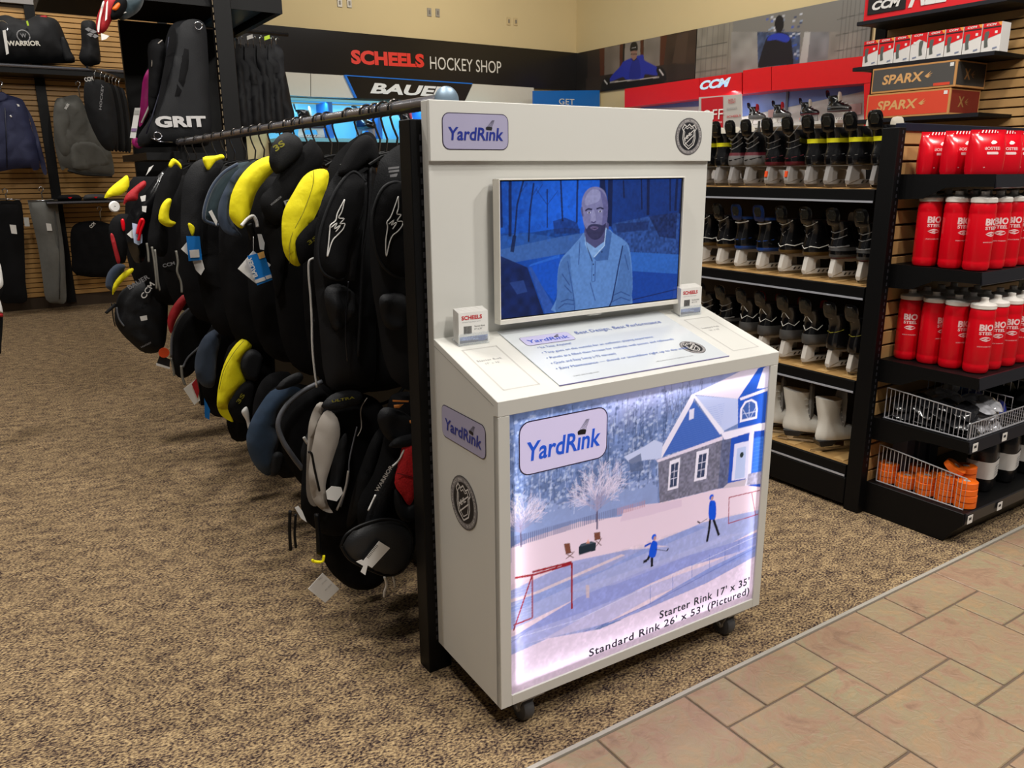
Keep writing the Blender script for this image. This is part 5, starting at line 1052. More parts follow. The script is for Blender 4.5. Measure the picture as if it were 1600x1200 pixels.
card(t, 'white_tab', [(0.747,1.179),(0.76,1.178),(0.768,1.149),(0.764,1.126),(0.751,1.129)], WHITEC, -.075)
c = card(t, 'hang_card', [(0.666,1.074),(0.72,1.129),(0.774,1.079),(0.717,1.024)], WHITEC, -.105); c = card(t, 'hang_tag', [(0.697,1.114),(0.75,1.125),(0.774,1.032),(0.72,1.017)], BLUETAG, -.117)
card(t, 'tag_sticker', [(0.729,1.121),(0.75,1.126),(0.753,1.107),(0.734,1.102)], mat('orange_chip', '#d8a860', .6), -.1195); card(t, 'tag_stripe', [(0.714,1.035),(0.745,1.043),(0.749,1.032),(0.715,1.024)], mat('grey_label', '#b4b2b0'), -.1195); card(t, 'tag_stripe', [(0.748,1.045),(0.767,1.049),(0.77,1.039),(0.751,1.034)], WHITEC, -.1195)
let(t, 'BAUER', *[(0.724,1.047),(0.708,1.11)], .016, LW, -.1205, .03)
rib(t, 'tag_string', [(0.724,1.174),(0.72,1.129)], .0008, LW, -.108)
bodyfill(t, .735, 1.16, .70, 1.36, .05)
t = gar('shoulder_pads', 'black shoulder pad with dark teal liner and a folded white label', 3.0)
P(t, 'teal_liner', [(0.646,1.212),(0.656,1.267),(0.686,1.332),(0.73,1.38),(0.781,1.408),(0.828,1.41),(0.797,1.37),(0.741,1.309),(0.709,1.255),(0.697,1.199),(0.671,1.203)], TEAL, .02, .02, .03, -.04)
rib(t, 'rim', [(0.69,1.196),(0.662,1.206),(0.644,1.22),(0.653,1.268),(0.683,1.33),(0.727,1.377),(0.777,1.405)], .006, SLATE, -.062)
card(t, 'white_label', [(0.66,1.244),(0.671,1.25),(0.687,1.21),(0.681,1.195)], WHITEC, -.066)
bodyfill(t, .70, 1.16, .70, 1.40, .03)
t = gar('shoulder_pads', 'charcoal shoulder pad with yellow collar tabs and a blue swing tag', 3.22)
P(t, 'front_pad', [(0.625,1.285),(0.647,1.365),(0.683,1.413),(0.74,1.431),(0.79,1.417),(0.76,1.357),(0.717,1.294),(0.693,1.189),(0.676,1.069),(0.637,1.048),(0.608,1.121)], NYLON, .03, .03, .05, -.035, .1)
P(t, 'yellow_collar', [(0.706,1.43),(0.749,1.437),(0.777,1.442),(0.783,1.428),(0.752,1.417),(0.727,1.389),(0.715,1.39)], YELLOW, .01, .01, .012, -.075)
P(t, 'yellow_tab', [(0.63,1.193),(0.639,1.195),(0.653,1.178),(0.643,1.148),(0.634,1.165)], YELLOW, .004, .004, .006, -.075)
card(t, 'hang_tag', [(0.615,1.151),(0.662,1.148),(0.662,1.061),(0.614,1.059)], BLUETAG, -.098); card(t, 'tag_label', [(0.62,1.099),(0.654,1.1),(0.653,1.071),(0.621,1.071)], WHITEC, -.1005)
card(t, 'hang_card', [(0.594,1.104),(0.616,1.127),(0.623,1.105),(0.616,1.08)], WHITEC, -.088); card(t, 'hang_card', [(0.63,1.057),(0.664,1.06),(0.67,1.026),(0.654,1.003),(0.638,1.023)], mat('grey_label', '#b4b2b0'), -.088)
rib(t, 'grey_lace', [(0.576,1.099),(0.578,1.057),(0.572,1.022),(0.581,0.981),(0.58,0.943)], .004, mat('lace_dark', '#77746c'), -.09)
bodyfill(t, .67, 1.16, .72, 1.40, .04)
t = gar('elbow_pads', 'black elbow pad with a bright yellow crescent, left side of rack', 3.5)
P(t, 'shell', [(0.554,1.193),(0.578,1.279),(0.609,1.353),(0.654,1.411),(0.698,1.426),(0.686,1.352),(0.637,1.258),(0.621,1.191),(0.602,1.065),(0.563,1.054),(0.535,1.106)], FABRIC, .03, .03, .05, -.04, .1)
P(t, 'yellow_crescent', [(0.575,1.2),(0.589,1.249),(0.613,1.277),(0.632,1.274),(0.618,1.23),(0.617,1.198),(0.639,1.185),(0.618,1.168),(0.591,1.177)], YELLOW, .014, .012, .015, -.09)
P(t, 'yellow_collar', [(0.634,1.406),(0.654,1.432),(0.68,1.411),(0.68,1.391),(0.661,1.411),(0.643,1.396)], YELLOW, .008, .008, .01, -.09)
let(t, 'CCM', *[(0.573,1.01),(0.619,1.019)], .014, GREYLET, -.085)
for q in ([(0.521,1.111),(0.522,1.074),(0.52,1.037)], [(0.538,1.096),(0.54,1.048),(0.54,0.985),(0.538,0.929)], [(0.548,1.085),(0.547,1.01),(0.546,0.959),(0.549,0.921)]): rib(t, 'grey_lace', q, .004, mat('lace_dark', '#77746c'), -.1)
bodyfill(t, .65, 1.16, .74, 1.38, .04)
t = gar('chest_protector', 'black vented chest pad with white clips and pale hang tags', 3.8)
P(t, 'shell', [(0.501,1.162),(0.539,1.233),(0.597,1.298),(0.661,1.372),(0.7,1.399),(0.656,1.276),(0.597,1.164),(0.567,1.028),(0.528,0.998),(0.504,1.06)], BOOTK, .03, .03, .04, -.03)
card(t, 'vent_patch', [(0.611,1.399),(0.63,1.409),(0.615,1.388),(0.595,1.367)], LW, -.1); card(t, 'white_clip', [(0.563,1.282),(0.586,1.287),(0.581,1.263),(0.566,1.261)], LW, -.1); card(t, 'white_clip', [(0.566,1.242),(0.584,1.242),(0.578,1.215),(0.564,1.221)], LW, -.1)
card(t, 'hang_tag', [(0.516,1.176),(0.535,1.17),(0.538,1.13),(0.55,1.127),(0.546,1.093),(0.53,1.083),(0.514,1.094)], mat('ice_blue_card', '#b8c8e4', .5), -.125); rib(t, 'red_loop', [(0.529,1.129),(0.54,1.165),(0.553,1.189),(0.559,1.178),(0.542,1.139),(0.531,1.102)], .006, REDGL, -.135); card(t, 'hang_card', [(0.494,1.129),(0.518,1.149),(0.519,1.111),(0.509,1.112)], WHITEC, -.105)
bodyfill(t, .64, 1.16, .74, 1.36, .04)
t = gar('chest_protector', 'black chest pad with red collar, red badge and red strap', 4.1)
P(t, 'red_collar', [(0.541,1.238),(0.554,1.278),(0.593,1.314),(0.639,1.344),(0.645,1.321),(0.611,1.288),(0.6,1.257),(0.561,1.252)], REDF, .02, .02, .025, -.06)
P(t, 'shell', [(0.471,1.143),(0.502,1.188),(0.543,1.198),(0.57,1.174),(0.539,1.05),(0.52,0.978),(0.489,0.986),(0.471,1.063)], FABRIC, .03, .03, .04, -.045)
P(t, 'red_badge', [(0.518,1.17),(0.532,1.175),(0.533,1.132),(0.521,1.124)], REDGL, .006, .004, .008, -.085)
P(t, 'red_strap', [(0.469,1.106),(0.482,1.108),(0.491,1.047),(0.497,0.989),(0.483,0.978),(0.475,1.028)], REDF, .01, .008, .01, -.075)
bodyfill(t, .59, 1.16, .74, 1.36, .04)
t = gar('chest_protector', 'black chest pad with yellow wing, farthest along the rack', 4.4)
P(t, 'yellow_wing', [(0.501,1.263),(0.528,1.305),(0.584,1.349),(0.615,1.367),(0.617,1.316),(0.579,1.277),(0.538,1.269)], YELLOW, .018, .016, .025, -.06, .1)
o = B().lathe([(.004, -.006), (.022, -.006), (.027, 0), (.022, .006), (.004, .006), (.002, 0)], 18).build('white_knob', LW, t, smooth=True); kp = [(0.538,1.221)][0]; o.location = (kp[0]-RX, -.08, kp[1]); o.rotation_euler = (PI/2, 0, .3)
bodyfill(t, .58, 1.16, .74, 1.36, .03)
# ---- lower tier
def loop(t, z): return rib(t, 'waist_loop', [(1.0, z), (1.1, z+.02), (RX+.278, .70)], .006, BLACK, 0)
t = gar('hockey_pants', 'black hockey pants with red mesh panel, beside the rack upright', 1.985)
loop(t, .60)
P(t, 'body', [(0.889,0.714),(0.909,0.756),(0.966,0.755),(1.014,0.721),(1.001,0.368),(0.905,0.326),(0.796,0.355),(0.785,0.452),(0.837,0.529),(0.872,0.62)], FABRIC, .03, .03, .05, .03, .25)
P(t, 'flap', [(0.839,0.705),(0.86,0.737),(0.906,0.722),(0.945,0.692),(0.98,0.647),(0.918,0.624),(0.867,0.642)], NYLON, .018, .015, .02, -.015, .3)
for q in ([(0.879,0.761),(0.928,0.751),(0.927,0.746),(0.879,0.756)], [(0.882,0.746),(0.913,0.744),(0.897,0.734),(0.882,0.737)], [(0.927,0.693),(0.943,0.692),(0.941,0.683),(0.927,0.683)]): P(t, 'orange_bar', q, mat('orange_bar', '#e08a3c', .5), .004, .003, .003, -.036, k=1)
P(t, 'foam_edge', [(0.861,0.635),(0.889,0.652),(0.96,0.649),(0.958,0.612),(0.872,0.623)], NYLON, .012, .01, .012, -.04)
P(t, 'thigh_panel', [(0.779,0.405),(0.806,0.477),(0.849,0.544),(0.908,0.609),(0.92,0.599),(0.872,0.516),(0.843,0.428),(0.821,0.374)], NYLON, .012, .01, .02, -.03)
rib(t, 'white_piping', [(0.785,0.456),(0.81,0.498)], .0028, LW, -.045); rib(t, 'white_piping', [(0.865,0.571),(0.885,0.585),(0.903,0.613)], .0028, LW, -.045)
let(t, 'WARRIOR', *[(0.817,0.504),(0.867,0.57)], .013, LW, -.045, .02)
P(t, 'red_mesh', [(0.871,0.519),(0.89,0.587),(0.908,0.632),(0.952,0.623),(0.939,0.488),(0.916,0.438),(0.891,0.476)], REDM, .012, .01, .02, -.04); rib(t, 'seam', [(0.874,0.551),(0.927,0.526)], .0012, mat('dark_seam', '#6a0c14', .7), -.054)
P(t, 'knee_pad', [(0.869,0.471),(0.878,0.497),(0.91,0.435),(0.941,0.474),(0.954,0.402),(0.908,0.385),(0.877,0.418)], NYLON, .014, .012, .02, -.035)
sp = P(t, 'seat_pad', [(0.695,0.38),(0.713,0.41),(0.761,0.426),(0.828,0.425),(0.886,0.394),(0.91,0.348),(0.902,0.294),(0.87,0.256),(0.825,0.252),(0.772,0.286),(0.718,0.333)], mat('seat_vinyl', '#1b1c1e', .45, var=.15, bump=.2, bscale=300), .012, .03, .03, -.075)
q = [(0.687,0.391),(0.705,0.42),(0.753,0.436),(0.819,0.435),(0.877,0.405),(0.901,0.359),(0.893,0.305),(0.861,0.268),(0.817,0.263),(0.764,0.297),(0.71,0.344)]; rib(t, 'seat_piping', q+[q[0]], .0042, BLACK, -.08)
card(t, 'price_tag', [(0.737,0.337),(0.789,0.385),(0.821,0.355),(0.764,0.311)], WHITEC, -.1005); card(t, 'tag_fold', [(0.719,0.344),(0.736,0.345),(0.752,0.325),(0.743,0.296),(0.73,0.31),(0.739,0.325)], WHITEC, -.102)
bq = [(0.752,0.347),(0.784,0.378)]; bc = B(); U_ = Vector((bq[1][0]-bq[0][0], 0, bq[1][1]-bq[0][1])); V_ = Vector((-U_.z, 0, U_.x)).normalized()
for j in range(10):
    p_ = Vector((bq[0][0]-RX, -.1025, bq[0][1]))+U_*(j/10); n_ = U_.normalized()*.0012; bc.add([p_-V_*.006, p_-V_*.006+n_, p_+V_*.008+n_, p_+V_*.008], [(0, 1, 2, 3)])
bc.build('bar_code', BLACKL, t)
rib(t, 'white_lace', [(0.822,0.243),(0.827,0.216),(0.82,0.197),(0.817,0.18)], .004, WHITEL, -.05); rib(t, 'white_lace', [(0.848,0.236),(0.851,0.22),(0.852,0.201)], .003, WHITEL, -.05)
t = gar('hockey_pants', 'black hockey pants with pale grey padded liner and a yellow buckle', 2.16)
loop(t, .60)
P(t, 'body', [(0.674,0.408),(0.692,0.546),(0.717,0.622),(0.749,0.685),(0.795,0.727),(0.876,0.726),(0.937,0.693),(0.96,0.638),(0.949,0.492),(0.887,0.355),(0.818,0.281),(0.746,0.292),(0.689,0.352)], FABRIC, .035, .03, .06, .03, .2)
P(t, 'grey_liner', [(0.678,0.476),(0.691,0.607),(0.702,0.679),(0.728,0.728),(0.751,0.724),(0.732,0.677),(0.708,0.604),(0.692,0.489),(0.709,0.421),(0.688,0.426)], GREYL, .016, .012, .014, -.02)
P(t, 'grey_liner', [(0.681,0.538),(0.7,0.621),(0.72,0.683),(0.748,0.712),(0.777,0.684),(0.782,0.63),(0.756,0.561),(0.729,0.487),(0.731,0.426),(0.745,0.394),(0.711,0.413),(0.685,0.458)], GREYL, .024, .016, .025, -.045)
P(t, 'black_lining', [(0.757,0.553),(0.784,0.611),(0.807,0.627),(0.802,0.548),(0.766,0.455),(0.743,0.46)], NYLON, .01, .01, .015, -.035, .3)
P(t, 'waist_cap', [(0.734,0.725),(0.766,0.754),(0.815,0.76),(0.856,0.747),(0.854,0.717),(0.802,0.706),(0.763,0.709)], NYLON, .02, .016, .02, -.04)
let(t, 'ULTRA', *[(0.756,0.739),(0.825,0.74)], .0075, mat('olive_trim', '#8a8420'), -.066)
rib(t, 'strap', [(0.674,0.609),(0.684,0.601),(0.689,0.556),(0.699,0.485)], .0035, BLACK, -.075); rib(t, 'grey_piping', [(0.764,0.414),(0.793,0.492),(0.8,0.551),(0.82,0.62),(0.83,0.651)], .0026, LINEG, -.06); rib(t, 'white_piping', [(0.75,0.409),(0.779,0.466),(0.793,0.523)], .0034, GREYL, -.065)
card(t, 'white_label', [(0.716,0.483),(0.734,0.494),(0.762,0.484),(0.767,0.465),(0.746,0.444),(0.718,0.457)], WHITEC, -.08)
rib(t, 'white_piping', [(0.84,0.613),(0.854,0.639),(0.855,0.694),(0.877,0.726)], .0016, GREYL, -.035)
P(t, 'lower_leg', [(0.741,0.311),(0.856,0.311),(0.944,0.315),(0.995,0.189),(0.94,0.061),(0.846,0.058),(0.769,0.137),(0.731,0.236)], FABRIC, .03, .03, .05, .06, .2)
P(t, 'inner_leg', [(0.789,0.325),(0.818,0.443),(0.856,0.536),(0.897,0.609),(0.932,0.627),(0.906,0.526),(0.854,0.392)], NYLON, .02, .02, .03, -.03)
rib(t, 'strap', [(0.685,0.417),(0.686,0.359),(0.684,0.292)], .0075, BLACK, -.075); rib(t, 'yellow_buckle', [(0.662,0.284),(0.662,0.278),(0.688,0.269),(0.695,0.287)], .0045, YELLOW, -.085)
card(t, 'price_tag', [(0.637,0.202),(0.684,0.239),(0.731,0.172),(0.685,0.141)], WHITEC, -.095); rib(t, 'tag_string', [(0.684,0.272),(0.684,0.235)], .0008, BLACKL, -.095)
for k, q in enumerate(([(0.671,0.22),(0.683,0.227)], [(0.68,0.203),(0.694,0.213)], [(0.688,0.18),(0.708,0.194)])): let(t, ('SIZE L', 'STYLE', '00112233')[k], *q, .004, GREYLET, -.0965, 0)
card(t, 'care_label', [(0.631,0.441),(0.642,0.444),(0.652,0.426),(0.663,0.387),(0.647,0.404)], mat('grey_label', '#b4b2b0'), -.05)
rib(t, 'strap', [(0.623,0.426),(0.617,0.367),(0.615,0.303)], .005, BLACK, -.03); rib(t, 'strap', [(0.639,0.412),(0.631,0.354),(0.631,0.307)], .004, BLACK, -.03)
t = gar('hockey_pants', 'black hockey pants with a curved grey rim and deep black opening', 2.42)
loop(t, .60)
P(t, 'body', [(0.704,0.594),(0.734,0.65),(0.783,0.685),(0.849,0.7),(0.937,0.687),(0.94,0.551),(0.873,0.404),(0.78,0.356),(0.731,0.424),(0.706,0.507)], FABRIC, .03, .03, .05, .03)
rib(t, 'rim', [(0.838,0.722),(0.771,0.7),(0.715,0.661),(0.686,0.611),(0.694,0.554),(0.726,0.487),(0.752,0.442)], .0085, LINEG, -.025)
P(t, 'inner_pad', [(0.744,0.491),(0.756,0.536),(0.779,0.571),(0.789,0.53),(0.772,0.467),(0.76,0.426)], NYLON, .015, .012, .02, -.04); rib(t, 'white_clip', [(0.753,0.56),(0.762,0.541),(0.771,0.528)], .005, WHITEL, -.06)
P(t, 'cover', [(0.689,0.721),(0.716,0.748),(0.762,0.763),(0.778,0.75),(0.768,0.728),(0.713,0.715)], NYLON, .012, .01, .015, -.02)
t = gar('hockey_pants', 'black hockey pants with a large rounded navy liner', 2.66)
loop(t, .60)
P(t, 'navy_liner', [(0.638,0.496),(0.653,0.55),(0.685,0.601),(0.733,0.654),(0.789,0.665),(0.839,0.646),(0.801,0.622),(0.765,0.587),(0.744,0.54),(0.747,0.475),(0.729,0.42),(0.711,0.358),(0.679,0.372),(0.649,0.425)], NAVYL, .03, .025, .04, -.04)
P(t, 'body', [(0.719,0.575),(0.77,0.648),(0.862,0.645),(0.929,0.587),(0.917,0.418),(0.837,0.311),(0.745,0.336)], FABRIC, .03, .03, .05, .03)
P(t, 'black_flap', [(0.698,0.376),(0.707,0.437),(0.726,0.453),(0.747,0.435),(0.734,0.384),(0.715,0.368)], NYLON, .012, .01, .012, -.085)
t = gar('hockey_pants', 'plain black hockey pants with a white clip hanging beside yellow liner', 2.86)
loop(t, .60)
P(t, 'body', [(0.731,0.478),(0.743,0.562),(0.777,0.628),(0.831,0.654),(0.897,0.625),(0.884,0.45),(0.799,0.312),(0.74,0.363)], FABRIC, .035, .03, .05, .02)
P(t, 'white_clip', [(0.681,0.554),(0.696,0.561),(0.702,0.536),(0.702,0.502),(0.707,0.481),(0.693,0.477),(0.689,0.509),(0.676,0.54)], WHITEL, .008, .006, .008, -.055)
t = gar('hockey_pants', 'black hockey pants with bright yellow curved liner', 3.06)
loop(t, .60)
P(t, 'yellow_liner', [(0.639,0.541),(0.653,0.609),(0.678,0.679),(0.714,0.736),(0.757,0.77),(0.782,0.754),(0.784,0.727),(0.75,0.694),(0.74,0.656),(0.752,0.603),(0.723,0.573),(0.689,0.54),(0.676,0.504),(0.692,0.45),(0.656,0.475),(0.641,0.505)], YELLOW, .022, .02, .03, -.05, .12)
rib(t, 'seam', [(0.753,0.763),(0.714,0.724),(0.671,0.662),(0.648,0.591)], .0012, mat('olive_trim', '#8a8420'), -.07)
P(t, 'logo_flap', [(0.672,0.518),(0.692,0.557),(0.739,0.605),(0.777,0.594),(0.758,0.495),(0.73,0.449),(0.691,0.464)], FABRIC, .014, .012, .02, -.075); let(t, '3S', *[(0.71,0.529),(0.735,0.56)], .016, mat('olive_trim', '#8a8420'), -.092)
P(t, 'black_bowl', [(0.732,0.661),(0.746,0.708),(0.784,0.728),(0.819,0.689),(0.792,0.607),(0.752,0.613)], NYLON, .02, .016, .02, -.07)
P(t, 'body', [(0.698,0.684),(0.778,0.762),(0.878,0.763),(0.89,0.605),(0.847,0.398),(0.74,0.338),(0.686,0.401)], FABRIC, .03, .03, .05, .03)
t = gar('hockey_pants', 'black hockey pants with dark navy rim, tagged in red and white', 3.36)
loop(t, .60)
P(t, 'navy_liner', [(0.63,0.612),(0.647,0.682),(0.683,0.738),(0.732,0.759),(0.743,0.718),(0.721,0.64),(0.7,0.529),(0.664,0.524),(0.639,0.555)], SLATE, .024, .02, .03, -.05)
P(t, 'body', [(0.669,0.63),(0.728,0.758),(0.833,0.774),(0.858,0.604),(0.798,0.385),(0.704,0.373),(0.668,0.464)], FABRIC, .03, .03, .05, .03)
card(t, 'hang_card', [(0.569,0.545),(0.618,0.577),(0.626,0.488),(0.603,0.473)], WHITEC, -.105); card(t, 'hang_tag', [(0.601,0.56),(0.62,0.581),(0.627,0.529),(0.617,0.499)], REDF, -.11); card(t, 'hang_card', [(0.648,0.488),(0.666,0.436),(0.659,0.393),(0.643,0.407)], BLUETAG, -.08)
t = gar('hockey_pants', 'black hockey pants with grey piping and a red side panel', 3.74)
loop(t, .60)
P(t, 'body', [(0.615,0.573),(0.631,0.673),(0.678,0.755),(0.736,0.799),(0.809,0.803),(0.824,0.725),(0.783,0.596),(0.718,0.505),(0.665,0.471),(0.626,0.495)], FABRIC, .035, .03, .05, 0)
q = [(0.612,0.583),(0.625,0.677),(0.668,0.758),(0.729,0.8),(0.797,0.805)]; rib(t, 'piping', q, .006, LINEG, -.045); rib(t, 'piping', [(0.813,0.74),(0.777,0.656),(0.729,0.612),(0.681,0.574),(0.655,0.531)], .005, LINEG, -.045)
P(t, 'red_panel', [(0.611,0.748),(0.635,0.803),(0.683,0.855),(0.72,0.854),(0.694,0.814),(0.648,0.75),(0.62,0.69)], REDF, .014, .012, .015, -.05); rib(t, 'yellow_trim', [(0.746,0.839),(0.785,0.818),(0.823,0.788)], .005, mat('olive_trim', '#8a8420'), -.05)
o = B().lathe([(.001, 0), (.022, 0), (.022, .002), (.001, .002)], 20).build('round_tag', mat('orange_sticker', '#e8501e'), t); kp = [(0.571,0.624)][0]; o.location = (kp[0]-RX, -.12, kp[1]); o.rotation_euler = (PI/2, 0, 0)
card(t, 'hang_card', [(0.539,0.578),(0.556,0.616),(0.595,0.588),(0.588,0.554)], BLACKL, -.108); card(t, 'card_edge', [(0.536,0.582),(0.59,0.555),(0.587,0.547),(0.535,0.571)], WHITEC, -.113); rib(t, 'grey_lace', [(0.6,0.593),(0.605,0.54),(0.605,0.511)], .005, mat('lace_dark', '#77746c'), -.1); rib(t, 'grey_lace', [(0.639,0.553),(0.638,0.5),(0.645,0.464)], .006, mat('lace_dark', '#77746c'), -.1)
t = gar('gear_bag', 'black hanging gear bag with white lettering and yellow edged slate lid', 4.2, 'bag')
P(t, 'body', [(0.458,0.698),(0.481,0.795),(0.532,0.851),(0.649,0.879),(0.706,0.815),(0.684,0.609),(0.651,0.523),(0.574,0.517),(0.512,0.582),(0.474,0.64)], NYLON, .05, .04, .06, -.02, .2)
P(t, 'slate_lid', [(0.433,0.87),(0.45,0.926),(0.493,0.965),(0.53,0.95),(0.481,0.885),(0.464,0.838),(0.446,0.848)], SLATE, .02, .018, .02, -.07); P(t, 'yellow_edge', [(0.454,0.827),(0.465,0.877),(0.509,0.925),(0.552,0.945),(0.553,0.927),(0.504,0.886),(0.47,0.847)], YELLOW, .008, .008, .01, -.1)
let(t, 'BAUER', *[(0.529,0.844),(0.624,0.891)], .022, GREYLET, -.1); let(t, 'CCM', *[(0.59,0.793),(0.643,0.859)], .026, LW, -.1); card(t, 'price_label', [(0.559,0.713),(0.59,0.716),(0.591,0.694),(0.562,0.691)], WHITEC, -.1)
P(t, 'side_strap', [(0.415,0.742),(0.463,0.783),(0.473,0.77),(0.424,0.732)], NYLON, .006, .005, .006, -.06, k=1); rib(t, 'hanging_cord', [(0.45,0.784),(0.449,0.708),(0.453,0.671)], .0025, BLACK, -.06); let(t, 'HOCKEY', *[(0.549,0.56),(0.597,0.579)], .008, GREYLET, -.1)
rib(t, 'piping', [(0.469,0.761),(0.473,0.705),(0.491,0.667)], .004, LINEG, -.06)

# ================================================================ BACK WALL AND RIGHT WALL
def boxy(pts, y0, y1, name, m, parent=None, bevel=0):
    return B().prism(pts, y0, y1, 'y').build(name, m, parent, bevel=bevel)
def boxx(pts, x0, x1, name, m, parent=None, bevel=0):
    return B().prism(pts, x0, x1, 'x').build(name, m, parent, bevel=bevel)
def wlet(s_, p0, p1, h, y, m, parent, bold=.02, shear=0):
    """writing on a plane facing the camera side (-Y), baseline from p0 to p1"""
    a = Vector((p1[0]-p0[0], 0, p1[1]-p0[1])); U = a.normalized(); return lettering(s_, (p0[0], y, p0[1]), U, (-U.z, 0, U.x), a.length, h, m, parent, bold=bold, shear=shear, eps=.003)
def xlet(s_, p0, p1, h, x, m, parent, bold=.02, shear=0):
    """writing on a plane facing -X; p are (y, z)"""
    a = Vector((0, p1[0]-p0[0], p1[1]-p0[1])); U = a.normalized(); V = Vector((0, U.z, -U.y)); 
    if V.z < 0: V = -V
    return lettering(s_, (x, p0[0], p0[1]), U, V, a.length, h, m, parent, bold=bold, shear=shear, eps=.003)
t = thing('shop_sign', 'long black band sign with red and white letters on back wall', 'sign', (5, YB, 2.5))
o = B().box(-2.4, 2.52, -.06, -.001, .0, .515).build('band', mat('gloss_black_band', '#15110f', .22), t)
q = [(4.027,2.654),(5.024,2.669),(4.035,2.787)]; l_ = wlet('SCHEELS', q[0], q[1], .165, 9.688, mat('sign_red', '#e0301c', .45), None, .05); l_.parent = t; l_.location = (-5, -YB, -2.5)
q = [(5.107,2.658),(6.197,2.664)]; l_ = wlet('HOCKEY SHOP', q[0], q[1], .155, 9.688, mat('sign_white', '#d8d4c8', .5), None, 0); l_.parent = t; l_.location = (-5, -YB, -2.5)
t = thing('brand_fascia', 'white and black fascia with slanted white letters over blue lit cubbies', 'fascia', (5, YB, 2.2))
FW2 = mat('fascia_white', '#cfc9bb', .5)
def onto(o): o.parent = t; o.location = (-5, -YB, -2.2); return o
onto(boxy([(2.999,2.501),(3.451,2.499),(3.433,2.242),(2.979,2.251)], 9.55, 9.685, 'white_panel', FW2)); onto(boxy([(3.459,2.499),(3.888,2.501),(3.979,2.249),(3.441,2.242)], 9.55, 9.685, 'white_panel', FW2))
onto(boxy([(3.88,2.499),(5.643,2.491),(5.511,2.254),(3.995,2.248)], 9.53, 9.685, 'black_panel', mat('gloss_black_band', '#15110f')))
onto(boxy([(3.862,2.504),(3.886,2.506),(4.01,2.249),(3.985,2.248)], 9.525, 9.55, 'blue_edge', mat('edge_blue', '#0a62b8', .4, emit=.4)))
onto(boxy([(3.878,2.505),(5.64,2.498),(5.64,2.486),(3.877,2.494)], 9.522, 9.53, 'blue_edge', mat('edge_blue', '#0a62b8')))
onto(boxy([(5.664,2.494),(6.643,2.491),(6.643,2.17),(5.491,2.198)], 9.55, 9.685, 'white_panel', FW2))
q = [(4.183,2.308),(5.272,2.308)]; onto(wlet('BAUER', q[0], q[1], .125, 9.525, LW, None, .04, .25))
# lit cubbies
t = thing('lit_display', 'blue lit cubby shelf of display skates on the back wall', 'display', (5, YB, 1.6))
CY = mat('cubby_cyan', '#7fd0ec', .5); CB = mat('cubby_blue', '#2a74cc', .5)
CX0, CX1, CZ0, CZ1 = 2.95, 6.0, 1.76, 2.17
def onto(o): o.parent = t; o.location = (-5, -YB, -1.6); return o
onto(B().box(CX0, CX1, 9.70, 9.745, CZ0, CZ1).build('back_panel', CY)); onto(B().box(CX0, CX1, 9.2, 9.70, CZ0-.04, CZ0).build('shelf_board', CY)); onto(B().box(CX0, CX1, 9.3, 9.52, CZ1, CZ1+.03).build('top_board', CY))
for k in range(4): onto(B().box(3.55+k*.62, 3.60+k*.62, 9.3, 9.70, CZ0, CZ1).build('divider', CB))
onto(B().box(CX0, CX1, 9.18, 9.745, CZ0-.30, CZ0-.041).build('dark_rail', BLACK))
onto(B().box(CX0, CX1, 9.5, 9.745, .05, CZ0-.301).build('base_panel', WOOD2))
for k in range(9): onto(B().box(CX0, CX1, 9.48, 9.499, .9+k*.0595, .95+k*.0595).build('slat', WOOD))
for k in range(4):
    onto(B().box(3.62+k*.62-.55, 3.62+k*.62-.3, 9.692, 9.699, 2.05, 2.16).build('info_card', mat('cubby_card', '#8fd6ee', .5)))
l = bpy.data.lights.new('cubby_led', 'AREA'); l.shape = 'RECTANGLE'; l.size = 3.0; l.size_y = .06; l.energy = 24; l.color = (.45, .82, 1)
o = bpy.data.objects.new('cubby_led', l); COL.objects.link(o); o.location = ((CX0+CX1)/2, 9.36, CZ1-.01); o.rotation_euler = (.35, 0, 0)
for n, (x, rz, k) in enumerate(((3.22, -.25, 'silver'), (3.95, -1.2, 'yellow'), (4.52, -.6, 'cross'), (5.1, -.4, 'silver'))):
    o = dup(PROTO[k]); o.location = (x, 9.44, CZ0+.001); o.rotation_euler = (0, 0, rz); o.scale = (1.12,)*3
    tag(o, f'display skate in the blue lit wall cubby, {ORD[n]} from the left', 'skate', 'skates in the lit cubbies')
t = thing('blue_sign', 'plain blue sign reading GET behind the kiosk header', 'sign', (6.4, 9.12, 1.9))
BL_ = mat('sign_blue', '#0a64b4', .45)
o = boxy([(6.343,2.401),(7.466,2.459),(7.479,1.955),(6.344,1.93)], 9.12, 9.15, 'board', BL_, t); o.location = (-6.4, -9.12, -1.9)
q = [(6.756,2.247),(7.019,2.248)]; l_ = wlet('GET', q[0], q[1], .075, 9.117, mat('sign_white', '#d8d4c8'), t, .0); l_.location = (-6.4, -9.12, -1.9)
B().box(-.02, .02, .031, .06, -1.9, .4).build('post', BLACK, t)

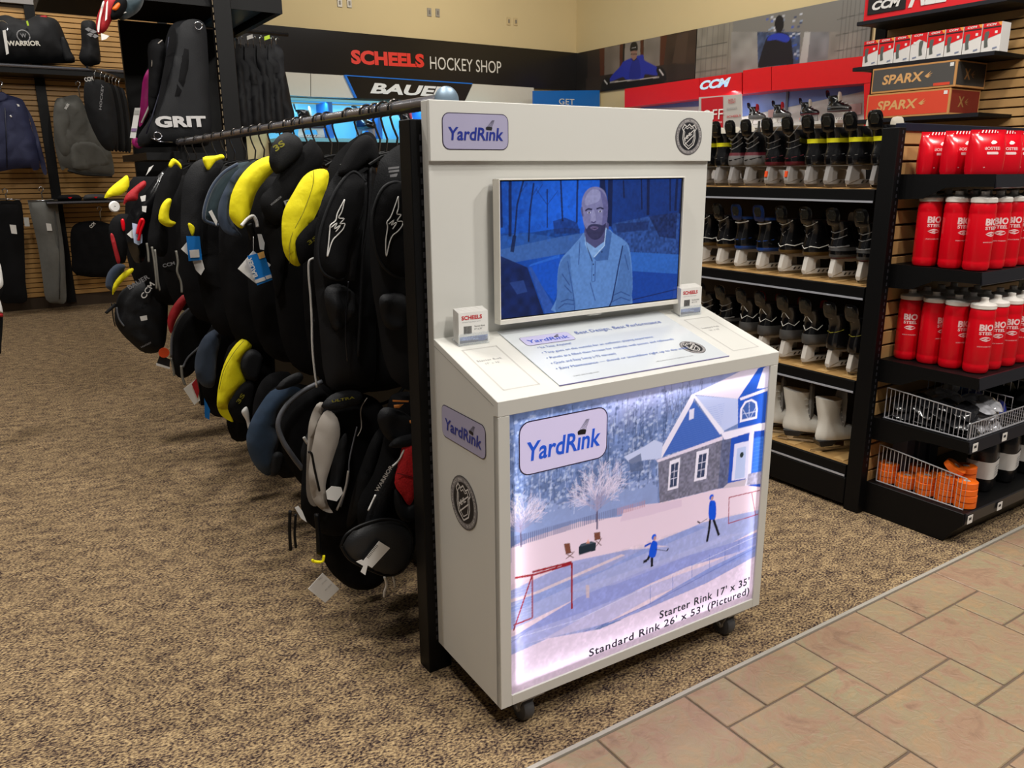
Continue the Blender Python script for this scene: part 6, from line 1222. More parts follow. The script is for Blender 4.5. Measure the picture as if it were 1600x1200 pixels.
# ---- murals on the right wall (flat prints)
def neg(L): return [(-a, b) for a, b in L]
def mural(name, label, y0, y1, z0, z1, nx, ny, bg):
    """y0 left edge (far), y1 right edge"""
    return tag(B().box(XR-.03, XR-.001, y1, y0, z0, z1).build(name, mat('print_board', '#1a1512', .4), None), label, 'mural'), Canvas(-y0, z0, -y1, z1, nx, ny, bg)
mo, c = mural('wall_mural', 'dark printed mural of a hockey player in blue leaning on lockers', 9.70, 7.345, 2.445, 3.012, 220, 54, '#17120f')
n1 = c.noise(.15, 21)
c.fill(neg([(9.445,3.042),(9.074,3.007),(9.078,2.613),(9.433,2.624)]), '#2b211c'); c.fill(neg([(9.074,3.007),(8.691,3.011),(8.691,2.617),(9.06,2.611)]), '#73685e', 1, .75+.4*n1); c.fill(neg([(8.643,3.015),(8.345,3.016),(8.328,2.681),(8.644,2.674)]), '#857c73', 1, .75+.4*n1); c.fill(neg([(8.278,3.017),(7.973,3.021),(7.952,2.642),(8.26,2.655)]), '#7d746a', 1, .75+.4*n1)
for p in ([(9.178,3.02),(9.064,3.012),(9.06,2.611),(9.147,2.609)], [(8.75,3.018),(8.685,3.016),(8.681,2.616),(8.74,2.612)], [(8.345,3.016),(8.284,3.016),(8.26,2.664),(8.321,2.661)], [(7.973,3.015),(7.85,3.018),(7.893,2.636),(7.966,2.634)]): c.fill(neg(p), '#4a2414')
c.fill(neg([(7.85,3.018),(7.351,3.028),(7.354,2.617),(7.894,2.652)]), '#3a2a20', 1, .6+.6*n1); c.fill(neg([(7.675,2.985),(7.486,2.996),(7.517,2.653),(7.739,2.667)]), '#4c3a2e', .6)
c.fill(neg([(9.471,2.649),(7.895,2.665),(7.302,2.62),(7.291,2.464),(9.107,2.447),(9.466,2.476)]), '#2f2520', 1, .7+.5*n1); c.fill(neg([(8.938,2.537),(7.989,2.534),(7.869,2.462),(7.897,2.445),(9.107,2.447)]), '#0e0b0a')
c.line(neg([(8.955,2.549),(7.96,2.528)]), .012, '#b9b2aa')
c.fill(smooth(neg([(8.938,2.558),(8.907,2.628),(8.728,2.733),(8.665,2.787),(8.522,2.811),(8.29,2.83),(8.256,2.762),(8.056,2.672),(7.995,2.627),(8.005,2.551),(8.232,2.589),(8.275,2.538),(8.591,2.553),(8.674,2.595)]), 3), '#23309a'); c.fill(smooth(neg([(8.489,2.778),(8.364,2.78),(8.323,2.562),(8.543,2.563)]), 3), '#1a2478', .7)
c.fill(neg([(8.527,2.921),(8.395,2.913),(8.403,2.808),(8.458,2.778),(8.513,2.82)]), '#8d6a5c'); c.fill(smooth(neg([(8.539,2.903),(8.524,2.99),(8.462,3.008),(8.405,2.981),(8.388,2.895),(8.463,2.898)]), 3), '#121012'); c.line(neg([(8.524,2.861),(8.399,2.851)]), .010, '#151215'); c.line(neg([(8.516,2.805),(8.457,2.774),(8.396,2.799)]), .012, '#19171a'); c.line(neg([(8.509,2.939),(8.427,2.935)]), .006, '#b9b7b4')
for p, q in (([(9.127,2.512),(9.06,2.611),(8.958,2.622),(8.938,2.537),(9.038,2.473),(9.107,2.447)], [(9.06,2.59),(8.989,2.531)]), ([(8.024,2.631),(7.937,2.641),(7.84,2.555),(7.84,2.469),(7.914,2.485),(7.99,2.55)], [(7.971,2.621),(7.888,2.54)])):
    c.fill(smooth(neg(p), 3), '#121214'); c.line(neg(q), .014, '#d8d6d2')
c.mesh('print', printmat('mural_print', .45), mo, lambda u, z: np.stack([np.full_like(u, XR-.0325), -u, z], 1))
mo, c = mural('wall_mural', 'grey printed mural of a concrete tunnel with a player seen from behind', 7.335, 5.03, 2.445, 3.012, 230, 60, '#787670')
n1, n2 = c.noise(.1, 31), c.noise(.03, 32)
c.fill(neg([(7.351,3.028),(6.788,3.054),(6.752,2.466),(7.331,2.468)]), '#817c70', 1, .8+.4*n1); c.fill(neg([(6.801,2.903),(6.426,2.852),(6.381,2.47),(6.778,2.454)]), '#8c8a84', 1, .7+.5*n1)
for k in range(7): p = neg([(7.34,2.957),(6.827,2.906),(6.78,2.473),(7.308,2.487)]); c.line([(p[0][0]+(p[1][0]-p[0][0])*k/6, 2.35), (p[0][0]+(p[1][0]-p[0][0])*k/6+.0, 3.0)], .008, '#4c4a44')
for z in (2.52, 2.66, 2.80): c.line([(-7.33, z), (-6.85, z+.0)], .009, '#4c4a44')
c.fill(neg([(6.426,2.852),(5.852,2.773),(5.83,2.447),(6.381,2.479)]), '#3d4a66', 1, .6+.9*n2); 
for k in range(60): a, b_ = rng.uniform(-6.32, -5.86), rng.uniform(2.5, 2.98); c.fill([(a, b_), (a+.035, b_), (a+.035, b_+.02), (a, b_+.02)], ('#20345e', '#8fa0b8', '#c8ccd4', '#2c4fae')[k % 4], .75)
c.fill(neg([(5.798,2.766),(5.723,2.756),(5.735,2.463),(5.832,2.461)]), '#b0b0ac', 1, .8+.3*n1); c.fill(neg([(5.723,2.756),(5.493,2.725),(5.487,2.469),(5.735,2.458)]), '#77787a', 1, .7+.5*n1); c.fill(neg([(5.493,2.725),(5.139,2.676),(5.114,2.451),(5.486,2.464)]), '#807c74', 1, .8+.4*n1)
for k in range(8): c.line([(-5.03-.048*k, 2.3), (-5.03-.048*k, 3)], .006, '#4a4844')
for z in (2.55, 2.70, 2.85): c.line([(-5.42, z-.02), (-5.0, z)], .008, '#4a4844')
c.fill(smooth(neg([(6.381,2.479),(6.356,2.593),(6.309,2.73),(6.267,2.786),(6.176,2.8),(6.12,2.81),(6.027,2.78),(5.966,2.721),(5.932,2.596),(5.913,2.465),(6.02,2.467),(6.25,2.474)]), 3), '#16141c'); c.fill(smooth(neg([(6.275,2.743),(6.255,2.784),(6.165,2.802),(6.05,2.78),(5.978,2.731),(6.019,2.693),(6.159,2.737)]), 3), '#2438a4'); c.fill(smooth(neg([(6.191,2.884),(6.18,2.955),(6.136,2.981),(6.088,2.949),(6.069,2.867),(6.099,2.807),(6.152,2.806)]), 3), '#141216')
c.mesh('print', printmat('mural_print', .45), mo, lambda u, z: np.stack([np.full_like(u, XR-.0325), -u, z], 1))

# ---- red display on the right wall
t = thing('red_display', 'red framed white wall display of skates under the murals', 'display', (XR, 6.6, 1.6))
RDP = mat('fascia_red', '#dc1a22', .3); 
def onto(o): o.parent = t; o.location = (-XR, -6.6, -1.6); return o
onto(boxx([(8.345,2.402),(7.036,2.413),(7.02,2.185),(8.335,2.171)], 7.25, 7.5, 'red_fascia', RDP)); onto(boxx([(7.026,2.412),(6.395,2.413),(6.376,2.184),(7.01,2.184)], 7.25, 7.5, 'red_fascia', RDP)); onto(boxx([(6.335,2.424),(5.956,2.424),(5.934,2.182),(6.314,2.177)], 7.2, 7.5, 'red_fascia', RDP)); onto(boxx([(5.947,2.423),(4.788,2.404),(4.76,2.158),(5.925,2.182)], 7.2, 7.5, 'red_fascia', RDP))
q = [(7.006,2.276),(6.54,2.278)]; onto(xlet('CCM', q[0], q[1], .10, 7.245, mat('ice_letters', '#c8e4f8', .4, emit=.35), None, .05, .3))
onto(boxx([(4.846,2.154),(4.753,2.157),(4.679,1.51),(4.773,1.512)], 7.2, 7.5, 'red_post', RDP))
DZ = [(5.815,1.831)][0][1]
onto(B().box(7.46, 7.5, 4.95, 8.4, 1.2, 2.40).build('white_back', mat('display_white', '#dcd8d4', .4)))
onto(boxx([(6.541,2.185),(4.999,2.168),(4.993,2.114),(6.522,1.961)], 7.452, 7.4595, 'blue_header', mat('lavender_blue', '#6f86c8', .4))); onto(boxx([(8.139,2.228),(7.162,2.218),(7.155,2.115),(8.259,2.157)], 7.452, 7.4595, 'blue_header', mat('lavender_blue', '#6f86c8')))
onto(B().box(7.02, 7.458, 4.97, 8.4, DZ-.03, DZ).build('shelf_board', mat('display_white', '#dcd8d4'))); onto(B().box(7.44, 7.4515, 5.90, 5.93, DZ, 2.3).build('panel_joint', mat('joint_grey', '#5c6070', .5)))
for k, p in enumerate(([(5.142,1.998),(5.022,2.002),(5.01,1.898),(5.13,1.887)], [(6.156,2.007),(6.053,2.014),(6.046,1.933),(6.149,1.926)])): onto(boxx(p, 7.443, 7.4515, 'info_card', mat('pink_card', '#d8b4b0', .5)))
l = bpy.data.lights.new('display_led', 'AREA'); l.shape = 'RECTANGLE'; l.size = 3.2; l.size_y = .06; l.energy = 14; l.color = (1, .97, .95)
o = bpy.data.objects.new('display_led', l); COL.objects.link(o); o.location = (7.22, 6.5, 2.22); o.rotation_euler = (0, .5, PI/2*0); o.rotation_euler = (0, -.4, PI/2)
o.rotation_euler = Vector((.25, 0, -1)).to_track_quat('-Z', 'X').to_euler()
for n, (px, k) in enumerate((([(6.249,1.851)][0], 'cross'), ([(5.917,1.835)][0], 'cross'), ([(5.573,1.818)][0], 'maroon'), ([(5.252,1.815)][0], 'silver'))):
    o = dup(PROTO[k]); o.location = (7.25, px[0], DZ+.001); o.rotation_euler = (0, 0, -PI/2+.15); o.scale = (.72,)*3 if n < 3 else (.86,)*3
    tag(o, f'display skate with white laces on the red framed display, {ORD[n]} from the left', 'skate', 'skates on the red display')
# sale sign over the skate shelf
t = thing('sale_sign', 'red and grey sale sign standing over the top skate shelf', 'sign', (3.2, 2.75, 1.30))
def onto(o): o.parent = t; o.location = (-3.2, -2.75, -1.3); return o
onto(boxx([(3.099,1.738),(2.818,1.732),(2.804,1.554),(3.085,1.546)], 3.2, 3.206, 'grey_board', mat('sign_grey', '#b4b0aa', .5))); onto(boxx([(3.076,1.73),(2.933,1.729),(2.921,1.568),(3.064,1.565)], 3.194, 3.1995, 'red_board', mat('sign_deep_red', '#b81422', .5)))
q = [(3.059,1.621),(2.92,1.62)]; onto(xlet('OFF', q[0], q[1], .05, 3.193, LW, None, .0)); 
q = [(2.983,1.602),(2.923,1.602)]; onto(xlet('EXPIRES', q[0], q[1], .008, 3.193, LW, None, .0))
for k, (a, s_, m) in enumerate((([(2.897,1.704),(2.848,1.704)], 'APPLY', 'sign_deep_red'), ([(2.896,1.692),(2.847,1.692)], 'TODAY', 'sign_deep_red'), ([(2.899,1.625),(2.809,1.626)], 'SCHEELS', 'sign_deep_red'), ([(2.902,1.662),(2.836,1.664)], 'SEE ASSOCIATE', 'grey_lettering'))): onto(xlet(s_, a[0], a[1], .010, 3.199, _m[m], None, .01))
onto(B().box(3.208, 3.214, 2.70, 2.71, 1.2975, 1.60).build('stand', CHROME))

# ---- tall shelf unit behind the endcap
t = thing('tall_shelf_unit', 'tall black shelf unit with slat back behind the red bottle endcap', 'shelf unit', (5.3, 2.45, 0))
def onto(o): o.parent = t; o.location = (-5.3, -2.45, 0); return o
onto(B().box(5.28, 5.38, 2.36, 2.44, 0, 2.75).build('upright', BLACK, bevel=.003)); onto(B().box(5.30, 5.38, 3.44, 3.52, 0, 2.75).build('upright', BLACK, bevel=.003)); onto(B().box(5.34, 5.37, 2.44, 3.44, .1, 2.7).build('back_panel', WOOD2))
for k in range(22): onto(B().box(5.315, 5.339, 2.441, 3.439, 1.45+k*.056, 1.497+k*.056).build('slat', WOOD, bevel=.002))
sp_ = B()
for z in np.arange(1.3, 2.7, .03): sp_.box(5.30, 5.31, 2.357, 2.3605, z, z+.014)
onto(sp_.build('slot_strip', mat('slot_grey', '#3c3c42')))['kind'] = 'stuff'
for z, y0, y1, x0 in ((1.685, 2.56, 3.43, 4.93), (2.02, 2.53, 3.43, 4.96), (2.30, 2.50, 3.43, 4.96)):
    onto(B().prism([(x0, z-.025), (x0+.004, z), (5.314, z), (5.314, z-.02), (x0+.12, z-.02)], y0, y1, 'y').build('shelf_board', BLACK)); onto(B().box(x0-.004, x0-.0005, y0, y1, z-.0235, z-.002).build('price_lip', mat('lip_dark', '#26262c')))
onto(B().box(4.8, 5.3, 2.46, 3.43, .02, .12).build('base', BLACK))
t = thing('brand_sign_box', 'red sign box with a black panel on the tall shelf top', 'sign', (5, 3, 2.3))
def onto(o): o.parent = t; o.location = (-5, -3, -2.3); return o
onto(B().box(4.98, 5.29, 2.51, 3.40, 2.3005, 2.76).build('sign_box', mat('sign_box_red', '#e0202a', .3)))
onto(boxx([(3.373,2.334),(3.116,2.332),(3.119,2.492),(3.374,2.501)], 4.974, 4.9795, 'black_panel', mat('panel_black', '#201f20', .4))); q = [(3.341,2.355),(3.145,2.354)]; onto(xlet('CCM', q[0], q[1], .055, 4.9735, LW, None, .05, .25))
q = [(3.097,2.335),(2.857,2.333)]; onto(xlet('ALL', q[0], q[1], .17, 4.978, LW, None, .04, .1)); q = [(2.827,2.335),(2.665,2.331)]; onto(xlet('O', q[0], q[1], .17, 4.978, LW, None, .04, .1))
# eight retail boxes
for k in range(8):
    y1 = 3.392-k*.1085; y0 = y1-.103
    t = thing('steel_box', f'small red and white box of skate steel, {ORD[k]} from the left on high shelf', 'box', (5.0, y0, 2.0205), 0, 'boxes of skate steel')
    B().box(0, .1, 0, .103, 0, .158).build('carton', mat('carton_white', '#e0dcd8', .5), t, bevel=.001)
    f = B()
    def ff(pts, mi, e): f.add([(-e, y, z) for y, z in pts], [tuple(range(len(pts)))], mi)
    flipk = k == 3
    r_ = [(.103, .158), (0, .158), (0, .088), (.103, .052)] if not flipk else [(.103, .158), (0, .158), (0, .10), (.05, .125), (.103, .095)]
    if not flipk: r_ = [(.1025, .1575), (.0005, .1575), (.0005, .095), (.1025, .065)]
    ff(r_, 0, .0012)
    if not flipk: ff([(.1, .136), (.003, .136), (.003, .128), (.1, .128)], 1, .0016); ff([(.022, .157), (.001, .157), (.001, .138), (.012, .142)], 3, .0016)
    gx = (.062, .09) if not flipk else (.02, .048)
    ff([(gx[1], .1), (gx[1]-.004, .112), (gx[0]+.008, .114), (gx[0]+.002, .108), (gx[0]+.008, .06), (gx[0]+.002, .03), (gx[0]+.022, .026), (gx[1]-.002, .06)], 2, .002)
    ff([(.034, .112), (.02, .112), (.02, .098), (.034, .098)] if not flipk else [(.085, .112), (.07, .112), (.07, .098), (.085, .098)], 4, .0016)
    ff([(.038, .022), (.014, .026), (.012, .018), (.036, .012)] if not flipk else [(.085, .022), (.06, .026), (.058, .018), (.083, .012)], 5, .0016)
    f.build('print', [RDP, mat('panel_black', '#201f20'), mat('steel_picture', '#5b5f5a', .4), mat('orange_corner', '#f0a040', .5), LW, mat('skate_drawing', '#8088a0', .5)], t)
    lettering('CCM', (0, .085, .142), (0, -1, 0), Z3, .055, .011, LW, t, bold=.04, shear=.2, eps=.002)
for k, (nm, y0, y1, z, cm, lm) in enumerate((('orange', 2.745, 3.29, 1.6855, '#d8452a', '#e0a070'), ('charcoal', 2.727, 3.27, 1.8415, '#4c4a48', '#e0a868'))):
    t = thing('sharpener_box', f'long {nm} cardboard box with tan flame lettering on the tall shelf unit', 'box', (4.94, y0, z), 0, 'long boxes stacked on the shelf')
    KR = mat('kraft_card', '#c08a50', .7); L_ = y1-y0
    B().box(0, .34, 0, L_, 0, .1515).build('carton', KR, t, bevel=.0015)
    f = B(); f.box(-.001, 0, .010, L_-.010, .012, .142, 0); f.box(.012, .328, -.001, 0, .012, .142, 1); f.build('printed_panel', [mat('print_'+nm, cm, .55), mat('print_side_'+nm, '#7c2418' if nm == 'orange' else '#33302e', .55)], t)
    TN = mat('tan_print', '#d8a468', .6)
    lettering('SPARX', (-.001, L_-.075, .048), (0, -1, 0), Z3, .27, .058, TN, t, bold=.03, shear=.15, eps=.001)
    fl = B()
    for i, (a, l_) in enumerate(((-.5, .035), (-.15, .045), (.2, .05), (.55, .045))): fl.add([(-.0022, L_-.352-.0*i, .076), (-.0022, L_-.352-l_*math.cos(a*.9), .076+l_*math.sin(a)*.9+.006), (-.0022, L_-.352-l_*.5, .076+l_*math.sin(a)*.4-.004)], [(0, 1, 2)])
    fl.build('flame_mark', TN, t)
    lettering('X', (.09, -.001, .045), X3, Z3, .07, .062, mat('tan_print_dull', '#9c6c3c', .6), t, bold=.03, eps=.001)
    fl = B()
    for a in (-.5, 0, .5): fl.add([(.165, -.0022, .076), (.165+.045*math.cos(a), -.0022, .08+.045*math.sin(a)), (.165+.02, -.0022, .07+.02*math.sin(a))], [(0, 1, 2)])
    fl.build('flame_mark', mat('tan_print_dull', '#9c6c3c'), t)
    B().box(-.002, -.0012, .018, .04, .118, .138).build('price_label', WHITEC, t)
    if nm == 'charcoal': B().box(-.002, -.0012, .03, .13, .014, .03).build('orange_flag', mat('print_orange', '#d8452a'), t)
t = thing('blue_sign', 'blue sign with white letters beyond the tall shelf unit', 'sign', (XR, 3.4, 1.6))
def onto(o): o.parent = t; o.location = (-XR, -3.4, -1.6); return o
onto(boxx([(3.602,2.064),(3.13,2.109),(3.119,1.738),(3.603,1.706)], 7.5, 7.52, 'board', mat('sign_blue', '#0a64b4'))); q = [(3.545,1.75),(3.309,1.763)]; onto(xlet('FIT', q[0], q[1], .09, 7.498, LW, None, .02)); q = [(3.533,1.879),(3.281,1.897)]; onto(xlet('GET', q[0], q[1], .2, 7.498, LW, None, .02))

# ================================================================ LEFT BACKGROUND
def W(name, label, cat, pts, y, m, f=.03, b=.03, e=.04, wr=0, g=None, k=3):
    """soft thing at depth y, drawn in x and z; returns its Empty and the function that adds parts"""
    t = thing(name, label, cat, (float(np.mean([p[0] for p in pts])), y, float(min(p[1] for p in pts))), 0, g)
    def part(nm, pts, m, f=.02, b=.02, e=.03, dy=0, wr=0, k=3):
        return B().pillow(pts, f, b, e, frame=(Vector((-t.location.x, dy, -t.location.z)),)+FX, k=k, wr=wr).build(nm, m, t, smooth='all')
    part('body', pts, m, f, b, e, 0, wr, k); return t, part
def wrib(t, nm, pts, r, m, dy=0):
    b = B(); b.tube([(p[0]-t.location.x, dy, p[1]-t.location.z) for p in pts], r, 6); return b.build(nm, m, t, smooth='all')
def wcard(t, nm, pts, m, dy=0): return B().prism([(p[0]-t.location.x, p[1]-t.location.z) for p in pts], dy-.002, dy, 'y').build(nm, m, t)
def wl_(t, s_, q, h, m, dy=0, bold=.02, shear=0):
    a = Vector((q[1][0]-q[0][0], 0, q[1][1]-q[0][1])); U = a.normalized(); return lettering(s_, (q[0][0]-t.location.x, dy, q[0][1]-t.location.z), U, (-U.z, 0, U.x), a.length, h, m, t, bold=bold, shear=shear)
NAVYJ = mat('navy_jacket', '#252a4c', .7, var=.2, vscale=8, bump=.2, bscale=200); GREYH = mat('grey_hoodie', '#5b5a55', .85, var=.12, vscale=30, bump=.3, bscale=300); GREYP = mat('grey_sweatpants', '#6a6a66', .85, var=.12, vscale=30, bump=.3, bscale=300)
# shelf on the slat wall
t = thing('wall_shelf', 'black shelf and steel bar on the slat wall under the duffel bag', 'shelf', (0, YB-.118, 2.44))
zsh = [(0.652,2.395)][0][1]
B().box(-1.5, 1.62, -.45, 0, zsh-2.44-.09, zsh-2.44-.01).build('shelf_board', BLACK, t)
b = B(); b.tube([(-1.5, -.46, zsh-2.44-.03), (1.6, -.46, zsh-2.44-.03)], .014, 8); b.build('steel_bar', mat('rail_steel', '#8d8d92'), t, smooth=True)
zs_ = zsh-.01
t, p = W('duffel_bag', 'large black duffel bag with white letters and a round badge on wall shelf', 'bag', [(0.299,2.616),(0.344,2.787),(0.443,2.84),(0.528,2.82),(0.605,2.81),(0.673,2.844),(0.718,2.865),(0.803,2.856),(0.875,2.828),(0.916,2.721),(0.942,2.577),(0.98,2.485),(0.947,2.442),(0.659,2.424),(0.289,2.407)], 9.4, NYLON, .16, .14, .25, .15)
q = [(0.559,2.639)][0]; b = B(); b.tube([(q[0]-t.location.x+.052*math.cos(a), -.168, q[1]-t.location.z+.052*math.sin(a)) for a in np.linspace(0, 2*PI, 22)], .006, 6); b.build('round_badge', GREYLET, t, smooth='all'); wl_(t, 'W', [(0.537,2.626),(0.584,2.629)], .035, GREYLET, -.17)
wl_(t, 'WARRIOR', [(0.418,2.544),(0.691,2.564)], .045, mat('sign_white', '#d8d4c8'), -.172, .04)
p('end_pocket', [(0.878,2.659),(0.921,2.65),(0.95,2.536),(0.975,2.468),(0.894,2.445),(0.867,2.531)], NYLON, .03, .02, .03, -.10); p('handle', [(0.723,2.843),(0.74,2.856),(0.788,2.86),(0.784,2.826),(0.756,2.818),(0.72,2.82)], REDF, .02, .02, .02, -.03); wcard(t, 'green_tag', [(0.599,2.776),(0.615,2.783),(0.62,2.739),(0.604,2.737)], mat('lime_tag', '#b8d820', .5), -.155)
wcard(t, 'price_tag', [(0.396,2.676),(0.422,2.683),(0.419,2.477),(0.396,2.464)], WHITEC, -.17); q = [(0.406,2.715)][0]; b = B(); b.tube([(q[0]-t.location.x+.04*math.cos(a), -.165, q[1]-t.location.z+.045*math.sin(a)) for a in np.linspace(0, 2*PI, 18)], .004, 5); b.build('tag_ring', CHROME, t)
t, p = W('duffel_bag', 'smaller black bag with grey print at the right end of wall shelf', 'bag', [(1.071,2.797),(1.105,2.84),(1.179,2.847),(1.212,2.797),(1.213,2.667),(1.207,2.47),(1.156,2.431),(1.068,2.414),(1.015,2.488),(1.053,2.608)], 9.34, NYLON, .12, .1, .15, .2)
for k, q in enumerate(([(1.121,2.741)], [(1.158,2.726)], [(1.132,2.695)], [(1.17,2.686)])): wcard(t, 'grey_print', [(q[0][0]+.035*math.cos(a), q[0][1]+.02*math.sin(a)) for a in (0, 1.6, 3, 4.6)], GREYLET, -.128)
# garments hung on the slat wall
def whook(t, p0, z1, dy=0):
    x, z = p0; wrib(t, 'hanger_hook', [(x-.018, z+.03), (x-.02, z+.055), (x, z+.07), (x+.02, z+.055), (x+.015, z+.03), (x, z+.015), (x, z1)], .006, CHROME, dy)
def arm_(y):
    o = B().box(-.012, .012, 0, YB-.118-y, -.012, .012).build('display_arm', BLACK); return o
t, p = W('jacket', 'navy zip jacket on a hanger at the left edge of the slat wall', 'jacket', [(0.166,1.98),(0.255,2.098),(0.312,2.14),(0.36,2.114),(0.431,2.093),(0.488,2.049),(0.513,1.843),(0.535,1.604),(0.535,1.44),(0.477,1.415),(0.459,1.44),(0.307,1.428),(0.109,1.441)], 9.3, NAVYJ, .07, .06, .1, .25, 'jackets on the slat wall')
p('sleeve', [(0.484,2.034),(0.515,1.87),(0.532,1.603),(0.558,1.39),(0.593,1.402),(0.573,1.663),(0.54,1.901)], NAVYJ, .05, .04, .05, .02, .2); wrib(t, 'zip', [(0.319,1.99),(0.291,1.717),(0.258,1.44)], .005, mat('dark_zip', '#14162a', .5), -.078); p('collar', [(0.242,2.091),(0.299,2.133),(0.348,2.113),(0.351,2.067),(0.285,2.036)], NAVYJ, .02, .02, .02, -.06); wcard(t, 'chest_mark', [(0.418,2.028),(0.438,2.023),(0.441,2.005),(0.425,2.005)], WHITEC, -.075); wrib(t, 'mark', [(0.351,1.922),(0.359,1.904)], .008, LW, -.08); q = [(0.311,2.169)][0]; whook(t, q, q[1]-.06)
t, p = W('hoodie', 'grey hoodie on a hanger in front of the slat wall', 'hoodie', [(0.751,2.071),(0.822,2.109),(0.903,2.131),(0.959,2.127),(1.004,2.038),(1.035,1.917),(1.128,1.733),(1.186,1.627),(1.2,1.437),(1.178,1.36),(1.023,1.349),(0.841,1.376),(0.769,1.439),(0.721,1.42),(0.693,1.635),(0.706,1.818)], 9.3, GREYH, .08, .06, .1, .2, 'jackets on the slat wall')
p('sleeve', [(0.741,2.051),(0.824,2.102),(0.855,1.996),(0.858,1.846),(0.82,1.725),(0.834,1.573),(0.752,1.542),(0.712,1.663),(0.703,1.843)], GREYH, .05, .04, .05, -.05, .15); p('pocket', [(0.846,1.671),(1.052,1.673),(1.148,1.512),(1.131,1.462),(1.023,1.437),(0.817,1.438)], GREYH, .015, .01, .02, -.075); wrib(t, 'hem', [(0.769,1.413),(0.9,1.375),(1.165,1.354)], .012, mat('dark_hem', '#242320', .8), -.06); wl_(t, 'BAUER', [(0.83,1.988),(0.864,2.037)], .022, LW, -.1); q = [(0.973,2.2)][0]; whook(t, q, q[1]-.08)
t, p = W('sweatpants', 'black sweatpants with a white tag at the left of the slat wall', 'pants', [(0.083,1.118),(0.159,1.134),(0.264,1.126),(0.336,1.099),(0.305,0.714),(0.264,0.335),(0.249,0.142),(0.125,0.128),(0.024,0.176),(0.034,0.48)], 9.3, FABRIC, .06, .05, .08, .2, 'pants on the slat wall')
wcard(t, 'size_tag', [(0.204,0.905),(0.256,0.897),(0.255,0.811),(0.208,0.819)], WHITEC, -.075); q = [(0.213,1.176)][0]; whook(t, q, q[1]-.05); wrib(t, 'clip_bar', [(0.16,1.148),(0.334,1.137)], .008, CHROME, -.03)
t, p = W('sweatpants', 'grey sweatpants with a white tag hanging on the slat wall', 'pants', [(0.39,1.098),(0.405,1.128),(0.527,1.131),(0.637,1.122),(0.642,0.984),(0.642,0.631),(0.617,0.307),(0.591,0.104),(0.514,0.091),(0.417,0.14),(0.416,0.388),(0.415,0.708)], 9.3, GREYP, .06, .05, .08, .2, 'pants on the slat wall')
wcard(t, 'size_tag', [(0.513,0.905),(0.556,0.897),(0.558,0.828),(0.514,0.83)], WHITEC, -.075); wrib(t, 'leg_fold', [(0.607,1.019),(0.599,0.704),(0.569,0.384),(0.532,0.139)], .006, mat('fold_grey', '#4a4a48', .9), -.055); q = [(0.518,1.187)][0]; whook(t, q, q[1]-.05); wrib(t, 'clip_bar', [(0.392,1.124),(0.645,1.123)], .008, CHROME, -.03)
wcard(t, 'care_label', [(0.332,0.965),(0.375,0.964),(0.374,0.877),(0.331,0.879)], mat('pale_tag', '#b5b5b0'), -.01)
t, p = W('sweater', 'black sweatshirt with small white letters on a hanger by the pants', 'sweatshirt', [(0.72,0.789),(0.778,0.883),(0.91,0.91),(1.015,0.899),(1.115,0.829),(1.141,0.535),(1.142,0.333),(0.724,0.364),(0.702,0.563)], 9.3, FABRIC, .08, .06, .1, .25)
wl_(t, 'CCM', [(0.908,0.837),(0.954,0.88)], .03, LW, -.09); q = [(1.014,0.984)][0]; whook(t, q, q[1]-.08)
t = thing('cap_shelf', 'low black shelf with folded caps above the black sweatshirt', 'shelf', ([(0.879,1.119)][0][0], 9.3, [(0.879,1.119)][0][1]))
B().box(-.34, .4, -.2, .33, -.03, 0).build('shelf_board', BLACK, t); b = B(); b.tube([(-.34, -.205, -.015), (.4, -.205, -.015)], .01, 6); b.build('steel_bar', mat('rail_steel', '#8d8d92'), t)
for k, x in enumerate((-.13, .10)):
    u = thing('folded_cap', f'dark folded cap with a red mark on the low shelf, {("left one", "right one")[k]}', 'cap', (t.location.x+x, 9.2, t.location.z), 0, 'caps on the low shelf')
    B().pillow([(-.1, 0), (-.1, .04), (-.06, .058), (.06, .058), (.1, .04), (.1, 0)], .06, .05, .05, frame=(Vector((0, 0, 0)),)+FX, k=2).build('cap_body', mat('cap_grey', '#3a3a3a', .8) if k else FABRIC, u, smooth='all'); B().prism([(-.02, .035), (.02, .035), (0, .018)], -.066, -.064, 'y').build('red_mark', REDGL, u)
# dark jackets hung sideways next to the hoodie
zj = [(1.068,2.288)][0]
for k in range(7):
    px = ([(1.012,2.235),(1.074,2.238),(1.122,2.241),(1.17,2.244),(1.212,2.246),(1.255,2.248),(1.299,2.251)][k][0], zj[1]-.09)
    w_ = .2 if k == 0 else .09
    x, z = px; o = [(x-w_*.4, z-.02), (x, z), (x+w_*.5, z-.03), (x+w_*.7, z-.25), (x+w_*.55, z-.55), (x+w_*.2, z-.62), (x-w_*.2, z-.52), (x-w_*.55, z-.25)]
    t, p = W('jacket', 'black jacket hung sideways, '+('front one with white letters' if k == 0 else f'{ORD[k]} behind the lettered one'), 'jacket', o, 8.35+k*.11, FABRIC if k % 2 else NYLON, .05, .045, .06, .25, 'black jackets hung in a row')
    if k == 0: wl_(t, 'CCM', [(0.926,2.167),(0.994,2.181)], .035, LW, -.06); wl_(t, 'HOCKEY', [(1.026,1.933),(1.073,2.148)], .02, GREYLET, -.065)
    wrib(t, 'hanger_hook', [(x, z-.02), (x, z+.05), (x+.02, z+.078)], .004, CHROME)
b = B(); qa = [(1.012,2.235),(1.299,2.251)]
b.tube([(qa[0][0]-.06, 8.25, zj[1]), (qa[1][0]+.02, 9.05, zj[1]), (qa[1][0]+.02, YB-.118, zj[1])], .012, 8); o = b.build('garment_bar', DARKM); tag(o, 'dark bar holding the sideways row of black jackets', 'bar')

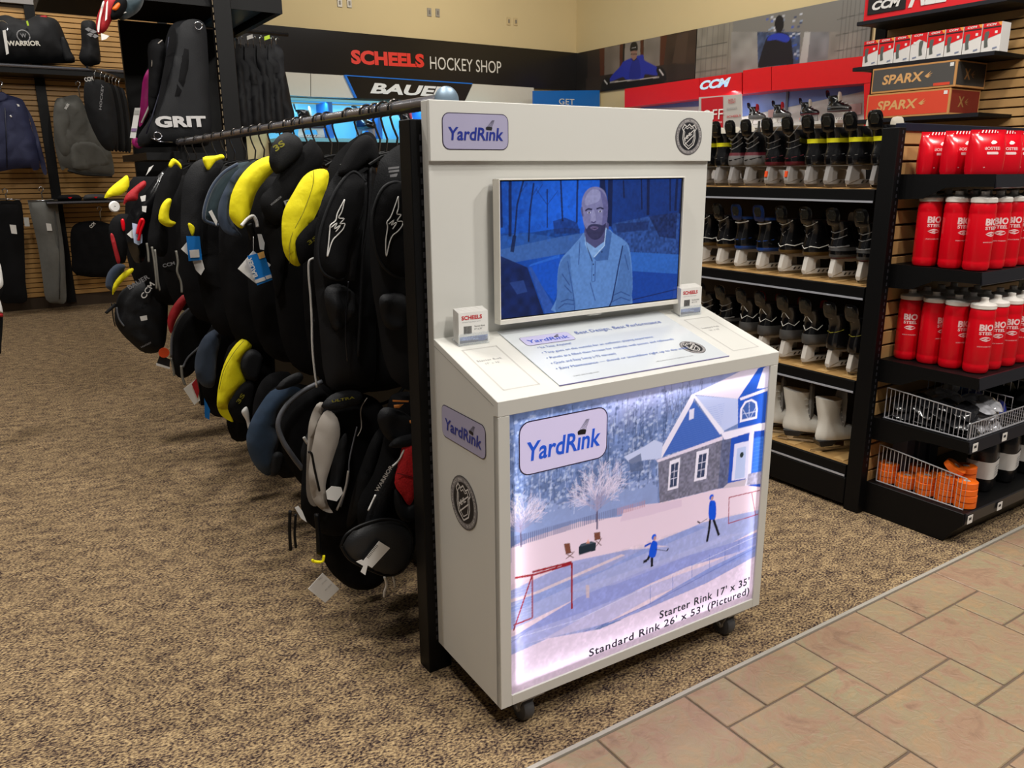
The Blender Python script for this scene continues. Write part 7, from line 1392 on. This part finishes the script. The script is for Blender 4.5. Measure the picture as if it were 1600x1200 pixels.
# ---- tall unit with the big equipment bags
t = thing('tall_gear_unit', 'tall black shelf unit with upright post behind the clothes rack', 'shelf unit', (1.3, 5.0, 0))
def onto(o): o.parent = t; o.location = (-1.3, -5.0, 0); return o
onto(boxy([(1.262, 0), (1.362, 0), (1.362, 2.75), (1.262, 2.75)], 5.0, 5.06, 'upright', BLACK, bevel=.003))
sp_ = B()
for z in np.arange(1.3, 2.7, .04): sp_.box(1.2575, 1.2618, 5.0, 5.004, z, z+.026)
onto(sp_.build('slot_strip', mat('slot_tan', '#6a5a40', .5)))['kind'] = 'stuff'
onto(B().box(.45, 1.68, 5.07, 6.1, 2.36, 2.42).build('top_shelf', BLACK)); onto(B().box(.82, 1.255, 5.0, 5.9, 1.45, 1.49).build('bag_shelf', BLACK))
onto(B().box(.93, 1.70, 6.14, 6.18, .9, 2.36).build('back_panel', BLACK)); onto(B().box(.45, 1.68, 5.06, 5.0695, 2.30, 2.46).build('front_beam', BLACK)); onto(B().box(1.64, 1.68, 5.07, 6.1, 2.30, 2.3595).build('end_beam', BLACK)); onto(B().box(1.27, 1.33, 5.86, 5.92, 0, 2.36).build('upright', BLACK)); onto(B().box(1.268, 1.6, 5.065, 5.855, .02, .12).build('base', BLACK))
o = B().box(1.42, 1.62, 5.15, 5.95, 2.335, 2.3585).build('shelf_panel', mat('steel_blue_panel', '#3a5a7c', .3, var=.4, vscale=6), None, bevel=.003); onto(o)
# bags on it
t, p = W('equipment_bag', 'tall black upright equipment bag with big silver letters', 'bag', [(0.813,1.588),(0.804,1.539),(0.835,1.522),(1.034,1.528),(1.192,1.537),(1.212,1.666),(1.221,1.913),(1.234,2.12),(1.228,2.201),(1.182,2.231),(1.127,2.229),(1.071,2.208),(1.032,2.158),(0.992,2.035),(0.936,1.83),(0.888,1.692)], 5.14, NYLON, .13, .12, .16, .04, k=3)
p('front_panel', [(0.856,1.603),(0.892,1.689),(0.947,1.827),(1.003,1.98),(1.053,2.133),(1.101,2.203),(1.17,2.219),(1.215,2.186),(1.215,2.045),(1.203,1.803),(1.186,1.592),(1.061,1.548),(0.89,1.546)], NYLON, .03, .01, .06, -.115, .02)
p('side_fold', [(0.916,2.083),(0.991,2.112),(1.002,2.03),(0.957,1.861),(0.892,1.689),(0.88,1.757),(0.901,1.924)], FABRIC, .05, .04, .05, -.02, .2); p('fold', [(1.08,2.065),(1.111,2.1),(1.094,1.932),(1.032,1.794),(0.966,1.683),(0.938,1.669),(0.998,1.793)], FABRIC, .018, .01, .02, -.14); p('fold', [(1.005,2.094),(1.039,2.162),(1.045,2.097),(0.984,1.894),(0.912,1.723),(0.878,1.654),(0.919,1.79)], FABRIC, .02, .01, .02, -.135)
wl_(t, 'GRIT', [(0.882,1.624),(1.158,1.634)], .062, mat('silver_letters', '#c9c7c6', .35, .4), -.158, .05)
for q, r in (([(1.166,2.179)][0], .02), ([(0.887,1.58)][0], .02)):
    b = B(); b.tube([(q[0]-t.location.x+r*math.cos(a), -.16, q[1]-t.location.z+r*math.sin(a)) for a in np.linspace(0, 2*PI, 18)], .0035, 6); b.build('metal_ring', CHROME, t, smooth='all')
wrib(t, 'zip', [(0.852,1.569),(0.897,1.549),(0.964,1.547)], .003, CHROME, -.15); wrib(t, 'piping', [(1.011,2.113),(0.985,1.996),(0.934,1.826),(0.87,1.672),(0.835,1.593)], .004, mat('dark_zip', '#14162a'), -.12)
wrib(t, 'grey_piping', [(0.987,2.104),(0.951,2.075),(0.927,2.011),(0.915,1.96)], .003, GREYL, -.05)
PINK = mat('magenta_fabric', '#b8187c', .55, var=.25, vscale=14)
t, p = W('equipment_bag', 'magenta and black bag half hidden behind the big black bag', 'bag', [(0.993,2.077),(1.015,2.114),(1.04,2.08),(1.016,1.863),(0.957,1.715),(0.902,1.603),(0.859,1.543),(0.812,1.558),(0.846,1.675),(0.891,1.821),(0.917,1.93)], 5.4, FABRIC, .09, .08, .1, .1)
p('magenta_panel', [(0.908,1.925),(0.966,1.999),(0.961,1.892),(0.933,1.765),(0.88,1.673),(0.85,1.651),(0.882,1.817)], PINK, .03, .02, .03, -.07, .15); wrib(t, 'white_piping', [(0.961,1.954),(0.946,1.854),(0.915,1.763),(0.862,1.665)], .005, LW, -.105); p('magenta_panel', [(0.806,1.57),(0.828,1.585),(0.872,1.542),(0.835,1.52),(0.806,1.541)], PINK, .02, .02, .02, -.06)
wcard(t, 'price_tag', [(0.832,1.748),(0.863,1.749),(0.816,1.576),(0.786,1.579)], WHITEC, -.12); wcard(t, 'tag_band', [(0.801,1.633),(0.829,1.633),(0.823,1.615),(0.796,1.615)], mat('tag_purple', '#8a6a98', .5), -.125); wcard(t, 'tag_print', [(0.826,1.733),(0.854,1.734),(0.848,1.712),(0.821,1.712)], mat('pale_tag', '#b5b5b0'), -.125)
t, p = W('hockey_glove', 'red and black glove with white edges hanging from the high shelf', 'glove', [(0.645,2.129),(0.654,2.18),(0.687,2.246),(0.716,2.286),(0.772,2.292),(0.759,2.234),(0.727,2.174),(0.689,2.114),(0.651,2.098)], 5.0, REDF, .05, .05, .05, .1)
p('white_edge', [(0.643,2.113),(0.655,2.164),(0.683,2.247),(0.693,2.248),(0.664,2.164),(0.65,2.101)], WHITEC, .01, .01, .01, -.05); p('black_cuff', [(0.714,2.2),(0.741,2.265),(0.799,2.29),(0.806,2.24),(0.768,2.186),(0.723,2.17)], FABRIC, .05, .04, .04, -.02); p('orange_patch', [(0.723,2.217),(0.755,2.251),(0.766,2.239),(0.744,2.212)], ORANGE, .01, .01, .01, -.07); wcard(t, 'price_tag', [(0.655,2.092),(0.694,2.082),(0.677,2.065),(0.654,2.057)], WHITEC, -.07); wcard(t, 'white_edge', [(0.701,2.247),(0.711,2.261),(0.694,2.165),(0.683,2.155)], LW, -.06)
t, p = W('hockey_glove', 'dark teal glove lying on the high shelf beside the red one', 'glove', [(0.753,2.211),(0.784,2.265),(0.852,2.304),(0.903,2.302),(0.877,2.242),(0.821,2.198),(0.775,2.181)], 5.03, TEAL, .06, .05, .05, .1); wrib(t, 'white_piping', [(0.754,2.223),(0.777,2.206),(0.797,2.214)], .003, LW, -.06)
# dark garments on the bar right of the post
b = B(); b.tube([(1.40, 6.0, 2.335), (2.02, 6.0, 2.335)], .013, 8); o = b.build('hanging_bar', DARKM); tag(o, 'dark bar of hangers right of the tall post', 'bar')
for k in range(8):
    x, z = [(1.632,2.231),(1.677,2.243),(1.722,2.246),(1.767,2.249),(1.807,2.252),(1.848,2.255),(1.889,2.254),(1.93,2.253)][k]; y = 5.98
    w_ = .05; o = [(x-w_*.5, z-.02), (x, z+.0), (x+w_*.6, z-.03), (x+w_*.9, z-.3), (x+w_*.9, z-.56), (x, z-.6), (x-w_*.8, z-.56), (x-w_*.7, z-.25)]
    if k == 7: o = [(x-.03, z), (x, z+.02), (x+.05, z-.04), (x+.045, z-.12), (x+.07, z-.3), (x+.09, z-.56), (x, z-.6), (x-.05, z-.4)]
    t, p = W('training_pants', f'black garment on the hanging bar, {ORD[k]} from the tall post', 'garment', o, y+(k % 2)*.02, mat('black_navy_nylon', '#0e0f14', .7, var=.3, vscale=16, bump=.3, bscale=120), .08, .02, .03, .12, 'black garments on the hanging bar')
    wrib(t, 'hanger_hook', [(x, z-.02), (x, z+.045), (x+.012, z+.06), (x+.02, z+.045)], .003, CHROME)
    if k in (2, 5): wcard(t, 'size_clip', [(x-.02, z+.02), (x+.02, z+.035), (x+.02, z+.06), (x-.02, z+.045)], WHITEC if k == 2 else mat('lime_tag', '#b8d820'), -.06)
# a striped garment at the left edge of the picture
t, p = W('jersey', 'white and dark jersey edge hanging at the far left of the aisle', 'jersey', [(-0.062,0.998),(0.024,0.978),(0.036,0.915),(0.037,0.868),(0.028,0.821),(0.006,0.776),(0.016,0.718),(-0.015,0.554),(-0.033,0.507),(-0.134,0.504)], 4.6, FABRIC, .05, .05, .06, .1)
p('white_stripe', [(0.012,0.974),(0.036,0.96),(0.038,0.898),(0.035,0.858),(0.019,0.837),(-0.009,0.83)], LW, .03, .02, .03, -.035); p('white_stripe', [(-0.008,0.799),(0.011,0.782),(0.015,0.737),(0.012,0.719),(-0.017,0.737)], LW, .03, .02, .03, -.035); p('maroon_stripe', [(-0.017,0.734),(0.012,0.719),(0.01,0.7),(-0.021,0.709)], REDF, .025, .02, .03, -.035)
